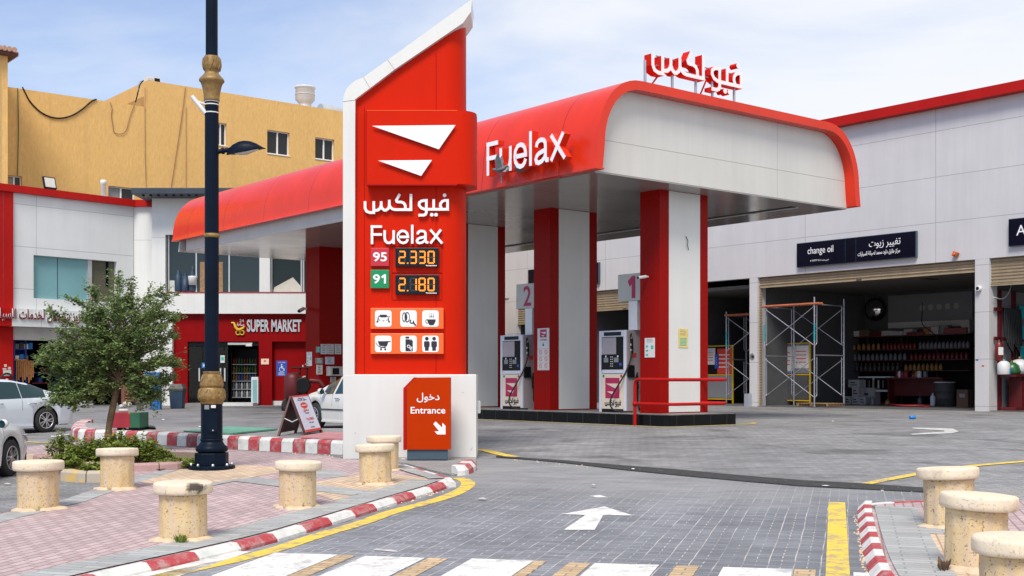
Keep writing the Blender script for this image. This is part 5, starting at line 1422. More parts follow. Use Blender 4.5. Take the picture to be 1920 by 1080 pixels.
# white boxes on the floor
def carton(label, pxc, py, x, w_, h_, z=0.03, mm="carton"):
    y_ = HALL.at_x(pxc, py, x)[0]
    o = thing("carton", label, "box", hloc(x, y_, z), HALL.rz - R(90), "white cartons on the garage floor")
    bx("box_body", mm, o, -w_ / 2, w_ / 2, 0, 0.45, 0, h_, 0.008)
    g = MB(); g.box(-w_ * .3, w_ * .15, -0.004, -0.0005, h_ * .55, h_ * .68); g.box(-w_ * .3, w_ * .3, -0.004, -0.0005, h_ * .25, h_ * .36); g.build("printed_marks", "ink", o)
    return o
for a in ((1589, 752, 5.6, .34, .36, .03, "carton", "small white carton standing alone at the left of the floor stack"), (1603.5, 752, 5.6, .36, .37, .03, "carton", "white carton at the bottom of the middle floor stack"), (1603.5, 735, 5.6, .36, .40, .405, "carton", "white carton in the middle of the floor stack"),
          (1600.5, 718, 5.6, .58, .34, .81, "carton", "wide white carton on top of the floor stack"), (1616.5, 752, 5.6, .34, .36, .03, "carton", "white carton with printed figures right of the floor stack"), (1623, 742, 6.2, .95, .75, .03, "pump_grey", "large grey carton behind the floor stack")):
    carton(a[7], *a[:7])
# workbench and red tool table
def hallthing(name, label, cat, pxc, py, x, group=None): 
    y_ = HALL.at_x(pxc, py, x)[0]
    return thing(name, label, cat, hloc(x, y_), HALL.rz - R(90), group)
o = hallthing("red_workbench", "dark red metal workbench against the garage shelves", "workbench", 1710, 730, 6.2)
bx("top", "bench_red", o, -1.3, 1.5, -0.1, 0.6, 1.15, 1.22); bx("back_panel", "bench_red", o, -1.2, 1.4, 0.4, 0.45, 0.4, 1.148)
for q in (-1.25, 1.4): bx("leg", "bench_red", o, q, q + 0.08, 0, 0.5, 0, 1.148)
o = hallthing("white_tool_rack", "white tool rack with hanging tools beside the red workbench", "tool rack", 1645, 730, 6.3)
bx("shelf", "lead_white", o, -0.95, 0.75, -0.1, 0.4, 1.20, 1.27); 
m = MB(); m.box(-0.25, -0.18, 0, 0.05, 0.6, 1.198); m.box(0.55, 0.62, 0, 0.05, 0.6, 1.198); m.box(-0.18, 0.55, 0, 0.05, 0.58, 0.66); m.build("frame", "lead_white", o)
for q in range(6): bx("hanging_tool", ("oil_gold", "lead_white", "oil_grey")[q % 3], o, -0.9 + q * 0.24, -0.86 + q * 0.24, -0.06, 0.0, 0.75, 1.1)
for pxc, py, mm, h_, lb in ((1636, 755, "oil_grey", .40, "grey plastic can on the garage floor"), (1664, 755, "oil_gold", .25, "small gold can on the garage floor"), (1749, 755, "lead_white", .55, "white bottle standing alone on the garage floor"), (1725, 755, "oil_black", .42, "dark bottle with white spout on the garage floor"),
                            (1713, 715, "oil_red", .3, "red bottle on the red workbench")):
    onb = "workbench" in lb
    q = MB().lathe([(.10, 0), (.11, .03), (.11, h_ * .7), (.04, h_ * .85), (.035, h_)], 12).build("oil_can", mm)
    tag(q, lb, "can", None, hloc(5.3 if not onb else 6.3, HALL.at_x(pxc, py, 5.3 if not onb else 6.3)[0], .03 if not onb else 1.221), 0)
for i, (pxc, mm) in enumerate(((1683, "oil_red"), (1688, "lead_white"), (1692, "oil_red"), (1699, "box_red"), (1719, "can_yellow"), (1724, "lead_white"), (1735, "oil_grey"))):
    lbs = ("red jar at the left end of the red workbench", "white jar beside the red jar on the workbench", "second red jar from the left on the workbench", "dark red tin on the workbench", "yellow tin on the workbench", "white jar right of the yellow tin", "grey jar at the right end of the workbench")
    q = MB().lathe([(.09, 0), (.10, .02), (.10, .28), (.06, .32)], 10).build("jar", mm); tag(q, lbs[i], "jar", "jars on the red workbench", hloc(6.25, HALL.at_x(pxc, 700, 6.25)[0], 1.221), 0)
o = hallthing("drum", "dark steel drum behind the workbench at the pier", "drum", 1772, 740, 6.4)
MB().lathe([(.42, 0), (.44, .02), (.43, .3), (.45, .32), (.43, .34), (.43, .62), (.45, .64), (.43, .66), (.44, .95), (.40, .97)], 20).build("shell", "bin_grey", o); MB().lathe([(.46, .98), (.46, 1.03)], 20).build("lid", "lead_white", o)
o = hallthing("brown_carton", "upright brown carton by the right garage pier", "box", 1804, 750, 4.2)
bx("box_body", "brown_carton", o, -0.25, 0.25, 0, 0.4, 0, 0.72, 0.01); bx("box_label", "print_grey", o, -0.12, 0.12, -0.004, -0.001, 0.4, 0.55)
# red floor frame
p1, p2, p3, p4 = hz(1636, 756), hz(1690, 763), hz(1743, 763.5), hz(1700, 756)
m = MB(); m.tube([(*HALL.w(*q), 0.08) for q in (p1, p2, p3, p4)], 0.045, 8, True)
fo = m.build("floor_frame", "box_red"); tag(fo, "red steel frame lying flat on the garage floor", "frame")
fo2 = MB().tube(bend([(*hloc(6.9, HALL.at_x(1730, 600, 6.9)[0], 4.6),), (*hloc(6.9, HALL.at_x(1728, 600, 6.9)[0], 3.6),), (*hloc(6.9, HALL.at_x(1750, 600, 6.9)[0], 3.2),), (*hloc(6.9, HALL.at_x(1757, 600, 6.9)[0], 2.9),)], 0.2), 0.02, 6).build("hanging_wire", "black")
tag(fo2, "black wire hanging in front of the large garage poster", "wire")
o = hallthing("garage_lamp", "white pendant lamp glinting above the notice stand", "lamp", 1474, 583, 3.0); o.location.z = HALL.at_x(1474, 583, 3.0)[1]
MB().lathe([(.05, .25), (.22, .05), (.24, 0), (.20, -.04)], 14).build("shade", "lens_white", o); MB().rod((0, 0, .2), (0, 0, 0.9), .01).build("cord", "black", o)

# the bay at the right edge: a rack along the partition wall, facing right
def rx(p, y=-0.2): return HALL.at_y(p, 600, y)[0]
def rz_(p, q, y=-0.2): return HALL.at_y(p, q, y)[1]
o = thing("red_rack", "dark red rack with hanging hoses along the wall of the right bay", "rack", (*HALL.w(0, 0), 0.03), HALL.rz)
x0_, x1_ = rx(1866), 7.4
zc = rz_(1890, 704, -.6)
for a in (rx(1877), rx(1904), rx(1935), 6.6): bx("upright", "bench_red", o, a, a + .16, -.14, -.02, 0, 4.4)
for z in (rz_(1880, 585), rz_(1880, 640)): bx("rail", "bench_red", o, x0_, x1_, -.19, -.141, z, z + .13)
bx("back_panel", "print_grey", o, .58, x1_, -.019, .045, 0, 4.4)
bx("counter", "bench_red", o, .60, x1_, -.80, -.2, zc - .08, zc); bx("cabinet", "bench_red", o, 1.15, x1_, -.72, -.22, .12, zc - .081); bx("base_rail", "bench_red", o, .60, x1_, -.80, -.2, 0, .118)
h = MB()
for i in range(9):
    a = rx(1883) + i * (rx(1908) - rx(1883)) / 8; zt0 = rz_(1890, 580)
    h.tube([(a - .09, -.26, zt0), (a - .12, -.30, zt0 - 1.0 - .06 * (i % 3)), (a, -.34, zt0 - 1.35 - .12 * (i % 4)), (a + .12, -.30, zt0 - 0.9), (a + .09, -.26, zt0)], .03, 6)
hs_ = h.build("hose_bundle", "rubber"); tag(hs_, "bundle of black hoses hanging on the dark red rack", "hoses", None, o.location, o.rotation_euler.z)
h = MB().tube(bend([(rx(1863), -.2, rz_(1863, 559)), (rx(1880), -.25, rz_(1880, 564)), (rx(1893), -.25, rz_(1893, 545)), (rx(1896), -.2, rz_(1896, 530))], .3), .02, 6).build("drooping_cable", "lead_white"); tag(h, "pale cable drooping between the red uprights", "cable", None, o.location, o.rotation_euler.z)
for k_ in range(3): bx("teal_parts_tray", "turquoise", o, rx(1912), rx(1926), -.22, -.191, rz_(1915, 600) - .75 * k_, rz_(1915, 600) - .75 * k_ + .5)
def onrack(name, label, cat, p_, z, build_, y=-.5):
    q = thing(name, label, cat, (*HALL.w(rx(p_, y), y), z), HALL.rz); build_(q); return q
zc += .03
def fe_(q):
    MB().lathe([(.12, 0), (.14, .03), (.14, .58), (.09, .68), (.035, .72), (.035, .78)], 16).build("cylinder", "oil_red", q); MB().box(-.09, .09, -.148, -.141, .22, .50, Matrix.Rotation(R(-35), 4, "Z")).build("sheet_label", "paper", q); bx("handle", "black", q, -.04, .12, -.03, .03, .79, .86)
onrack("fire_extinguisher", "red fire extinguisher hung beside the pier in the right bay", "fire extinguisher", 1873, rz_(1873, 677, -.35), fe_, -.35)
onrack("plastic_jug", "white plastic jug on the red counter", "jug", 1882, zc, lambda q: (MB().lathe([(.20, 0), (.22, .03), (.22, .40), (.14, .48), (.06, .50)], 14).build("jug_body", "lead_white", q), MB().lathe([(.05, .501), (.05, .55)], 10).build("cap", "turquoise", q)))
onrack("gas_bottle", "round white gas bottle on the red counter", "gas bottle", 1912, zc, lambda q: (MB().lathe([(.18, 0), (.30, .06), (.36, .22), (.34, .42), (.20, .54), (.08, .57)], 18).build("tank", "lead_white", q), MB().lathe([(.05, .571), (.05, .66)], 10).build("valve", "oil_gold", q)))
onrack("spray_can", "small blue can at the front of the red counter", "can", 1892, zc, lambda q: (MB().lathe([(.05, 0), (.055, .01), (.055, .20), (.03, .23)], 10).build("can_body", "bottle_blue", q), MB().lathe([(.025, .231), (.02, .27)], 8).build("nozzle", "white", q)), -.68)
onrack("tool_bag", "green and yellow bag on the red counter", "bag", 1897, zc, lambda q: (MB().lathe([(.26, 0), (.32, .1), (.26, .34), (.12, .45)], 10).build("bag_body", "can_green", q), MB().tube([(-.12, 0, .4), (0, 0, .52), (.12, 0, .4)], .02, 6).build("handle", "can_yellow", q)), -.4)
# blue tin on the road
p = gp(1711, 786)
o = MB().lathe([(.04, -.09), (.055, -.08), (.055, .08), (.04, .09)], 14, (0, 0, .055), "x").build("crushed_tin", "bottle_blue"); tag(o, "blue drinks tin lying on the forecourt before the open bay", "tin", None, p, 0.2)
o = bx("blue_box", "car_silver", None, -.12, .12, -.1, .1, 0, .55); tag(o, "small grey blue box at the foot of the hall pier", "box", None, hloc(-0.16, HALL.at_x(1402, 764, -0.16)[0], 0.0), HALL.rz)
# ================================================================== supermarket block (faces the camera)
MY = 54.0; KM = MY / F
MX0 = (285 - CX) * KM
mk = thing("supermarket", "white two storey block with red supermarket shopfront and navy roof slab", "building", (MX0, MY, 0), 0)
def mx(p): return (p - 285) * KM
def mz(p): return HC - (p - HY) * KM
XE = mx(905)
m = MB()
zs, zw0, zw1, ztop = mz(588), mz(548), mz(440), mz(372)
m.box(0, XE, 0, 0.4, zs, zw0); m.box(0, mx(310), 0, 0.4, zw0, zw1); m.box(mx(487), mx(506), 0, 0.4, zw0, zw1); m.box(mx(640), XE, 0, 0.4, zw0, zw1); m.box(0, XE, 0, 0.4, zw1, ztop)
m.box(0, mx(323), 0, 0.4, -0.2, zs); m.box(0, 0.4, 0.4, 8, -0.2, ztop); m.box(XE - 0.4, XE, 0.4, 8, -0.2, ztop)
m.build("wall", "white_market", mk)
bx("sill", "red_trim", mk, mx(312), mx(640), -0.03, 0.0, zw0 - 0.02, zw0 + 0.015)
sl = MB(); sl.box(mx(263), mx(700), -1.3, 8.2, mz(372), mz(360.5)); sl.build("roof_slab", "navy_slab", mk, 0.02)
m = MB()
for q in range(8): m.box(mx(280 + q * 14), mx(283 + q * 14), -1.1, -0.9, mz(372) - 0.06, mz(372))
m.build("slab_lamps", "black", mk)
def mwin(a, b, mm, extra=()):
    w = bx("window", mm, mk, mx(a), mx(b), 0.30, 0.33, zw0 + 0.002, zw1 - 0.002)
    for q in extra: bx("frame_bar", "alu", w, mx(q), mx(q + 2.6), 0.24, 0.299, zw0 + 0.004, zw1 - 0.004)
    return w
w1 = mwin(310.2, 487, "glass_slate", (312, 364, 426, 484)); w2 = mwin(506, 639.8, "glass_slate", (506, 562, 566))
for a, b, c, d, mm, nm in ((313.5, 334, 525, 547.5, "lens_white", "stored_panel"), (372, 415, 490, 547.5, "wood", "stored_plywood"), (336, 363, 544, 547.5, "box_red", "stored_frame")):
    bx(nm, mm, w1, mx(a), mx(b), 0.27, 0.295, mz(d), mz(c))
for a, c, d in ((331, 505, 546), (344, 512, 546), (358, 498, 546)): MB().lathe([(.15, mz(546)), (.17, mz(543)), (.17, mz(517)), (.06, mz(c + 6)), (.06, mz(c))], 12, (mx(a), 0.29, 0)).build("stored_bottle", "bin_blue", w1)
MB().lathe([(.18, mz(534)), (.21, mz(520)), (.21, mz(517))], 12, (mx(359), 0.22, 0)).build("stored_bucket", "lead_white", w1)
m = MB(); m.prism([(mx(510), mz(547)), (mx(564), mz(547)), (mx(562), mz(536)), (mx(547), mz(519)), (mx(512), mz(538))], (0, 0.297, 0), (1, 0, 0), (0, 0, 1), 0, 0.02); m.build("stored_foam", "foam", w2)
# red shopfront, set back 0.25
zr = mz(640)
m = MB(); yb = 0.25
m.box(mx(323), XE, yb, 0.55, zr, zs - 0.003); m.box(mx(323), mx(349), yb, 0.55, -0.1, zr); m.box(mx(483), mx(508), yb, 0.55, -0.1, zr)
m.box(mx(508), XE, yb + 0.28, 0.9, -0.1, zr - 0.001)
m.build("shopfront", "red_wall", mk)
bx("door_step", "white_panel", mk, mx(508), mx(640), yb + 0.16, yb + 0.278, -0.1, mz(752))
bx("entrance_step", "white_panel", mk, mx(396), mx(482), -0.9, 0.24, -0.2, mz(754.5))
st = MB(); st.prism([(mx(340), mz(764)), (mx(358), mz(755.5)), (mx(396) - 0.01, mz(755.5)), (mx(396) - 0.01, mz(764))], (0, 0.2, 0), (1, 0, 0), (0, 0, 1), 0, 1.0); st.build("ramp", "kerb_top", mk)
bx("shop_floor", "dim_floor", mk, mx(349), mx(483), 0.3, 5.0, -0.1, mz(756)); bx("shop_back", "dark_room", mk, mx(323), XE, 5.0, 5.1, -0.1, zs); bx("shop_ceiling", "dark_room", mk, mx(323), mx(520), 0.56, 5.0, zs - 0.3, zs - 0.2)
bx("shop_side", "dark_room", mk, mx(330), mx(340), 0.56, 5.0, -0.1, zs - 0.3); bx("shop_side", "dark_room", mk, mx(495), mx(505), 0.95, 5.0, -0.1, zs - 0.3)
# glass doors
def door(a, b):
    g = bx("glass_door", "glass_door", mk, mx(a), mx(b), 0.36, 0.38, mz(756), mz(649))
    bx("handle", "alu", g, mx(b) - 0.16, mx(b) - 0.10, 0.28, 0.345, mz(715), mz(690))
    return g
door(350, 376); door(377, 416); door(417, 424)
bx("door_header", "black", mk, mx(349), mx(483), 0.34, 0.44, mz(648), mz(640.5)); bx("transom_light", "lens_white", mk, mx(424), mx(470), 0.30, 0.338, mz(646), mz(642)); bx("bracket_light", "lead_white", mk, mx(460), mx(471), 0.1, 0.30, mz(649), mz(645))
# lettering and trolley emblem
text("lettering", "SUPER MARKET", ["pump_grey" if False else "alu", "print_grey"], mk, (mx(461), yb - 0.005, mz(622)), (1, 0, 0), (0, 0, 1), mx(563.5) - mx(461), mz(598.5) - mz(622), 0.05, 0.03, side=1)
tw = MB(); tw.tube([(mx(432), yb - .05, mz(605)), (mx(436.5), yb - .05, mz(605)), (mx(439), yb - .05, mz(612)), (mx(443), yb - .05, mz(617.5)), (mx(448), yb - .05, mz(618)), (mx(454), yb - .05, mz(615)), (mx(457), yb - .05, mz(611.5))], [.045, .05, .06, .07, .07, .06, .04], 8)
for q in (444.5, 452):
    tw.tube([(mx(q) + .095 * math.cos(R(30 * i)), yb - .05, mz(623.5) + .095 * math.sin(R(30 * i))) for i in range(12)], .03, 6, True)
tw.build("trolley_emblem", "yellow_metal", mk)
text("small_number", "24", "lead_white", mk, (mx(447), yb - 0.004, mz(603.5)), (1, 0, 0), (0, 0, 1), .19, .13, .01, 0.01)
text("small_word", "\u0633\u0627\u0639\u0629", "lead_white", mk, (mx(441.5), yb - 0.004, mz(610.5)), (1, 0, 0), (0, 0, 1), .33, .14, .01, 0.015, True)
text("cream_lettering", "\u062A", "cream", mk, (mx(563), yb + 0.275, mz(690)), (1, 0, 0), (0, 0, 1), .35, .20, .006, 0.02, True)
text("cream_lettering", "OIL", "cream", mk, (mx(561.5), yb + 0.275, mz(716)), (1, 0, 0), (0, 0, 1), .62, .27, .006, 0.02)
def wallsheet(label, a, b, c, d, mm, y, cat="notice", fn=None):
    o = thing("wall_notice" if cat == "notice" else "wall_sign", label, cat, (MX0 + mx(a), MY + y, mz(d)), 0)
    W, H = mx(b) - mx(a), mz(c) - mz(d); bx("sheet", mm, o, 0, W, -0.012, 0, 0, H)
    for q in (fn,):
        if q: q(o, W, H)
    return o
def inv(o, W, H):
    g = MB(); y = -0.013
    g.prism(circ(W * .50, H * .74, W * .07, 12), (0, y, 0), (1, 0, 0), (0, 0, 1), 0, .004)
    for a, b, w_ in (((.48, .68), (.50, .52), .07), ((.50, .52), (.68, .50), .06), ((.68, .50), (.78, .36), .06), ((.49, .62), (.64, .60), .05)):
        L, Rr = strip([(a[0] * W, a[1] * H), (b[0] * W, b[1] * H)], w_ * W * 1.4); g.prism([tuple(L[0]), tuple(L[1]), tuple(Rr[1]), tuple(Rr[0])], (0, y, 0), (1, 0, 0), (0, 0, 1), 0, .004 + a[0] * .002)
    cx_, cz_, r_ = W * .50, H * .44, W * .22
    A = [(cx_ + r_ * math.cos(R(a)), cz_ + r_ * math.sin(R(a))) for a in range(110, 360, 20)]; L, Rr = strip(A, W * .05)
    for i in range(len(A) - 1): g.prism([tuple(L[i]), tuple(L[i + 1]), tuple(Rr[i + 1]), tuple(Rr[i])], (0, y, 0), (1, 0, 0), (0, 0, 1), 0, .003)
    g.build("wheelchair_symbol", "paper", o)
    text("arabic_lettering", "\u0645\u0648\u0642\u0641 \u062E\u0627\u0635", "paper", o, (W * .15, -0.013, H * .84), (1, 0, 0), (0, 0, 1), W * .7, H * .10, .003, 0.02, True)
    row_marks(o, W, H, H * .06, H * .20, 3, "paper", t=.02)
    for c in kids(o):
        if c.name.startswith("text_rows"): c.location.y = -0.012
wallsheet("blue wheelchair parking sign on the red wall", 514, 534, 676, 705, "print_blue", yb + 0.278, "sign", inv)
wallsheet("small cream notice on the red pier beside the shop door", 487.5, 502, 672.5, 683, "cream", yb - 0.002, "notice", lambda o, W, H: bx("orange_disc", "orange", o, W * .35, W * .65, -.016, -.0125, H * .4, H * .8))
wallsheet("blue and white sticker sheet on the left shop door", 375, 383.5, 680, 690, "bottle_blue", 0.33, "notice", lambda o, W, H: bx("white_square", "paper", o, W * .28, W * .72, -.016, -.0125, H * .28, H * .72))
wallsheet("white sheet taped to the shop door glass beside the lamp pole", 410, 418, 666, 680, "paper", 0.33, "notice", lambda o, W, H: bx("printed_block", "print_teal", o, W * .15, W * .85, -.016, -.0125, H * .3, H * .8))
# drinks fridge
fr_ = thing("drinks_fridge", "tall black drinks fridge with lit shelves inside the shop door", "fridge", (MX0 + mx(425) - .15, MY + 1.7, mz(756)), 0)
FW = mx(472) - mx(425); FH = mz(652) - mz(756)
bx("cabinet", "black", fr_, 0, FW, 0.55, 0.62, 0, FH); bx("side", "black", fr_, -0.05, -0.001, 0, 0.62, 0, FH); bx("side", "black", fr_, FW + .001, FW + .05, 0, 0.62, 0, FH)
levels = [0.25, 0.62, 1.0, 1.36, 1.76]
for z in levels: bx("shelf", "alu", fr_, 0.002, FW - .002, 0.0, 0.54, z - .03, z)
def can_(mm, lb):
    return tag(MB().lathe([(.045, 0), (.055, .01), (.055, .22), (.04, .27), (.022, .30), (.022, .33)], 8).build("drink_bottle", mm), lb, "bottle", "bottles in the drinks fridge")
for r_, (z, set_, lb) in enumerate(((levels[0], ("oil_grey", "lead_white"), "grey jar on the bottom fridge shelf"), (levels[1], ("oil_grey", "lead_white"), "grey jar on the second fridge shelf from the bottom"), (levels[2], ("oil_gold", "can_blue"), "gold or blue packet on the middle fridge shelf"),
        (levels[3], ("can_yellow", "can_green"), "yellow or green bottle on the fourth fridge shelf"), (levels[4], ("oil_red", "can_green"), "red or green bottle on the top fridge shelf"))):
    protos = None
    for i in range(9):
        mm = set_[(i // 2 if r_ > 1 else i) % 2]
        p = (fr_.location.x + 0.06 + i * (FW - .12) / 8, fr_.location.y + 0.10, fr_.location.z + z)
        q = can_(mm, lb.replace("gold or blue", "gold" if mm == "oil_gold" else "blue").replace("yellow or green", "yellow" if mm == "can_yellow" else "green").replace("red or green", "red" if mm == "oil_red" else "green").replace("grey jar", "grey jar" if mm == "oil_grey" else "white jar")); q.location = p
o = thing("ice_cream_freezer", "white glass fronted freezer beside the shop entrance", "freezer", (MX0 + mx(471), MY + 0.0, mz(757)), 0)
bx("cabinet", "lead_white", o, 0, mx(484) - mx(471), 0, .24, 0, mz(707) - mz(757), .01); bx("glass_panel", "glass_teal", o, .06, mx(484) - mx(471) - .05, -.01, -.001, .08, mz(712) - mz(757))
# kiosk-side notices on the red canopy column at the far end
def kiosk(label, a, b, c, d, mm, marks="print_grey", fn=None):
    t = 1.076 + 17.0
    x0, z1 = CA.at_y(a, c, t); x1, _ = CA.at_y(b, c, t); z0 = CA.at_y(a, d, t)[1]
    o = thing("framed_notice", label, "notice", (*CA.w(x0, t - 0.02), z0), CA.rz, "notices on the far red column")
    W, H = x1 - x0, z1 - z0; bx("sheet", mm, o, 0, W, -.01, .015, 0, H)
    row_marks(o, W, H, H * .15, H * .85, 5, marks, t=.02)
    for q in kids(o):
        if q.name.startswith("text_rows"): q.location.y = -.01
for a in (("green framed notice at the left end of the top row", 592.5, 600, 650, 661, "print_teal", "paper"), ("white notice with two dark figures in the top row", 601, 612, 645, 664, "paper", "print_blue"), ("white notice in the middle of the top row", 613, 625, 645, 664, "paper", "print_grey"),
          ("white notice at the right end of the top row", 627, 639, 645, 664, "paper", "print_grey"), ("grey printed notice under the green one", 591, 605, 671, 682, "print_grey", "paper"), ("plain pale notice in the second row", 609.5, 626, 669, 683, "board_white", "print_grey"),
          ("white notice with a dark picture in the third row", 593, 604, 684, 702, "paper", "ink"), ("small pale card under the meter box", 619, 629, 707, 717, "paper", "print_grey")):
    kiosk(a[0], *a[1:])
t = 1.076 + 17.0
x0, z1 = CA.at_y(611, 687, t); x1, z0 = CA.at_y(640, 705, t)
o = thing("meter_box", "grey open meter box on the far red column", "meter box", (*CA.w(x0, t - .02), z0), CA.rz)
bx("casing", "grey_band", o, 0, x1 - x0, -.16, .0, 0, z1 - z0, .01); bx("window", "black", o, .18, (x1 - x0) * .68, -.175, -.161, .06, z1 - z0 - .06); bx("door", "grey_band", o, .02, .10, -.26, -.161, .02, z1 - z0 - .02)
tq, zt_ = CA.at_x(575, 660, 3.17); tr_, zb_ = CA.at_x(585, 686, 3.17)
notice("column_notice", "white sheet with green spots on the left face of the far red column", "notice", 3.165, tq, zb_, tq - tr_, zt_ - zb_, "l", b_green)
tq, zq = CA.at_x(576, 579, 3.17); X_, Y_ = CA.w(3.17, tq)
cctv("small dark camera on the far red column", (X_, Y_, zq), (-0.2, -0.9, -0.25), 1.1, nl)

# ================================================================== auto shop wing (facade y = 0, origin at its right end)
WG = Frame(-17.2, 55.0, math.atan2(0.748, 0.6636))
wg = thing("auto_parts_shop", "white auto service shop with red roof edge and red corner pilaster", "building", (WG.o[0], WG.o[1], 0), WG.rz)
def gx(px_, py_=700, y=0.0): return WG.at_y(px_, py_, y)[0]
def gzz(px_, py_, y=0.0): return WG.at_y(px_, py_, y)[1]
ZB, ZT2 = 9.0, 9.30
wx0, wx1 = gx(63), gx(219); wz1, wz0 = gzz(63, 478), gzz(63, 559)
sgz1, sgz0 = gzz(13, 579), gzz(13, 612)
LX = -14.0; px0 = gx(22.5)
m = MB()
m.box(px0, wx0, 0, .35, sgz1, ZB); m.box(wx1, 0, 0, .35, sgz0 - .2, ZB); m.box(wx0, wx1, 0, .35, wz1, ZB); m.box(wx0, wx1, 0, .35, sgz1, wz0)
m.box(gx(236), 0, 0, .35, -0.2, sgz0 - .2)
m.build("wall", "white_wing", wg)
bx("shop_side_wall", "white_wing", wg, LX, gx(-22), 0.02, .35, -0.2, ZB)
bx("pilaster", "red_trim", wg, gx(-21), px0, -0.12, .35, -0.2, ZB); bx("pilaster_edge", "box_red", wg, gx(3.6) - .02, gx(3.6) + .02, -0.125, -0.12, sgz1, ZB)
bx("roof_trim", "red_trim", wg, LX, 0.12, -0.22, .35, ZB, ZT2); bx("roof", "white_panel", wg, LX, 0, .35, 7, ZB - .1, ZB + .1)
w_ = bx("window", "glass_teal", wg, wx0 + .002, gx(170), .20, .23, wz0 + .002, wz1 - .002)
bx("window_bar", "print_teal" if False else "slate", w_, gx(112) - .015, gx(112) + .015, .19, .199, wz0 + .01, wz1 - .01)
w2_ = bx("window", "glass_olive", wg, gx(173.5), wx1 - .002, .22, .25, wz0 + .002, wz1 - .002); bx("frame", "alu", w2_, gx(167.5), gx(175), .12, .199, wz0 + .002, wz1 - .002)
bx("dark_strip", "sign_navy", w2_, gx(203), gx(208), .205, .219, wz0 + .7, wz1 - .01)
bx("fascia", "white_wing", wg, gx(13), gx(242), -0.45, -0.001, sgz0, sgz1); bx("fascia_end", "red_trim", wg, gx(-21), gx(13) - .002, -0.45, -0.121, sgz0, sgz1)
ya, yb2 = gx(-26, 600, -0.46), gx(214, 600, -0.46)
text("lettering", "\u0645\u0631\u0643\u0632 \u0639\u0628\u062F \u0627\u0644\u0639\u0632\u064A\u0632 \u0633\u0648\u064A\u062F\u0627\u0646 \u0644\u062E\u062F\u0645\u0627\u062A \u0627\u0644\u0633\u064A\u0627\u0631\u0627\u062A", ["maroon", "paper"], wg, (ya, -0.455, sgz0 + .18), (1, 0, 0), (0, 0, 1), yb2 - ya, 0.56, .06, 0.025, True, side=1)
bx("lintel", "grey_band", wg, px0, gx(236), .02, .33, sgz0 - .55, sgz0 - .004)
# dark interior
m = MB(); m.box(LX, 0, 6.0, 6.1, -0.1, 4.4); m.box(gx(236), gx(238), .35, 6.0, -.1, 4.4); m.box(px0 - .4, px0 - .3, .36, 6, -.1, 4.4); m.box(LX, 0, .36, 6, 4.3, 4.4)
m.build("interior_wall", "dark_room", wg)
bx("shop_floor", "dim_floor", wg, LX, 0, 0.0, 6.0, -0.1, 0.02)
def gthing(name, label, cat, px_, y, z=0.02, group=None): return thing(name, label, cat, (*WG.w(gx(px_, 700, y), y), z), WG.rz, group)
for i, pxq in enumerate((98, 143)):
    o = gthing("ceiling_lamp", ("round white ceiling lamp at the left of the shop opening", "round white ceiling lamp half behind the tree")[i], "lamp", pxq, .25, sgz0 - .85)
    MB().lathe([(.10, .30), (.16, .28), (.17, .02), (.12, -.03)], 14).build("shade", "lens_white", o); MB().rod((0, 0, .29), (0, 0, .40), .02).build("stem", "black", o)
o = gthing("blue_rack", "tall blue shelf rack of small parts at the shop opening", "rack", 26, .45)
RW = gx(50, 700, .45) - gx(26, 700, .45)
m = MB()
for a in (0, RW - .06): m.box(a, a + .06, 0, .5, 0, 3.55)
m.box(.061, RW - .061, .45, .48, 0, 3.55); m.build("frame", "rack_blue", o)
for z in (.5, 1.1, 1.9, 2.4, 2.9, 3.4): bx("shelf", "rack_blue", o, .062, RW - .062, 0, .449, z, z + .04)
for i in range(10):
    z = (2.44, 2.94, 1.94)[i % 3]; a = .08 + (i // 3) * .2
    tag(bx("part_box", ("oil_grey", "bottle_blue", "paper", "oil_black")[i % 4], None, 0, .16, 0, .3, 0, .22 + .05 * (i % 2)), ("grey", "blue", "white", "black")[i % 4] + " parts box on the " + ("third", "top", "second")[i % 3] + " shelf of the blue rack, " + ("left end", "left of centre", "right of centre", "right end")[i // 3], "box", "parts boxes on the blue rack", (*WG.w(gx(26, 700, .45) + a, .47), .02 + z), WG.rz)
h = MB()
for i in range(9): h.box(.06 + i * .09, .11 + i * .09, -.09, -.05, 1.0 + .12 * (i % 3), 1.95)
q = h.build("hanging_straps", "strap"); tag(q, "orange and brown straps hanging on the blue rack", "straps", None, o.location, WG.rz)
MB().rod((.0, -.05, 1.97), (RW, -.05, 1.97), .03).build("hanging_rail", "strap", o)
for i, (pxq, y, z1_, lbl) in enumerate(((60, 2.0, 1.75, "dark shelf of goods at the left inside the shop"), (105, 3.0, 1.75, "dark shelf of goods in the middle inside the shop"))):
    o = gthing("goods_shelf", lbl, "shelf", pxq, y)
    for z in (.5, .95, 1.4, 1.85): bx("shelf", "box_red" if z == .95 else "rack_blue", o, 0, 2.0, 0, .5, z, z + .05)
    for a in (0, 1.95): bx("upright", "rack_blue", o, a, a + .05, .5, .55, 0, 2.3)
    for k_ in range(8): bx("goods", ("oil_grey", "can_blue", "oil_red", "oil_black")[(k_ + i) % 4], o, .1 + .23 * k_, .28 + .23 * k_, .05, .4, (.55, 1.0, 1.45, 1.9)[k_ % 4], (.55, 1.0, 1.45, 1.9)[k_ % 4] + .22)
o = gthing("blue_cabinet", "dark blue cabinet standing inside the shop opening", "cabinet", 118, .9); bx("cabinet_body", "rack_blue", o, 0, 1.25, 0, .6, 0, 1.75, .01); bx("door_gap", "black", o, .61, .63, -.004, -.0005, .1, 1.65)
o = gthing("air_cooler", "two white air coolers standing together at the shop opening" if False else "white twin air cooler standing at the shop opening", "air cooler", 147, .1)
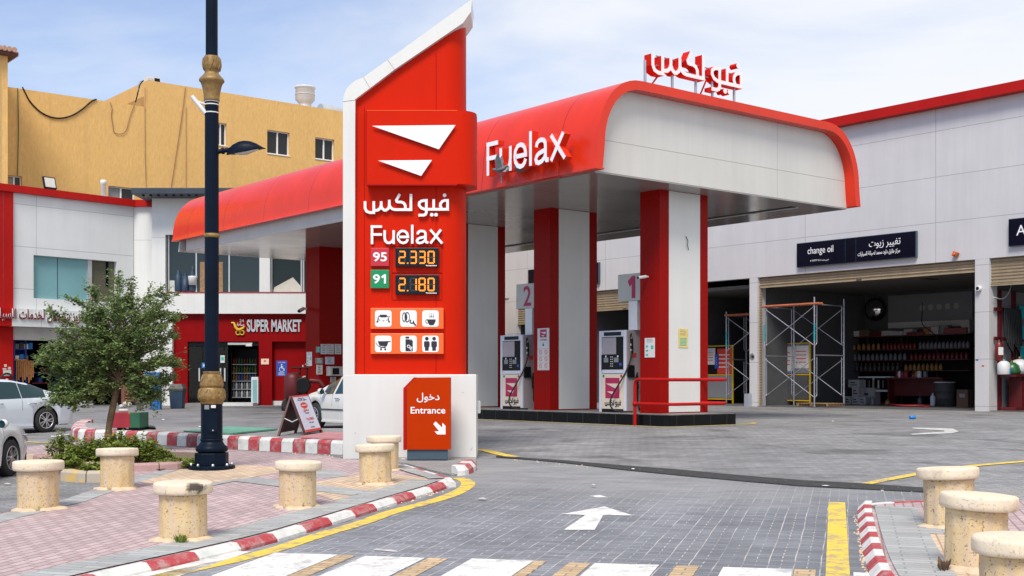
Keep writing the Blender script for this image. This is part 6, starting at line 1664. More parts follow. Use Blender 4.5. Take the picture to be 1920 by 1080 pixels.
for a in (0, .40):
    q = bx("cabinet", "lead_white", o, a, a + .36, a * .4, a * .4 + .4, 0.08, 1.35, .02); bx("grille", "black", q, a + .05, a + .31, a * .4 - .012, a * .4 - .001, .72, 1.27); bx("foot", "lead_white", q, a - .02, a + .38, a * .4 - .02, a * .4 + .42, 0, .079)
    for k_ in range(5): bx("slat", "alu", q, a + .07 + k_ * .05, a + .075 + k_ * .05, a * .4 - .018, a * .4 - .0125, .73, 1.26)
o = gthing("louvred_crate", "brown louvred metal shutter crate against the shop wall", "crate", 234, -.35)
CW = gx(271, 700, -.35) - gx(234, 700, -.35)
m = MB(); m.box(0, CW, .05, .3, 0, 1.7); m.build("crate_body", "brown_metal", o)
m = MB()
for a, b in ((.03, CW * .48), (CW * .52, CW - .03)):
    for q in range(11): m.add([(a, .045, .12 + q * .14), (b, .045, .12 + q * .14), (b, -.02, .18 + q * .14), (a, -.02, .18 + q * .14), (b, .045, .24 + q * .14), (a, .045, .24 + q * .14)], [(0, 1, 2, 3), (3, 2, 4, 5)], False)
m.build("louvre", "brown_metal", o, recalc=False)
o = gthing("broom", "long handled broom leaning against the louvred crate", "broom", 246, -.6); MB().rod((0, 0, .1), (.06, .15, 1.45), .02).build("handle", "black", o); bx("head", "black", o, -.12, .14, -.05, .05, 0, .12)
p = gp(266, 768); o = thing("waste_bin", "grey open bin beside the blue machine", "bin", p)
MB().lathe([(.20, 0), (.23, .02), (.27, .70), (.29, .72), (.29, .78)], 4, a0=R(45), smooth=False).build("bin_body", "bin_grey", o); MB().lathe([(.24, .781), (.30, .80), (.22, .86)], 4, a0=R(45), smooth=False).build("rim", "bin_grey", o)
p = gp(285, 768); o = thing("blue_machine", "bright blue enamel air and water machine by the white wall", "machine", p, R(8))
bx("cabinet", "machine_blue", o, -.30, .22, 0, .5, 0, 1.44, .015); bx("side_cover", "machine_blue", o, .225, .30, 0, .5, 0, 1.44, .01)
bx("yellow_plate", "paper_yellow", o, -.22, -.02, -.012, -.001, 1.10, 1.28); bx("valve_plate", "paper_yellow", o, -.14, .04, -.03, -.001, .80, .92); MB().rod((-.05, -.08, .84), (-.05, 0, .84), .03).build("valve", "steel", o)
p = gp(279.5, 768.5); o = thing("paint_bucket", "white plastic bucket in front of the blue machine", "bucket", p + Vector((0, -.25, 0)))
MB().lathe([(.14, 0), (.16, .36), (.17, .37), (.17, .40)], 16).build("bucket_body", "lead_white", o); MB().tube([(-.17, 0, .36), (-.12, -.14, .25), (.12, -.14, .25), (.17, 0, .36)], .008, 6).build("handle", "steel", o)
p = gp(333, 766); o = thing("wheeled_bin", "dark blue bin with sloped lid beside the shop door", "bin", p)
MB().lathe([(.30, 0), (.32, .03), (.38, .72)], 4, a0=R(45), smooth=False).build("bin_body", "bin_blue", o); MB().lathe([(.41, .721), (.42, .80), (.30, .98), (.28, .98)], 4, a0=R(45), smooth=False).build("lid", "bin_grey", o)
o = bx("meter_socket", "lead_white", None, -.06, .06, -.06, 0, 0, .12); tag(o, "small white socket box on the white wall corner", "socket", None, (MX0 + .55, MY, .75))
MB().tube([(0, -.03, 0), (.02, -.05, -.3), (-.1, -.06, -.68)], .012, 6).build("cable", "black", o)
p = gp(228, 765); 
g = MB()
for i in range(14): g.lathe([(.02, 0), (.10, .03), (.08, .12), (.02, .15)], 7, (random.uniform(-.35, .35), random.uniform(-.15, .1), random.uniform(0, .14)))
q = g.build("rubbish_heap", "foam"); tag(q, "heap of plastic bags and rubbish by the louvred crate", "rubbish", None, p); q["kind"] = "stuff"
# small notices on the red pilaster
for a, b, c, d, mm, lb in ((6, 21, 694, 705, "paper", "white and blue sheet on the red pilaster"), (8, 12.5, 683, 688, "cream", "small round cream sticker on the red pilaster"), (5, 12, 690.5, 693, "paper", "narrow white label on the red pilaster"), (15, 20.5, 688, 693, "lens_white", "small grey sticker on the red pilaster")):
    x_, z_ = WG.at_y(a, d, -.13); tag(bx("sticker", mm, None, 0, gx(b, 700, -.13) - x_, -.008, 0, 0, gzz(a, c, -.13) - z_), lb, "sticker", None, (*WG.w(x_, -.125), z_), WG.rz)
o = gthing("hose_reel", "coiled dark hose on the red pilaster", "hose reel", 13, -.2, gzz(13, 712, -.2)); MB().tube([(.26 * math.cos(R(20 * i)), 0, .26 * math.sin(R(20 * i))) for i in range(18)], .04, 6, True).build("coil", "rubber", o); MB().lathe([(.05, -.02), (.05, .06)], 10, (0, 0, 0), "y").build("hub", "lead_white", o)
# link wall between wing and supermarket
lk = thing("link_wall", "narrow white wall joining the auto shop and the supermarket", "wall", (WG.o[0] - .6, 55.0, 0), 0)
LW = MX0 - WG.o[0] + .58
bx("wall", "white_market", lk, 0, LW, .05, .40, -0.2, ZB + .002)
bx("roof_trim", "red_trim", lk, 0.62, LW, -.17, .40, ZB + .003, ZT2 + .003)
# on the wing's roof edge
o = gthing("floodlight", "black framed floodlight on the red roof edge", "floodlight", 95, .1, ZT2)
MB().box(-.28, .28, -.05, .05, .08, .62, Matrix.Rotation(R(-18), 4, "X")).build("housing", "black", o, .01); MB().box(-.23, .23, -.056, -.052, .13, .57, Matrix.Rotation(R(-18), 4, "X")).build("lens", "lens_white", o); bx("bracket", "black", o, -.18, .18, -.02, .02, 0, .10)
o = gthing("vent_pipe", "short white vent pipe behind the red roof edge", "pipe", 194, 1.2, ZB + .1); MB().lathe([(.11, 0), (.11, .95), (.14, .96), (.14, 1.15), (.10, 1.16)], 12).build("pipe", "lead_white", o)

# ================================================================== yellow building behind
YB = Frame(-20.46, 68.0, CA.rz)
yb_t = thing("yellow_building", "large ochre stucco building behind the auto shop", "building", (YB.o[0], YB.o[1], 0), YB.rz)
def yx(p, y=0.0): return YB.at_y(p, 700, y)[0]
def yz(p, q, y=0.0): return YB.at_y(p, q, y)[1]
zl_, zh_ = 16.45, 17.98
wins = [(501, 543, 243, 287), (591, 627, 257, 297), (405, 425, 229, 271), (203, 253, 348, 392), (14, 41, 328, 368)]
rects = []
for a, b, c, d in wins: rects.append((yx(a), yx(b), yz(a, d), yz(a, c)))
xL, xR = yx(-60), yx(760)
# wall with real window openings: columns between the windows
xs = sorted({xL, xR, 0.0} | {r_[0] for r_ in rects} | {r_[1] for r_ in rects}); m = MB()
for a, b in zip(xs, xs[1:]):
    top = zl_ if b <= 0.001 else zh_
    holes = [r_ for r_ in rects if r_[0] - 1e-4 <= a and b <= r_[1] + 1e-4]; z = -0.5
    for h in sorted(holes, key=lambda r_: r_[2]): m.box(a, b, 0, .4, z, h[2]); z = h[3]
    m.box(a, b, 0, .4, z, top)
m.build("wall", "stucco", yb_t)
m = MB(); m.box(0, .4, .4, 9.0, zl_ - 2, zh_); m.build("return_wall", "stucco", yb_t)
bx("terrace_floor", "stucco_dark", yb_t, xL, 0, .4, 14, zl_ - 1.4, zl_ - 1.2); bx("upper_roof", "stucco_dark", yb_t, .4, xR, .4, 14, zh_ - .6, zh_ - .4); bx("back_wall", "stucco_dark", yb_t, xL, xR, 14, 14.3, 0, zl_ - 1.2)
for r_, (a, b, c, d) in zip(rects, wins):
    w = bx("window", "glass_dark", yb_t, r_[0] + .001, r_[1] - .001, .22, .25, r_[2] + .001, r_[3] - .001)
    g = MB(); f_ = .06
    mid = (r_[0] + r_[1]) / 2
    for p in ((r_[0] + .002, r_[0] + f_), (mid - .04, mid + .04), (r_[1] - f_, r_[1] - .002)): g.box(p[0], p[1], .14, .219, r_[2] + .002, r_[3] - .002)
    for z in ((r_[2] + .003, r_[2] + f_), (r_[3] - f_, r_[3] - .003)):
        g.box(r_[0] + f_ + .001, mid - .041, .15, .218, z[0], z[1]); g.box(mid + .041, r_[1] - f_ - .001, .15, .218, z[0], z[1])
    g.build("frame", "white", w)
    bx("sill", "white", w, r_[0] - .03, r_[1] + .03, -.04, .13, r_[2] - .05, r_[2] - .001)
    if c == 348 or c == 328: bx("blind", "shutter" if c == 328 else "print_grey", w, r_[0] + .07, mid - .045, .20, .215, r_[2] + .1, r_[3] - .08)
# flat dark sheet painting the shaded opening under the upper corner
m = MB(); m.add([(.39, .5, zl_ - .2), (.39, 7.5, zl_ - .2), (.39, 7.5, zl_ + .75), (.39, .5, zl_ + .75)], [(0, 1, 2, 3)], False)
bx("recess_shade", "stucco_dark", yb_t, -.006, -.001, .55, 4.2, zl_ - .4, zl_ + .72)
def ything(name, label, cat, px_, py_, y=0.0): x_, z_ = YB.at_y(px_, py_, y); return thing(name, label, cat, (*YB.w(x_, y), z_), YB.rz)
o = ything("rooftop_unit", "white air conditioning unit on the yellow roof", "air conditioner", 288, 156, 2.0); o.location.z = zh_ - .4
bx("cabinet", "lead_white", o, -.4, .42, 0, .5, 0, 1.15); bx("grille", "black", o, .05, .38, -.012, -.001, .45, 1.1)
for q in range(8): bx("slat", "alu", o, -.36, .0, -.01, -.001, .45 + q * .08, .48 + q * .08)
o = ything("vent_cowl", "white round vent cowl on the yellow roof", "vent", 572, 202, 2.0); o.location.z = zh_ - .4
MB().lathe([(.50, 0), (.50, .75), (.35, .8), (.42, 1.05), (.62, 1.25), (.60, 1.95), (.66, 2.0), (.66, 2.08), (.2, 2.1)], 20).build("cowl", "lead_white", o); MB().lathe([(.63, 1.55), (.63, 1.6)], 20).build("band", "grey_band", o)
o = ything("roof_duct", "grey roof duct on the yellow roof beside the vent cowl", "duct", 600, 205, 3.0); o.location.z = zh_ - .4
MB().tube([(0, 0, 1.0), (2.2, 0, 1.0)], .45, 16).build("duct", "alu", o); MB().tube([(2.21, 0, 1.0), (3.6, 0, 1.0)], .38, 16).build("duct_end", "alu", o); bx("foot", "black", o, 1.5, 1.7, -.1, .1, 0, .6)
o = ything("water_bucket", "white round bucket on the yellow terrace edge", "bucket", 252, 199, 1.2); o.location.z = zl_ - 1.2; MB().lathe([(.28, 0), (.32, 1.32), (.34, 1.33), (.34, 1.38)], 14).build("bucket_body", "lead_white", o); MB().rod((.3, 0, 1.3), (.34, 0, 1.55), .02).build("handle", "steel", o)
def cable(label, pts, r_, m_, y=-.05):
    P_ = [];
    for a, b in pts: x_, z_ = YB.at_y(a, b, y); P_.append(Vector((x_, y, z_)))
    for _ in range(2):
        q = [P_[0]]
        for a, b in zip(P_, P_[1:]): q += [a * .75 + b * .25, a * .25 + b * .75]
        P_ = q + [P_[-1]]
    o = MB().tube(P_, r_, 6).build("wall_cable", m_); return tag(o, label, "cable", None, (YB.o[0], YB.o[1], 0), YB.rz)
cable("thick black cable looping across the top of the yellow wall", [(42, 163), (48, 175), (55, 190), (78, 213), (105, 223), (132, 219), (155, 205), (172, 189), (181, 186)], .038, "black")
cable("black cable hanging from the yellow roof corner", [(269, 151), (262, 158), (258, 176), (254, 192)], .036, "black")
cable("grey cable beside the black one at the yellow roof corner", [(266, 152), (259, 154), (259, 176)], .025, "steel")
cable("thin brown looped wire in the middle of the yellow wall", [(207, 192), (211, 205), (208, 215), (212, 235), (212, 246), (219, 252), (236, 250), (242, 224), (252, 196)], .018, "brown_metal")
cable("thin brown wire slanting down the yellow wall", [(348, 163), (341, 220), (332, 280), (320, 358)], .018, "brown_metal")
cable("thin straight brown wire down the yellow wall left of the pole", [(272, 165), (272, 290), (274, 350)], .014, "brown_metal")
cable("thin straight brown wire down the yellow wall near the lamp pole", [(349, 200), (349, 358)], .012, "brown_metal")
cable("green hose running down the yellow wall", [(33, 165), (34, 200), (35, 240), (33, 330)], .022, "can_green")
# villa at the left edge
VF = Frame(*(((14.5 - CX) / F * 60), 60.0), CA.rz)
vl = thing("tiled_villa", "ochre villa with white trims and a tiled eave at the left edge", "building", (VF.o[0], VF.o[1], 0), VF.rz)
zt_ = HC + (HY - 106) / F * 60
bx("wall", "stucco", vl, -9, 0, 0, 8, -.5, zt_)
m = MB()
m.box(-.55, -.38, -.06, -.001, 6, zt_ - .2)
for z in (zt_ - .3, zt_ - 1.9, zt_ - 13.2, zt_ - 12.2): m.box(-3, -.55, -.06, -.001, z - .16, z)
m.build("white_trim", "cream_trim", vl)
m = MB()
for q in range(4):
    z = zt_ - 7.4 - q * 4.8; m.prism([(-1.15, z), (-.60, z + .6), (-.60, z + .45), (-1.0, z), (-.60, z - .45), (-.60, z - .6)], (0, -.001, 0), (1, 0, 0), (0, 0, 1), 0, .06)
m.build("diamond_trim", "cream_trim", vl)
rf = bx("eave", "dark_wood", vl, -9, .35, -.45, 8, zt_, zt_ + .14)
m = MB()
for q in range(40): m.lathe([(.13, -.55), (.13, .9)], 8, (-9 + q * .235, 0, zt_ + .26), "y")
for q in range(12): m.lathe([(.13, -.3), (.13, .45)], 8, (.1, .2 + q * .24, zt_ + .24), "x")
m.build("roof_tiles", "terracotta", vl)
q = MB().tube([(0, -.1, zt_ - 11), (.02, -.12, zt_ - 14), (-.25, -.12, zt_ - 16.5), (-.8, -.12, zt_ - 19)], .035, 6).build("wall_cable", "bottle_blue"); tag(q, "blue grey cable on the corner of the villa", "cable", None, (VF.o[0], VF.o[1], 0), VF.rz)
# ================================================================== stone bollards
def make_bollard(seed):
    random.seed(seed)
    N = 48
    ph = random.random()
    o = thing("stone_bollard", "", "bollard", (0, 0, 0), 0, "stone bollards along the drive")
    fl = lambda i, z: 1 - 0.045 * (0.5 + 0.5 * math.cos(2 * math.pi * i / N * 12)) - 0.012 * math.sin(z * 31 + i * 0.9 + ph * 6) * (random.random())
    MB().lathe([(.232, -.05), (.234, .05), (.231, .12), (.233, .2), (.230, .28), (.232, .36), (.231, .43), (.236, .46)], N, flute=fl).build("shaft", "stone", o)
    cap = [(.236, .452), (.272, .454), (.283, .464), (.286, .490), (.286, .538), (.282, .554), (.268, .562), (.20, .567), (.10, .570), (.002, .571)]
    c = MB().lathe(cap, N, flute=lambda i, z: 1 + 0.010 * math.sin(i * .9 + z * 19 + ph * 9) + 0.006 * (random.random() - .5), cap=False).build("cap", "stone_scorched" if seed == 5 else "stone_cap", o)
    c.rotation_euler = (R(random.uniform(-1.2, 1.2)), R(random.uniform(-2.0, 2.0)), 0)
    k = 30; vs = [(0, 0, .028)]; r1, r2 = [], []
    for i in range(k):
        a = 2 * math.pi * i / k; rr = .27 + .035 * math.sin(3 * a + ph * 6) + .03 * math.sin(7 * a + ph * 4)
        r1.append((rr * math.cos(a), rr * math.sin(a), .016)); r2.append(((rr + .02) * math.cos(a), (rr + .02) * math.sin(a), -.03))
    vs = [(.22 * math.cos(2 * math.pi * i / k), .22 * math.sin(2 * math.pi * i / k), .032) for i in range(k)] + r1 + r2
    MB().add(vs, [(i, k + i, k + (i + 1) % k, (i + 1) % k) for i in range(k)] + [(k + i, 2 * k + i, 2 * k + (i + 1) % k, k + (i + 1) % k) for i in range(k)], True).build("mortar_skirt", "mortar", o)
    return o
BOL = [(72, 954, 93, "stone bollard in front of the near white car's wheel"), (220, 916, 78, "stone bollard directly in front of the planter shrubs"), (344, 1010, 110, "large stone bollard with a dark scorch on its cap and weeds at its foot"),
       (558, 950, 88, "clean stone bollard alone in the middle of the pink paving"), (704.5, 907, 75, "stone bollard on beige paving, in front of the half hidden one"), (721, 881, 66, "half hidden stone bollard touching the entrance sign's left edge"),
       (1781, 987, 114, "rear stone bollard on the right pavement, furthest from the camera there"), (1829, 1064, 142, "middle stone bollard on the right pavement"), (1909, 1168, 168, "cracked stone bollard cut off by the bottom right corner")]
for i, (a, b, w_, lb) in enumerate(BOL):
    o = make_bollard(i + 3); o["label"] = lb
    p = gp(a, b, PD); o.location = p
    s = (w_ / F * p.y) / .580; o.rotation_euler.x = R((1.2, -.8, .3, -1.3, .9, .4, -1.1, 1.0, .6)[i]); o.rotation_euler.y = R((-.7, 1.3, -.5, .8, -1.2, .3, .9, -.9, 1.1)[i]); o.scale = (s, s, s * (1.0 if i not in (4,) else 1.02)); o.rotation_euler.z = i * 1.3 if i != 2 else 0.1
def tuft(name, label, loc, n, r, h, m_, seed=1, cat="weed", group=None):
    rnd = random.Random(seed); m = MB()
    for i in range(n):
        a = rnd.uniform(0, 6.28); d = r * rnd.random() ** .6; l = h * rnd.uniform(.5, 1.0); w = l * .16; ln = rnd.uniform(.2, .9)
        b = Vector((d * .4 * math.cos(a), d * .4 * math.sin(a), 0)); t = Vector((d * math.cos(a), d * math.sin(a), l)); s_ = Vector((-math.sin(a), math.cos(a), 0)) * w; mid = b.lerp(t, .55) + Vector((0, 0, l * .12))
        m.add([b, mid - s_, t, mid + s_], [(0, 1, 2, 3)], False)
    return tag(m.build(name, m_, recalc=False), label, cat, group, loc)
tuft("weed_tuft", "small green weed at the foot of the scorched bollard", gp(338, 1019, PD), 46, .10, .09, "shrub", 4)
tuft("dry_weed", "dry brown weed at the foot of the middle right bollard", gp(1770, 1072, PD), 20, .10, .12, "bark", 9)

# ================================================================== street lamp
lp0 = gp(397, 879, PD); KL = lp0.y / F
lamp = thing("street_lamp", "tall navy street lamp pole with gold ornaments and a side lamp head", "street lamp", lp0)
def lh(p): return HC - (p - HY) * KL - lp0.z
def lr(p): return p * KL
m = MB(); m.lathe([(lr(43), -.02), (lr(43), .05), (lr(42), .055)], 40, smooth=False); m.build("base_plate", "pole", lamp, .006)
m = MB()
for q in range(8): m.lathe([(.022, .056), (.022, .075), (.014, .09)], 6, (lr(37) * math.cos(q * math.pi / 4 + .3), lr(37) * math.sin(q * math.pi / 4 + .3), 0), smooth=False)
m.build("bolts", "steel", lamp)
MB().lathe([(lr(31.5), .056), (lr(31.5), lh(850)), (lr(30), lh(848.5))], 8, a0=R(22.5), smooth=False).build("plinth", "pole", lamp, .006)
MB().lathe([(lr(24), lh(848)), (lr(28.5), lh(846)), (lr(30), lh(842)), (lr(28), lh(837)), (lr(24), lh(834)), (lr(21), lh(829)), (lr(20), lh(826.5)), (lr(21.5), lh(825.5)), (lr(21.5), lh(823.5)), (lr(19.6), lh(822))], 36).build("moulded_foot", "pole", lamp)
MB().lathe([(lr(19.8), lh(822)), (lr(19.8), lh(757))], 12, a0=R(15), smooth=False).build("lower_shaft", "pole", lamp, .004)
dr = MB(); dr.prism(rrect(-lr(9) + .05, lr(8) + .05, lh(810), lh(772), .04), (0, -lr(19.6) * .985, 0), (1, 0, 0), (0, 0, 1), -.01, .014); d_ = dr.build("access_door", "pole", lamp, .004)
MB().lathe([(.012, 0), (.012, .006)], 10, (.06, -lr(19.6) - .012, lh(806)), "y").build("door_lock", "chrome", d_)
bx("inspection_label", "print_grey", lamp, -.07, .0, -lr(19.6) - .003, -lr(19.3), lh(767), lh(759)); bx("inspection_label", "paper", lamp, .03, .10, -lr(19.6) - .003, -lr(19.3), lh(764.5), lh(759))
def leafy(N, amp, k): return lambda i, z: 1 + amp * abs(math.sin(i * math.pi / N * k)) * (0.6 + 0.4 * math.sin(z * 90))
m = MB(); m.lathe([(lr(20), lh(757.5)), (lr(21), lh(755)), (lr(21), lh(752)), (lr(24), lh(750)), (lr(25.3), lh(744)), (lr(25), lh(739)), (lr(23), lh(731)), (lr(21), lh(727.5)), (lr(20), lh(726))], 64, flute=leafy(64, .035, 8))
for q in range(10):                                     # round bosses and leaves on the lower bowl
    a = q * math.pi / 5; c = (lr(25) * math.cos(a), lr(25) * math.sin(a)); ez__ = lh(743.5)
    ring_ = [Vector((c[0], c[1], ez__)) + Vector((-math.sin(a), math.cos(a), 0)) * (.03 * math.cos(R(30 * i))) + Vector((0, 0, .03 * math.sin(R(30 * i)))) for i in range(12)]
    m.tube(ring_, .008, 5, True)
    for s_ in (-1, 1): m.tube([(lr(24.6) * math.cos(a + s_ * .03), lr(24.6) * math.sin(a + s_ * .03), lh(738.5)), (lr(24.2) * math.cos(a + s_ * .16), lr(24.2) * math.sin(a + s_ * .16), lh(735)), (lr(22.6) * math.cos(a + s_ * .24), lr(22.6) * math.sin(a + s_ * .24), lh(729.5))], .010, 5)
m.build("gold_bowl", "gold", lamp)
m = MB(); m.lathe([(lr(20), lh(726)), (lr(21.5), lh(725)), (lr(21.8), lh(721)), (lr(20), lh(712)), (lr(17), lh(703)), (lr(15.2), lh(699.5)), (lr(16.4), lh(699)), (lr(16.4), lh(697)), (lr(13.5), lh(696.5))], 64, flute=leafy(64, .03, 6))
for q in range(7):
    a = q * 2 * math.pi / 7 - .6
    for s_ in (-1, 0, 1):
        for u in range(2): m.tube([(lr(21.4) * math.cos(a + s_ * .06), lr(21.4) * math.sin(a + s_ * .06), lh(722 - 8 * u)), (lr(20.4 - 1.6 * u) * math.cos(a + s_ * .22), lr(20.4 - 1.6 * u) * math.sin(a + s_ * .22), lh(716 - 8 * u)), (lr(18.6 - 1.9 * u) * math.cos(a + s_ * .34), lr(18.6 - 1.9 * u) * math.sin(a + s_ * .34), lh(710.5 - 7.5 * u))], .008, 5)
m.build("gold_collar", "gold", lamp)
fl = lambda i, z: 1 - .035 * (i % 2)
MB().lathe([(lr(13.2), lh(696.6)), (lr(12.7), lh(186))], 40, flute=fl, smooth=False).build("shaft", "pole", lamp)
MB().lathe([(lr(13.2), lh(446)), (lr(14.6), lh(444)), (lr(14.6), lh(440)), (lr(13.2), lh(438))], 32).build("gold_ring", "gold", lamp)
m = MB(); m.lathe([(lr(14), lh(190)), (lr(14.6), lh(188)), (lr(14), lh(185)), (lr(15), lh(175)), (lr(17.5), lh(163)), (lr(20), lh(156)), (lr(22.8), lh(153)), (lr(22.8), lh(150)), (lr(21), lh(147)), (lr(17), lh(143)), (lr(13), lh(138)), (lr(12.4), lh(135)), (lr(15), lh(132)), (lr(16.4), lh(126)), (lr(16), lh(116)), (lr(14.5), lh(109)), (lr(13.4), lh(106)), (lr(11), lh(105.5))], 48, flute=lambda i, z: 1 + .02 * abs(math.sin(i * math.pi / 48 * 10)))
for q in range(6):
    a = q * math.pi / 3 - .5
    for s_ in (-1, 1): m.tube([(lr(15.6) * math.cos(a), lr(15.6) * math.sin(a), lh(132)), (lr(17) * math.cos(a + s_ * .22), lr(17) * math.sin(a + s_ * .22), lh(124)), (lr(16.6) * math.cos(a + s_ * .38), lr(16.6) * math.sin(a + s_ * .38), lh(116)), (lr(15) * math.cos(a + s_ * .30), lr(15) * math.sin(a + s_ * .30), lh(109))], .010, 5)
m.build("gold_capital", "gold", lamp)
MB().lathe([(lr(11.2), lh(106)), (lr(10.6), lh(-330)), (lr(14), lh(-332)), (lr(8), lh(-360)), (lr(1), lh(-372))], 40, flute=fl, smooth=False).build("upper_shaft", "pole", lamp)
# lamp head on its arm
hd = MB(); z0 = lh(283)
MB().tube([(lr(10), 0, lh(285)), (lr(26), 0, lh(282)), (lr(34), 0, lh(281))], .036, 10).build("lamp_arm", "pole", lamp)
MB().tube([(lr(19), 0, lh(283.3)), (lr(23), 0, lh(282.6))], .052, 10).build("arm_clamp", "pole", lamp)
prof = [(28, 289, 290.5, 3), (33, 277, 289, 6), (40, 270.5, 288.5, 9), (50, 265.5, 287, 12), (60, 263.5, 286, 13.5), (72, 264.5, 283, 13), (84, 269, 280, 11), (94, 275, 278.5, 7), (101, 278.3, 278.9, 2)]
for k_, (x, zt_, zb_, hw) in enumerate(prof):
    pass
vs = []; n = len(prof)
for x, zt_, zb_, hw in prof:
    for y, zz in ((-hw, zb_), (-hw, (zb_ + zt_) / 2 + (zb_ - zt_) * .12), (-hw * .62, zt_ + (zb_ - zt_) * .12), (0, zt_), (hw * .62, zt_ + (zb_ - zt_) * .12), (hw, (zb_ + zt_) / 2 + (zb_ - zt_) * .12), (hw, zb_)): vs.append((lr(x), lr(y), lh(zz)))
hd.add(vs, [(i * 7 + j, i * 7 + j + 1, (i + 1) * 7 + j + 1, (i + 1) * 7 + j) for i in range(n - 1) for j in range(6)], True); hd.add(vs, [(i * 7, (i + 1) * 7, (i + 1) * 7 + 6, i * 7 + 6) for i in range(n - 1)] + [tuple(range(7)), tuple(range((n - 1) * 7, n * 7))], False)
h_ = hd.build("lamp_head", "pole", lamp)
ln = MB(); vs = []
for x, zb_, hw, d in ((44, 288.1, 6, .3), (54, 286.9, 8, 3.6), (66, 285.0, 9, 4.8), (78, 282.0, 8, 3.0), (88, 279.6, 5, .4)):
    for y in (-hw, 0, hw): vs.append((lr(x), lr(y), lh(zb_ + (d if y == 0 else 0)) - .004))
ln.add(vs, [(i * 3 + j, i * 3 + j + 1, (i + 1) * 3 + j + 1, (i + 1) * 3 + j) for i in range(4) for j in range(2)], True); ln.build("lens", "lens_white", h_, recalc=False)
# strapped-on bracket
br = MB(); br.tube([(-lr(35.5), -.05, lh(182)), (-lr(9.5), -.05, lh(214))], .035, 10)
br.tube([(-lr(12), -.03, lh(196)), (-lr(20), -.05, lh(194)), (-lr(24), -.05, lh(192))], .02, 6); b_ = br.build("flag_bracket", "lead_white", lamp)
for z in (191, 197, 212): MB().lathe([(lr(13.4), lh(z + 1.1)), (lr(13.4), lh(z - 1.1))], 24).build("strap", "lead_white", b_)

# ================================================================== tree and shrubs
def leaf_quads(m, c, n, spread, size, rnd, flat=.55):
    for _ in range(n):
        p = Vector((rnd.gauss(0, spread), rnd.gauss(0, spread), rnd.gauss(0, spread * flat))) + c
        d = Vector((rnd.uniform(-1, 1), rnd.uniform(-1, 1), rnd.uniform(-.5, .35))).normalized(); u = d.cross(Vector((rnd.uniform(-.6, .6), rnd.uniform(-.6, .6), 1))).normalized(); l = size * rnd.uniform(.6, 1.25); w = l * .36
        k = u.cross(d) * (l * .12)
        m.add([p, p + d * l * .5 + u * w - k, p + d * l, p + d * l * .5 - u * w - k], [(0, 1, 2), (0, 2, 3)], False)
tb = gp(206, 846, PD); KT = tb.y / F
tree = thing("street_tree", "small spreading dark green tree in the planter bed", "tree", tb)
rnd = random.Random(21)
def T(px_, py_, d=0.0): return Vector(((px_ - 206) * KT, d, HC - (py_ - HY) * KT - tb.z))
tk = MB(); tk.tube([T(206, 850), T(205, 825), T(203, 805, .02), T(208, 775, .03), T(215, 745, .02), T(221, 722, 0), T(224, 705, 0)], [.075, .070, .058, .062, .058, .055, .05], 10)
limbs = [((224, 708), (205, 660), (186, 610), (165, 575), (140, 562)), ((224, 708), (232, 650), (228, 590), (216, 545), (214, 520)), ((222, 715), (255, 670), (280, 620), (300, 580), (322, 560)), ((221, 720), (185, 690), (140, 690), (105, 672), (84, 671)), ((221, 722), (180, 715), (140, 722), (112, 728), (104, 726)),
         ((224, 705), (262, 690), (295, 680), (318, 672), (332, 674)), ((224, 700), (240, 640), (262, 580), (288, 555), (312, 552)), ((224, 706), (200, 640), (160, 620), (122, 600), (95, 582)), ((222, 712), (200, 672), (150, 650), (110, 640), (90, 668)), ((224, 704), (235, 660), (250, 615), (245, 560), (238, 528)), ((222, 716), (250, 705), (280, 720), (300, 715), (306, 712)), ((223, 704), (215, 650), (195, 590), (180, 560), (176, 548)), ((224, 706), (270, 650), (300, 635), (318, 605), (330, 600)), ((221, 722), (170, 722), (135, 738), (112, 745), (100, 752)), ((222, 718), (190, 728), (168, 742), (150, 752), (128, 758)), ((222, 716), (150, 700), (110, 700), (92, 690), (78, 676)), ((224, 718), (255, 722), (272, 735), (280, 742), (285, 745))]
pts_all = []
for li, L_ in enumerate(limbs):
    for rep in range(3):
        dd = rnd.uniform(-.85, .85) if rep else rnd.uniform(-.25, .25); sc_ = 1.0 if rep == 0 else rnd.uniform(.65, .92)
        P_ = [T(224 + (a - 224) * sc_, 708 + (b - 708) * sc_, dd * (i / 4) ** .8) for i, (a, b) in enumerate(L_)]
        tk.tube(P_, [.030, .020, .013, .008, .005], 6); pts_all.append(P_)
crown = MB()
for P_ in pts_all:
    for seg in range(1, 5):
        for q in range(8):
            t_ = (q + rnd.random()) / 8; base = P_[seg - 1].lerp(P_[seg], t_)
            if seg == 1 and t_ < .35: continue
            dirv = (P_[seg] - P_[seg - 1]).normalized()
            off = Vector((rnd.gauss(0, .5), rnd.gauss(0, .6), rnd.gauss(0, .22) + .05)); tw_l = rnd.uniform(.12, .40) * (1.15 if seg < 4 else .75)
            end = base + (dirv * .55 + off).normalized() * tw_l
            tk.tube([base, base.lerp(end, .5) + Vector((0, 0, .012)), end], [.006, .004, .002], 4)
            for k_ in range(13):
                f_ = rnd.uniform(.15, 1.08); c = base.lerp(end, f_)
                leaf_quads(crown, c, 2, .034, .060, rnd)
tk.build("trunk", "bark", tree); crown.build("crown", "leaf", tree, recalc=False)
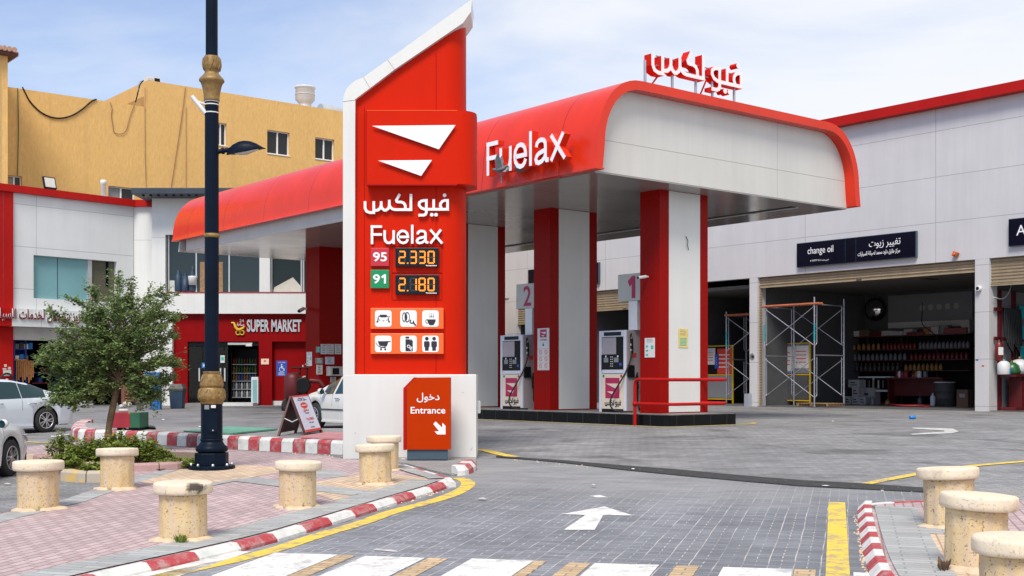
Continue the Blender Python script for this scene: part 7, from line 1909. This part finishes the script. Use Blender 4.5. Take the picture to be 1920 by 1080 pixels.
def shrub(label, px_, py_, w, h, seed, n=60, flowers=0, m_="shrub"):
    r_ = random.Random(seed); p = gp(px_, py_, PD + .03); o = thing("planter_shrub", label, "shrub", p, 0, "shrubs in the planter bed")
    st, lf, fl_ = MB(), MB(), MB()
    for i in range(n):
        a = r_.uniform(0, 6.28); d = math.sqrt(r_.random()); top = Vector((w * d * math.cos(a), w * .55 * d * math.sin(a), h * r_.uniform(.45, 1.0) * (1 - .45 * d)))
        b = Vector((top.x * .45, top.y * .45, 0)); mid = b.lerp(top, .5) + Vector((0, 0, h * .08)); st.tube([b, mid, top], [.006, .005, .003], 4)
        for k_ in range(26): leaf_quads(lf, b.lerp(mid, r_.random()) if k_ < 5 else mid.lerp(top, r_.uniform(0, 1.05)), 1, .022, .062, r_, .8)
        if flowers and r_.random() < flowers: leaf_quads(fl_, top, 3, .02, .035, r_)
    st.build("stems", "bark", o); lf.build("foliage", m_, o, recalc=False)
    if flowers: fl_.build("flowers", "flower", o, recalc=False)
    return o
shrub("tall sparse shrub at the left end of the planter", 118, 866, .30, .62, 1, 26); shrub("leafy low shrub at the left of the planter by the near bollard", 120, 878, .34, .26, 2, 55)
shrub("bushy green shrub left of the tree trunk", 172, 872, .42, .52, 3, 95); shrub("yellow flowered shrub around the tree trunk", 222, 866, .36, .60, 4, 85, .35); shrub("dense dark shrub right of the tree trunk", 262, 870, .40, .58, 5, 105)
shrub("thin grey stemmed shrub at the right of the planter", 300, 872, .26, .44, 6, 24); shrub("low creeping shrub at the planter's right end", 345, 874, .42, .15, 7, 70); shrub("green shrub hanging over the front planter kerb", 175, 888, .20, .22, 8, 30)
for i in range(1): pass

# ================================================================== cars
def lerp_pts(P, x):
    for a, b in zip(P, P[1:]):
        if a[0] <= x <= b[0]:
            t = (x - a[0]) / (b[0] - a[0] + 1e-9); t = t * t * (3 - 2 * t) * .35 + t * .65
            return a[1] + (b[1] - a[1]) * t
    return P[0][1] if x < P[0][0] else P[-1][1]
def make_car(label, loc, rz, s, paint, extras=None, lamps=True):
    """x forward, origin on the road under the middle of the car"""
    car = thing("parked_car", label, "car", loc, rz, "parked cars"); car.scale = (s, s, s)
    top = [(-2.32, .70), (-2.28, .98), (-2.15, 1.06), (-1.72, 1.10), (-1.55, 1.14), (-.95, 1.36), (-.45, 1.44), (0, 1.45), (.35, 1.42), (.72, 1.28), (1.22, 1.02), (1.6, .95), (2.0, .84), (2.22, .72), (2.32, .55)]
    belt = [(-2.32, .70), (-2.28, .90), (-1.9, .965), (-1.0, .95), (0, .92), (1.0, .90), (1.6, .86), (2.0, .78), (2.22, .66), (2.32, .52)]
    wid = [(-2.32, .70), (-2.2, .80), (-1.8, .875), (-1, .90), (1, .90), (1.8, .87), (2.15, .78), (2.32, .62)]
    WX = (-1.36, 1.36); WR = .335
    xs = set([-2.32, -2.30, -2.26, -2.2, -2.1, -2.0, 2.0, 2.1, 2.18, 2.24, 2.29, 2.32])
    for c in WX:
        for i in range(13): xs.add(round(c + .40 * math.cos(math.pi * i / 12), 4))
    for i in range(45): xs.add(round(-1.98 + i * .09, 4))
    seams = (-.62, .36, 1.00)
    for q in seams: xs.add(q - .006); xs.add(q + .006)
    pil = (-1.30, -.63, .28, .30)
    xs = sorted(x for x in xs); xs = [xs[0]] + [b for a, b in zip(xs, xs[1:]) if b - a > .004]
    def low(x):
        for c in WX:
            d = x - c
            if abs(d) < .40: return .20 + max(0, math.sqrt(.16 - d * d) + .14) * (1 if abs(d) < .399 else 0)
        return .22 if abs(x) < 2.1 else .22 + (abs(x) - 2.1) * .6
    body, glass = MB(), MB(); V = []; NR = 8
    for x in xs:
        zt_ = lerp_pts(top, x); zb_ = min(lerp_pts(belt, x), zt_ - .015); w = lerp_pts(wid, x); zl = min(low(x), zb_ - .08)
        gh = zt_ - zb_; g = min(1.0, max(0.0, (gh - .06) / .36))
        zm = zl + (zb_ - zl) * .55; zs = zl + (zb_ - zl) * .86
        wr = w * (.95 - .28 * g); 
        V += [(x, w * .955, zl), (x, w * 1.0, zm), (x, w * .985, zs), (x, w * .955, zb_), (x, wr, zt_ - .05 * g - .012), (x, wr * .86, zt_ - .012 * g), (x, wr * .45, zt_ + .012), (x, 0, zt_ + .016)]
    n = len(xs)
    def mid(i): return (xs[i] + xs[i + 1]) / 2
    for sgn in (1, -1):
        VV = [(a, b * sgn, c) for a, b, c in V]
        for i in range(n - 1):
            x = mid(i); 
            for j in range(NR - 1):
                f = (i * NR + j, (i + 1) * NR + j, (i + 1) * NR + j + 1, i * NR + j + 1)
                if sgn < 0: f = f[::-1]
                isglass = False
                zt_ = lerp_pts(top, x); zb_ = lerp_pts(belt, x)
                if j == 3 and -1.40 < x < .86 and not (-.66 < x < -.58 or .30 < x < .36): isglass = zt_ - zb_ > .20
                if j in (4, 5, 6) and (.50 < x < 1.16 or -1.50 < x < -.96): isglass = True
                tgt = glass if isglass else body
                body.cur = 1 if any(abs(x - q) < .0062 for q in seams) and 0 <= j <= 2 else 0
                if j == 0 and abs(abs(x) - 1.36) > .42 and abs(x) < 1.0: body.cur = 0
                tgt.add([VV[k] for k in f], [(0, 1, 2, 3)], True)
        for e in (0, n - 1):
            ring_ = [VV[e * NR + j] for j in range(NR)] + [(VV[e * NR][0], 0, VV[e * NR][2])]
            body.cur = 0; body.add(ring_, [list(range(len(ring_)))], False)
    for mm in (body, glass):       # weld the shared grid points so that shading is smooth
        key = {}; nv = []; mp_ = []
        for v in mm.v:
            k = (round(v[0], 4), round(v[1], 4), round(v[2], 4))
            if k not in key: key[k] = len(nv); nv.append(v)
            mp_.append(key[k])
        mm.v = nv; mm.f = [[mp_[i] for i in f] for f in mm.f]
    body.build("body", [paint, "seam"], car); glass.build("windows", "glass_car", car)
    u = MB(); u.box(-2.1, 2.1, -.78, .78, .20, .60); u.build("underbody", "black", car)
    for c in WX:
        for sgn in (1, -1):
            y0 = .74 * sgn
            w = thing("wheel", "", "", (c, .775 * sgn, WR)); w.parent = car
            for k_ in ("label", "category"): del w[k_]
            MB().lathe([(.215, -.10), (.30, -.105), (WR, -.075), (WR, .075), (.30, .105), (.215, .10)], 30, axis="y", cap=False).build("tyre", "rubber", w)
            r_ = MB(); yo = -.085 * sgn * -1
            r_.lathe([(.225, .09 * sgn), (.21, .085 * sgn), (.20, .02 * sgn), (.05, .01 * sgn), (.002, .01 * sgn)], 30, axis="y", cap=False)
            r_.build("rim_well", "seam", w)
            sp_ = MB(); sp_.lathe([(.228, .088 * sgn), (.222, .108 * sgn), (.205, .104 * sgn), (.205, .08 * sgn)], 30, axis="y", cap=False); sp_.lathe([(.055, .04 * sgn), (.05, .095 * sgn), (.002, .10 * sgn)], 16, axis="y", cap=False)
            for q in range(10):
                Mx = Matrix.Rotation(2 * math.pi * q / 10 + (.10 if q % 2 else -.10), 4, "Y"); sp_.box(-.012, .012, min(.07 * sgn, .096 * sgn), max(.07 * sgn, .096 * sgn), .04, .212, Mx)
            sp_.build("rim", "alloy", w)
    for sgn in (1, -1):
        for x in (-.50, .50 - 1.0 + .88): pass
        for x in (-.92, .06):
            h_ = MB().tube([(x - .11, .895 * sgn, .80), (x - .08, .925 * sgn, .805), (x + .08, .925 * sgn, .805), (x + .11, .895 * sgn, .80)], .016, 6).build("door_handle", "chrome", car)
        mir = MB(); mir.lathe([(.02, -.07), (.07, -.05), (.085, .0), (.07, .05), (.02, .06)], 12, (.78, 1.0 * sgn, .98), "x"); mir.rod((.74, .86 * sgn, .92), (.76, .97 * sgn, .95), .025); mir.build("wing_mirror", paint, car)
        MB().lathe([(.07, 0), (.001, .004)], 12, (.70, 1.0 * sgn, .98), "x", cap=False).build("mirror_glass", "glass_car", car)
        if lamps:
            t_ = MB(); t_.add([(-2.285, .60 * sgn, .80), (-2.24, .795 * sgn, .80), (-1.98, .862 * sgn, .86), (-1.98, .850 * sgn, .93), (-2.22, .79 * sgn, .94), (-2.275, .60 * sgn, .93)], [(0, 1, 2, 3, 4, 5)], False)
            tq_ = MB()
            for (x0, x1, y, za, zb) in (): pass
            ta_ = MB(); P_ = [(-2.315, .52, .80), (-2.25, .80, .80), (-2.06, .858, .845), (-1.94, .872, .905), (-2.07, .852, .925), (-2.25, .785, .925), (-2.30, .52, .925)]
            ta_.add([(a - .025, (b + .038) * sgn, c) for a, b, c in P_] + [(a + .10, (b - .06) * sgn, c) for a, b, c in P_], [tuple(range(7)), tuple(range(7, 14))[::-1]] + [(i, (i + 1) % 7, 7 + (i + 1) % 7, 7 + i) for i in range(7)], False); ta_.build("tail_light", "lamp_red", car)
            ha_ = MB(); P_ = [(2.27, .50, .60), (2.20, .745, .60), (2.02, .825, .665), (1.80, .872, .735), (1.96, .845, .755), (2.16, .74, .725), (2.24, .50, .685)]
            ha_.add([(a + .014, (b + .014) * sgn, c) for a, b, c in P_] + [(a - .10, (b - .06) * sgn, c) for a, b, c in P_], [tuple(range(7)), tuple(range(7, 14))[::-1]] + [(i, (i + 1) % 7, 7 + (i + 1) % 7, 7 + i) for i in range(7)], False); ha_.build("headlight", "lamp_clear", car)
        sk = MB(); sk.box(-.95, .95, .83 * sgn - .02, .83 * sgn + .055 * (1 if sgn > 0 else 0) + (0 if sgn > 0 else -.035 + .02), .19, .235); sk.build("sill", paint, car)
    bx("front_grille", "black", car, 2.27, 2.325, -.5, .5, .36, .50, .01)
    if extras: extras(car)
    return car
def car_at(label, px_, py_, wheel_x, side, yaw, s, paint, extras=None):
    """place so that the ground under the wheel (wheel_x, side) lies at the pixel; yaw = heading in the world"""
    p = gp(px_, py_); h = Vector((math.cos(yaw), math.sin(yaw), 0)); l = Vector((-math.sin(yaw), math.cos(yaw), 0))
    loc = p - h * (wheel_x * s) - l * (side * .80 * s)
    return make_car(label, loc, yaw, s, paint, extras)
def mould(car):
    for sgn in (1, -1): bx("side_moulding", "seam", car, -.9, 1.0, .898 * sgn - .006, .898 * sgn + .006, .50, .535)
def aj(car): 
    d_ = MB(); d_.prism([(-.60, .30), (-.62, .86), (.30, .86), (.34, .30)], (0, 0, 0), (1, 0, 0), (0, 0, 1), -.04, .0); 
car_at("white saloon car with dark windows facing left before the auto shop", 84, 811, -1.36, 1, R(-124), .83, "car_sky_tinted")
car_at("white car cut off by the left edge, its front wheel behind a bollard", 16, 893, 1.36, -1, R(86), .82, "car_white")
car_at("dusty white saloon partly hidden behind the price pylon and folding sign", 594, 803, 1.36, 1, R(127), .90, "car_dusty", mould)
# car in the right bay, only its tail in view
pr_ = HALL.w(*HALL.at_z(1909, 766, 0.0)[:2]); 
rc = make_car("silver car standing in the bay at the right edge", (pr_[0] + 2.35 * .95 * math.cos(R(20)) - .30, pr_[1] + 2.35 * .95 * math.sin(R(20)) + .5, .0), R(20), .95, "car_silver")

# ================================================================== folding sign
p1, p2, p3, p4 = [gp(a, b, .24) for a, b in ((522, 819), (550, 815.5), (574.5, 819), (606.5, 812.5))]
ab = thing("folding_sign", "dark wooden folding sign with a pale no entry sheet by the far kerb", "folding sign", tuple((p3 + p4) / 2 + Vector((0, 0, 0))), 0)
c0 = ab.location.copy(); KA = p3.y / F
fl_, fr2_ = p3 - c0, p4 - c0                       # feet of the front leaf
HA = 1.02
back = (p1 - p3); back.z = 0
tl_, tr2_ = fl_ + back * .52 + Vector((0, 0, HA)), fr2_ + back * .52 + Vector((0, 0, HA))
tl_ = Vector(((546 - 590) * KA, fl_.y + .12, HC - (744 - HY) * KA - c0.z)); tr2_ = Vector(((579.5 - 590) * KA, fl_.y + .20, HC - (741.5 - HY) * KA - c0.z))
off_ = Vector(((590.5 - 590) * KA, 0, 0)); 
xo = CX  # pixel helper for this sign
def A_(px_, py_, dy): Y = c0.y + dy; return Vector(((px_ - CX) / F * Y - c0.x, dy, HC - (py_ - HY) / F * Y - c0.z))
ft_l, ft_r, tp_l, tp_r = A_(574.5, 819, fl_.y), A_(606.5, 813, fr2_.y), A_(546, 743, .10), A_(579.5, 741, .24)
tp_r = tp_l + (ft_r - ft_l); bk_l = A_(522, 819.5, .02 + fl_.y + .1); bk_r = bk_l + (ft_r - ft_l)
def leaf_(a, b, c, d, name, th=.03):
    n_ = (b - a).cross(d - a).normalized() * th; m = MB(); vs = [a, b, c, d, a - n_, b - n_, c - n_, d - n_]
    m.add(vs, [(0, 1, 2, 3), (7, 6, 5, 4), (0, 4, 5, 1), (1, 5, 6, 2), (2, 6, 7, 3), (3, 7, 4, 0)], False); return m
def q4(a, b, c, d, u, v): return a.lerp(b, u).lerp(d.lerp(c, u), v)
def sub(a, b, c, d, u0, u1, v0, v1, lift=0.0):
    n_ = (b - a).cross(d - a).normalized() * lift; return [q4(a, b, c, d, u, v) + n_ for u, v in ((u0, v0), (u1, v0), (u1, v1), (u0, v1))]
FQ = (ft_l, ft_r, tp_r, tp_l); BQ = (bk_l, bk_r, tp_r, tp_l)
for Q, nm in ((FQ, "front_frame"), (BQ, "back_frame")):
    m = MB()
    for u0, u1, v0, v1 in ((0, .08, 0, 1), (.92, 1, 0, 1), (.08, .92, .10, .16), (.08, .92, .96, 1)):
        k = leaf_(*sub(*Q, u0, u1, v0, v1), nm, .035); m.add(k.v, k.f, False)
    m.build(nm, "dark_wood", ab)
k = leaf_(*sub(*BQ, .08, .92, .16, .96, -.01), "x", .012); k.build("back_board", "dark_wood", ab)
k = leaf_(*sub(*FQ, .06, .95, .10, .985, .006), "x", .012); sh_ = k.build("sheet", "board_white", ab)
k = leaf_(*sub(*FQ, .055, .955, .10, .155, .0085), "x", .002); k.build("red_footer", "print_red", ab)
k = leaf_(*sub(*FQ, .055, .955, .965, 1.0, .0085), "x", .002); k.build("red_header", "print_red", ab)
m = MB(); e1 = (FQ[1] - FQ[0]); e2 = (FQ[3] - FQ[0]); nn = e1.cross(e2).normalized()
def onF(u, v, l=.009): return q4(*FQ, u, v) + nn * l
m.add([onF(.5 + .20 * math.cos(R(20 * i)), .745 + .075 * math.sin(R(20 * i))) for i in range(18)], [list(range(18))], False); m.build("no_entry_disc", "print_red", ab)
m = MB(); m.add([onF(a, b, .0105) for a, b in ((.36, .735), (.64, .735), (.64, .755), (.36, .755))], [(0, 1, 2, 3)], False); m.build("no_entry_bar", "paper", ab)
exA, eyA = e1.normalized(), (e2 - e1.normalized() * e2.dot(e1.normalized())).normalized()
def ftext(s_, u, v, W, H, mm, ar): text("lettering", s_, mm, ab, onF(u, v), exA, eyA, W * e1.length, H, .002, .012, ar)
ftext("\u0645\u063A\u0644\u0642", .34, .575, .34, .085, "print_red", True); ftext("CLOSED", .36, .375, .42, .05, "print_red", False); ftext("Closed", .42, .535, .2, .028, "ink", False)
ftext("\u0645\u062D\u0637\u0629", .32, .915, .30, .03, "ink", True); ftext("\u0645\u063A\u0644\u0642 \u0644\u0644\u0635\u064A\u0627\u0646\u0629", .25, .86, .50, .04, "ink", True); ftext("for now", .44, .30, .26, .028, "ink", False); ftext("thanks", .42, .19, .22, .025, "ink", False)
MB().tube([q4(*FQ, .02, .45), q4(*FQ, .02, .45).lerp(q4(*BQ, .02, .45), .5) - Vector((0, 0, .07)), q4(*BQ, .02, .45)], .010, 6).build("chain", "lead_white", ab)

# ================================================================== small things about the apron
p = gp(243, 806, .24)
o = thing("painted_tin_box", "long red and green painted tin trough lying on the apron", "trough", p, R(-4)); BW = (271 - 215) / F * p.y
bx("red_half", "box_red", o, -BW / 2, BW * .17, -.25, .25, .05, .36, .008); bx("green_half", "box_green", o, BW * .17 + .001, BW / 2, -.25, .25, .05, .36, .008)
bx("foot", "black", o, -BW * .3, -BW * .25, -.2, .2, 0, .05); bx("foot", "black", o, BW * .1, BW * .46, -.22, .22, 0, .05)
for a, lb in (((221, 783), "clear plastic bottle on the painted trough"),):
    q = MB().lathe([(.03, -.10), (.035, -.08), (.035, .06), (.015, .10)], 10, (0, 0, .035), "x").build("water_bottle", "lens_white"); tag(q, lb, "bottle", None, (p.x - .12, p.y, p.z + .361), .3)
def plate(name, label, pts, mm, dz=.24, th=.03, cat="cover plate"):
    P_ = [gp(a, b, dz) for a, b in pts]; m = MB(); nq = len(P_)
    vs = [tuple(q + Vector((0, 0, .012))) for q in P_] + [tuple(q + Vector((0, 0, .012 + th))) for q in P_]
    m.add(vs, [list(range(nq))[::-1], list(range(nq, 2 * nq))] + [(i, (i + 1) % nq, nq + (i + 1) % nq, nq + i) for i in range(nq)], False)
    return tag(m.build(name, mm), label, cat)
plate("cover_plate", "flat green cover plate on the apron behind the lamp pole", [(344, 811), (432, 816), (521, 807), (430, 803)], "mat_green")
plate("cover_plate", "flat pink cover plate on the apron beside the folding sign", [(562, 822), (650, 827), (650, 815), (612, 814)], "mat_pink")
plate("plank", "green edged plank sticking out by the lamp pole", [(344, 812), (378, 813.5), (378, 812.2), (344, 810.8)], "box_green", .275, .02, "plank")
plate("plank", "short dark plank beside the painted trough", [(268, 804), (292, 805.5), (288, 802), (270, 800)], "black", .245, .03, "plank")
o = thing("fire_trolley", "dark red wheeled fire extinguisher trolley before the red wall", "fire extinguisher", gp(556, 775), R(5)); s__ = 1.25
MB().lathe([(.25, 0.0), (.30, .05), (.30, .72), (.24, .84), (.10, .90)], 18, (-.12, 0, .50)).build("cylinder", "bench_red", o)
MB().lathe([(.24, -.06), (.28, -.05), (.28, .05), (.24, .06)], 20, (.22, -.2, .95), "y").build("hose_drum", "black", o)
m = MB(); m.tube([(.10, 0, .3), (.12, 0, 1.55)], .03, 8); m.tube([(-.18, -.05, 1.56), (.42, -.05, 1.56)], .03, 8); m.tube([(.34, 0, .3), (.36, 0, 1.55)], .03, 8); m.build("handle_frame", "black", o)
MB().tube([(.45, 0, 1.12), (.78, 0, 1.10), (.92, -.02, .92)], [.09, .09, .07], 10).build("discharge_horn", "bench_red", o); MB().tube([(-.30, -.1, 1.25), (-.1, -.12, 1.38), (.1, -.1, 1.35)], .03, 8).build("hose", "black", o)
for q in (-.25, .25): MB().lathe([(.22, -.04), (.28, -.03), (.28, .03), (.22, .04)], 18, (q, .25, .28), "y").build("wheel", "rubber", o)
# litter
for i, (a, b, mm, lb, s_) in enumerate(((375, 802, "paper", "crumpled white paper by the lamp pole on the apron", .07), (306, 788, "paper", "white litter scrap on the far road", .07), (1187, 881, "paper", "white scrap on the black drainage strip", .04), (1113, 912, "paper", "folded white scrap on the grey driveway", .06),
        (905, 936, "paper", "flat white paper strip on the driveway near the yellow line", .08), (1011, 949, "bottle_blue", "tiny blue bottle cap on the driveway", .018), (845, 921, "print_blue", "tiny blue scrap at the kerb end", .02), (1283, 815, "paper", "small white scrap before the pump island", .03), (1548, 912, "paper", "flat pale scrap on the strip at the right", .08), (1562, 791, "paper", "white speck of litter near the scaffold", .05), (1655, 922, "paper", "pebble sized white scrap at the drainage strip's right end", .03), (14, 908, "paper", "flat white lid on the road by the near white car", .07))):
    s_ *= .65; r_ = random.Random(i); m = MB(); k = 8
    m.add([(s_ * (1 + .4 * r_.random()) * math.cos(6.28 * j / k), s_ * .7 * (1 + .4 * r_.random()) * math.sin(6.28 * j / k), .012 + s_ * .5 * r_.random() * (0 if "flat" in lb else 1)) for j in range(k)] + [(0, 0, .014 + s_ * (.12 if "flat" in lb else .5))], [(j, (j + 1) % k, k) for j in range(k)], False)
    p = gp(a, b, .24 if "apron" in lb else .02); tag(m.build("litter_scrap", mm), lb, "litter", "litter on the ground", p)
# dry crumbs along the kerbs
m = MB(); r_ = random.Random(5)
for i in range(260):
    t_ = r_.random(); 
    a, b = r_.choice((((1602, 961), (1622, 1078)), ((300, 1074), (850, 917)), ((960, 864), (1730, 924)), ((500, 850), (642, 858))))
    p = gp(a[0] + (b[0] - a[0]) * t_ + r_.gauss(0, 3), a[1] + (b[1] - a[1]) * t_ + r_.gauss(0, 1.2)); s_ = r_.uniform(.006, .02)
    m.add([(p.x - s_, p.y - s_, p.z + .008), (p.x + s_, p.y - s_ * .5, p.z + .008), (p.x + s_ * .3, p.y + s_, p.z + .008), (p.x, p.y, p.z + .008 + s_)], [(0, 1, 3), (1, 2, 3), (2, 0, 3)], False)
q = m.build("gravel_crumbs", "mortar"); tag(q, "dry gravel crumbs scattered along the kerbs", "gravel"); q["kind"] = "stuff"
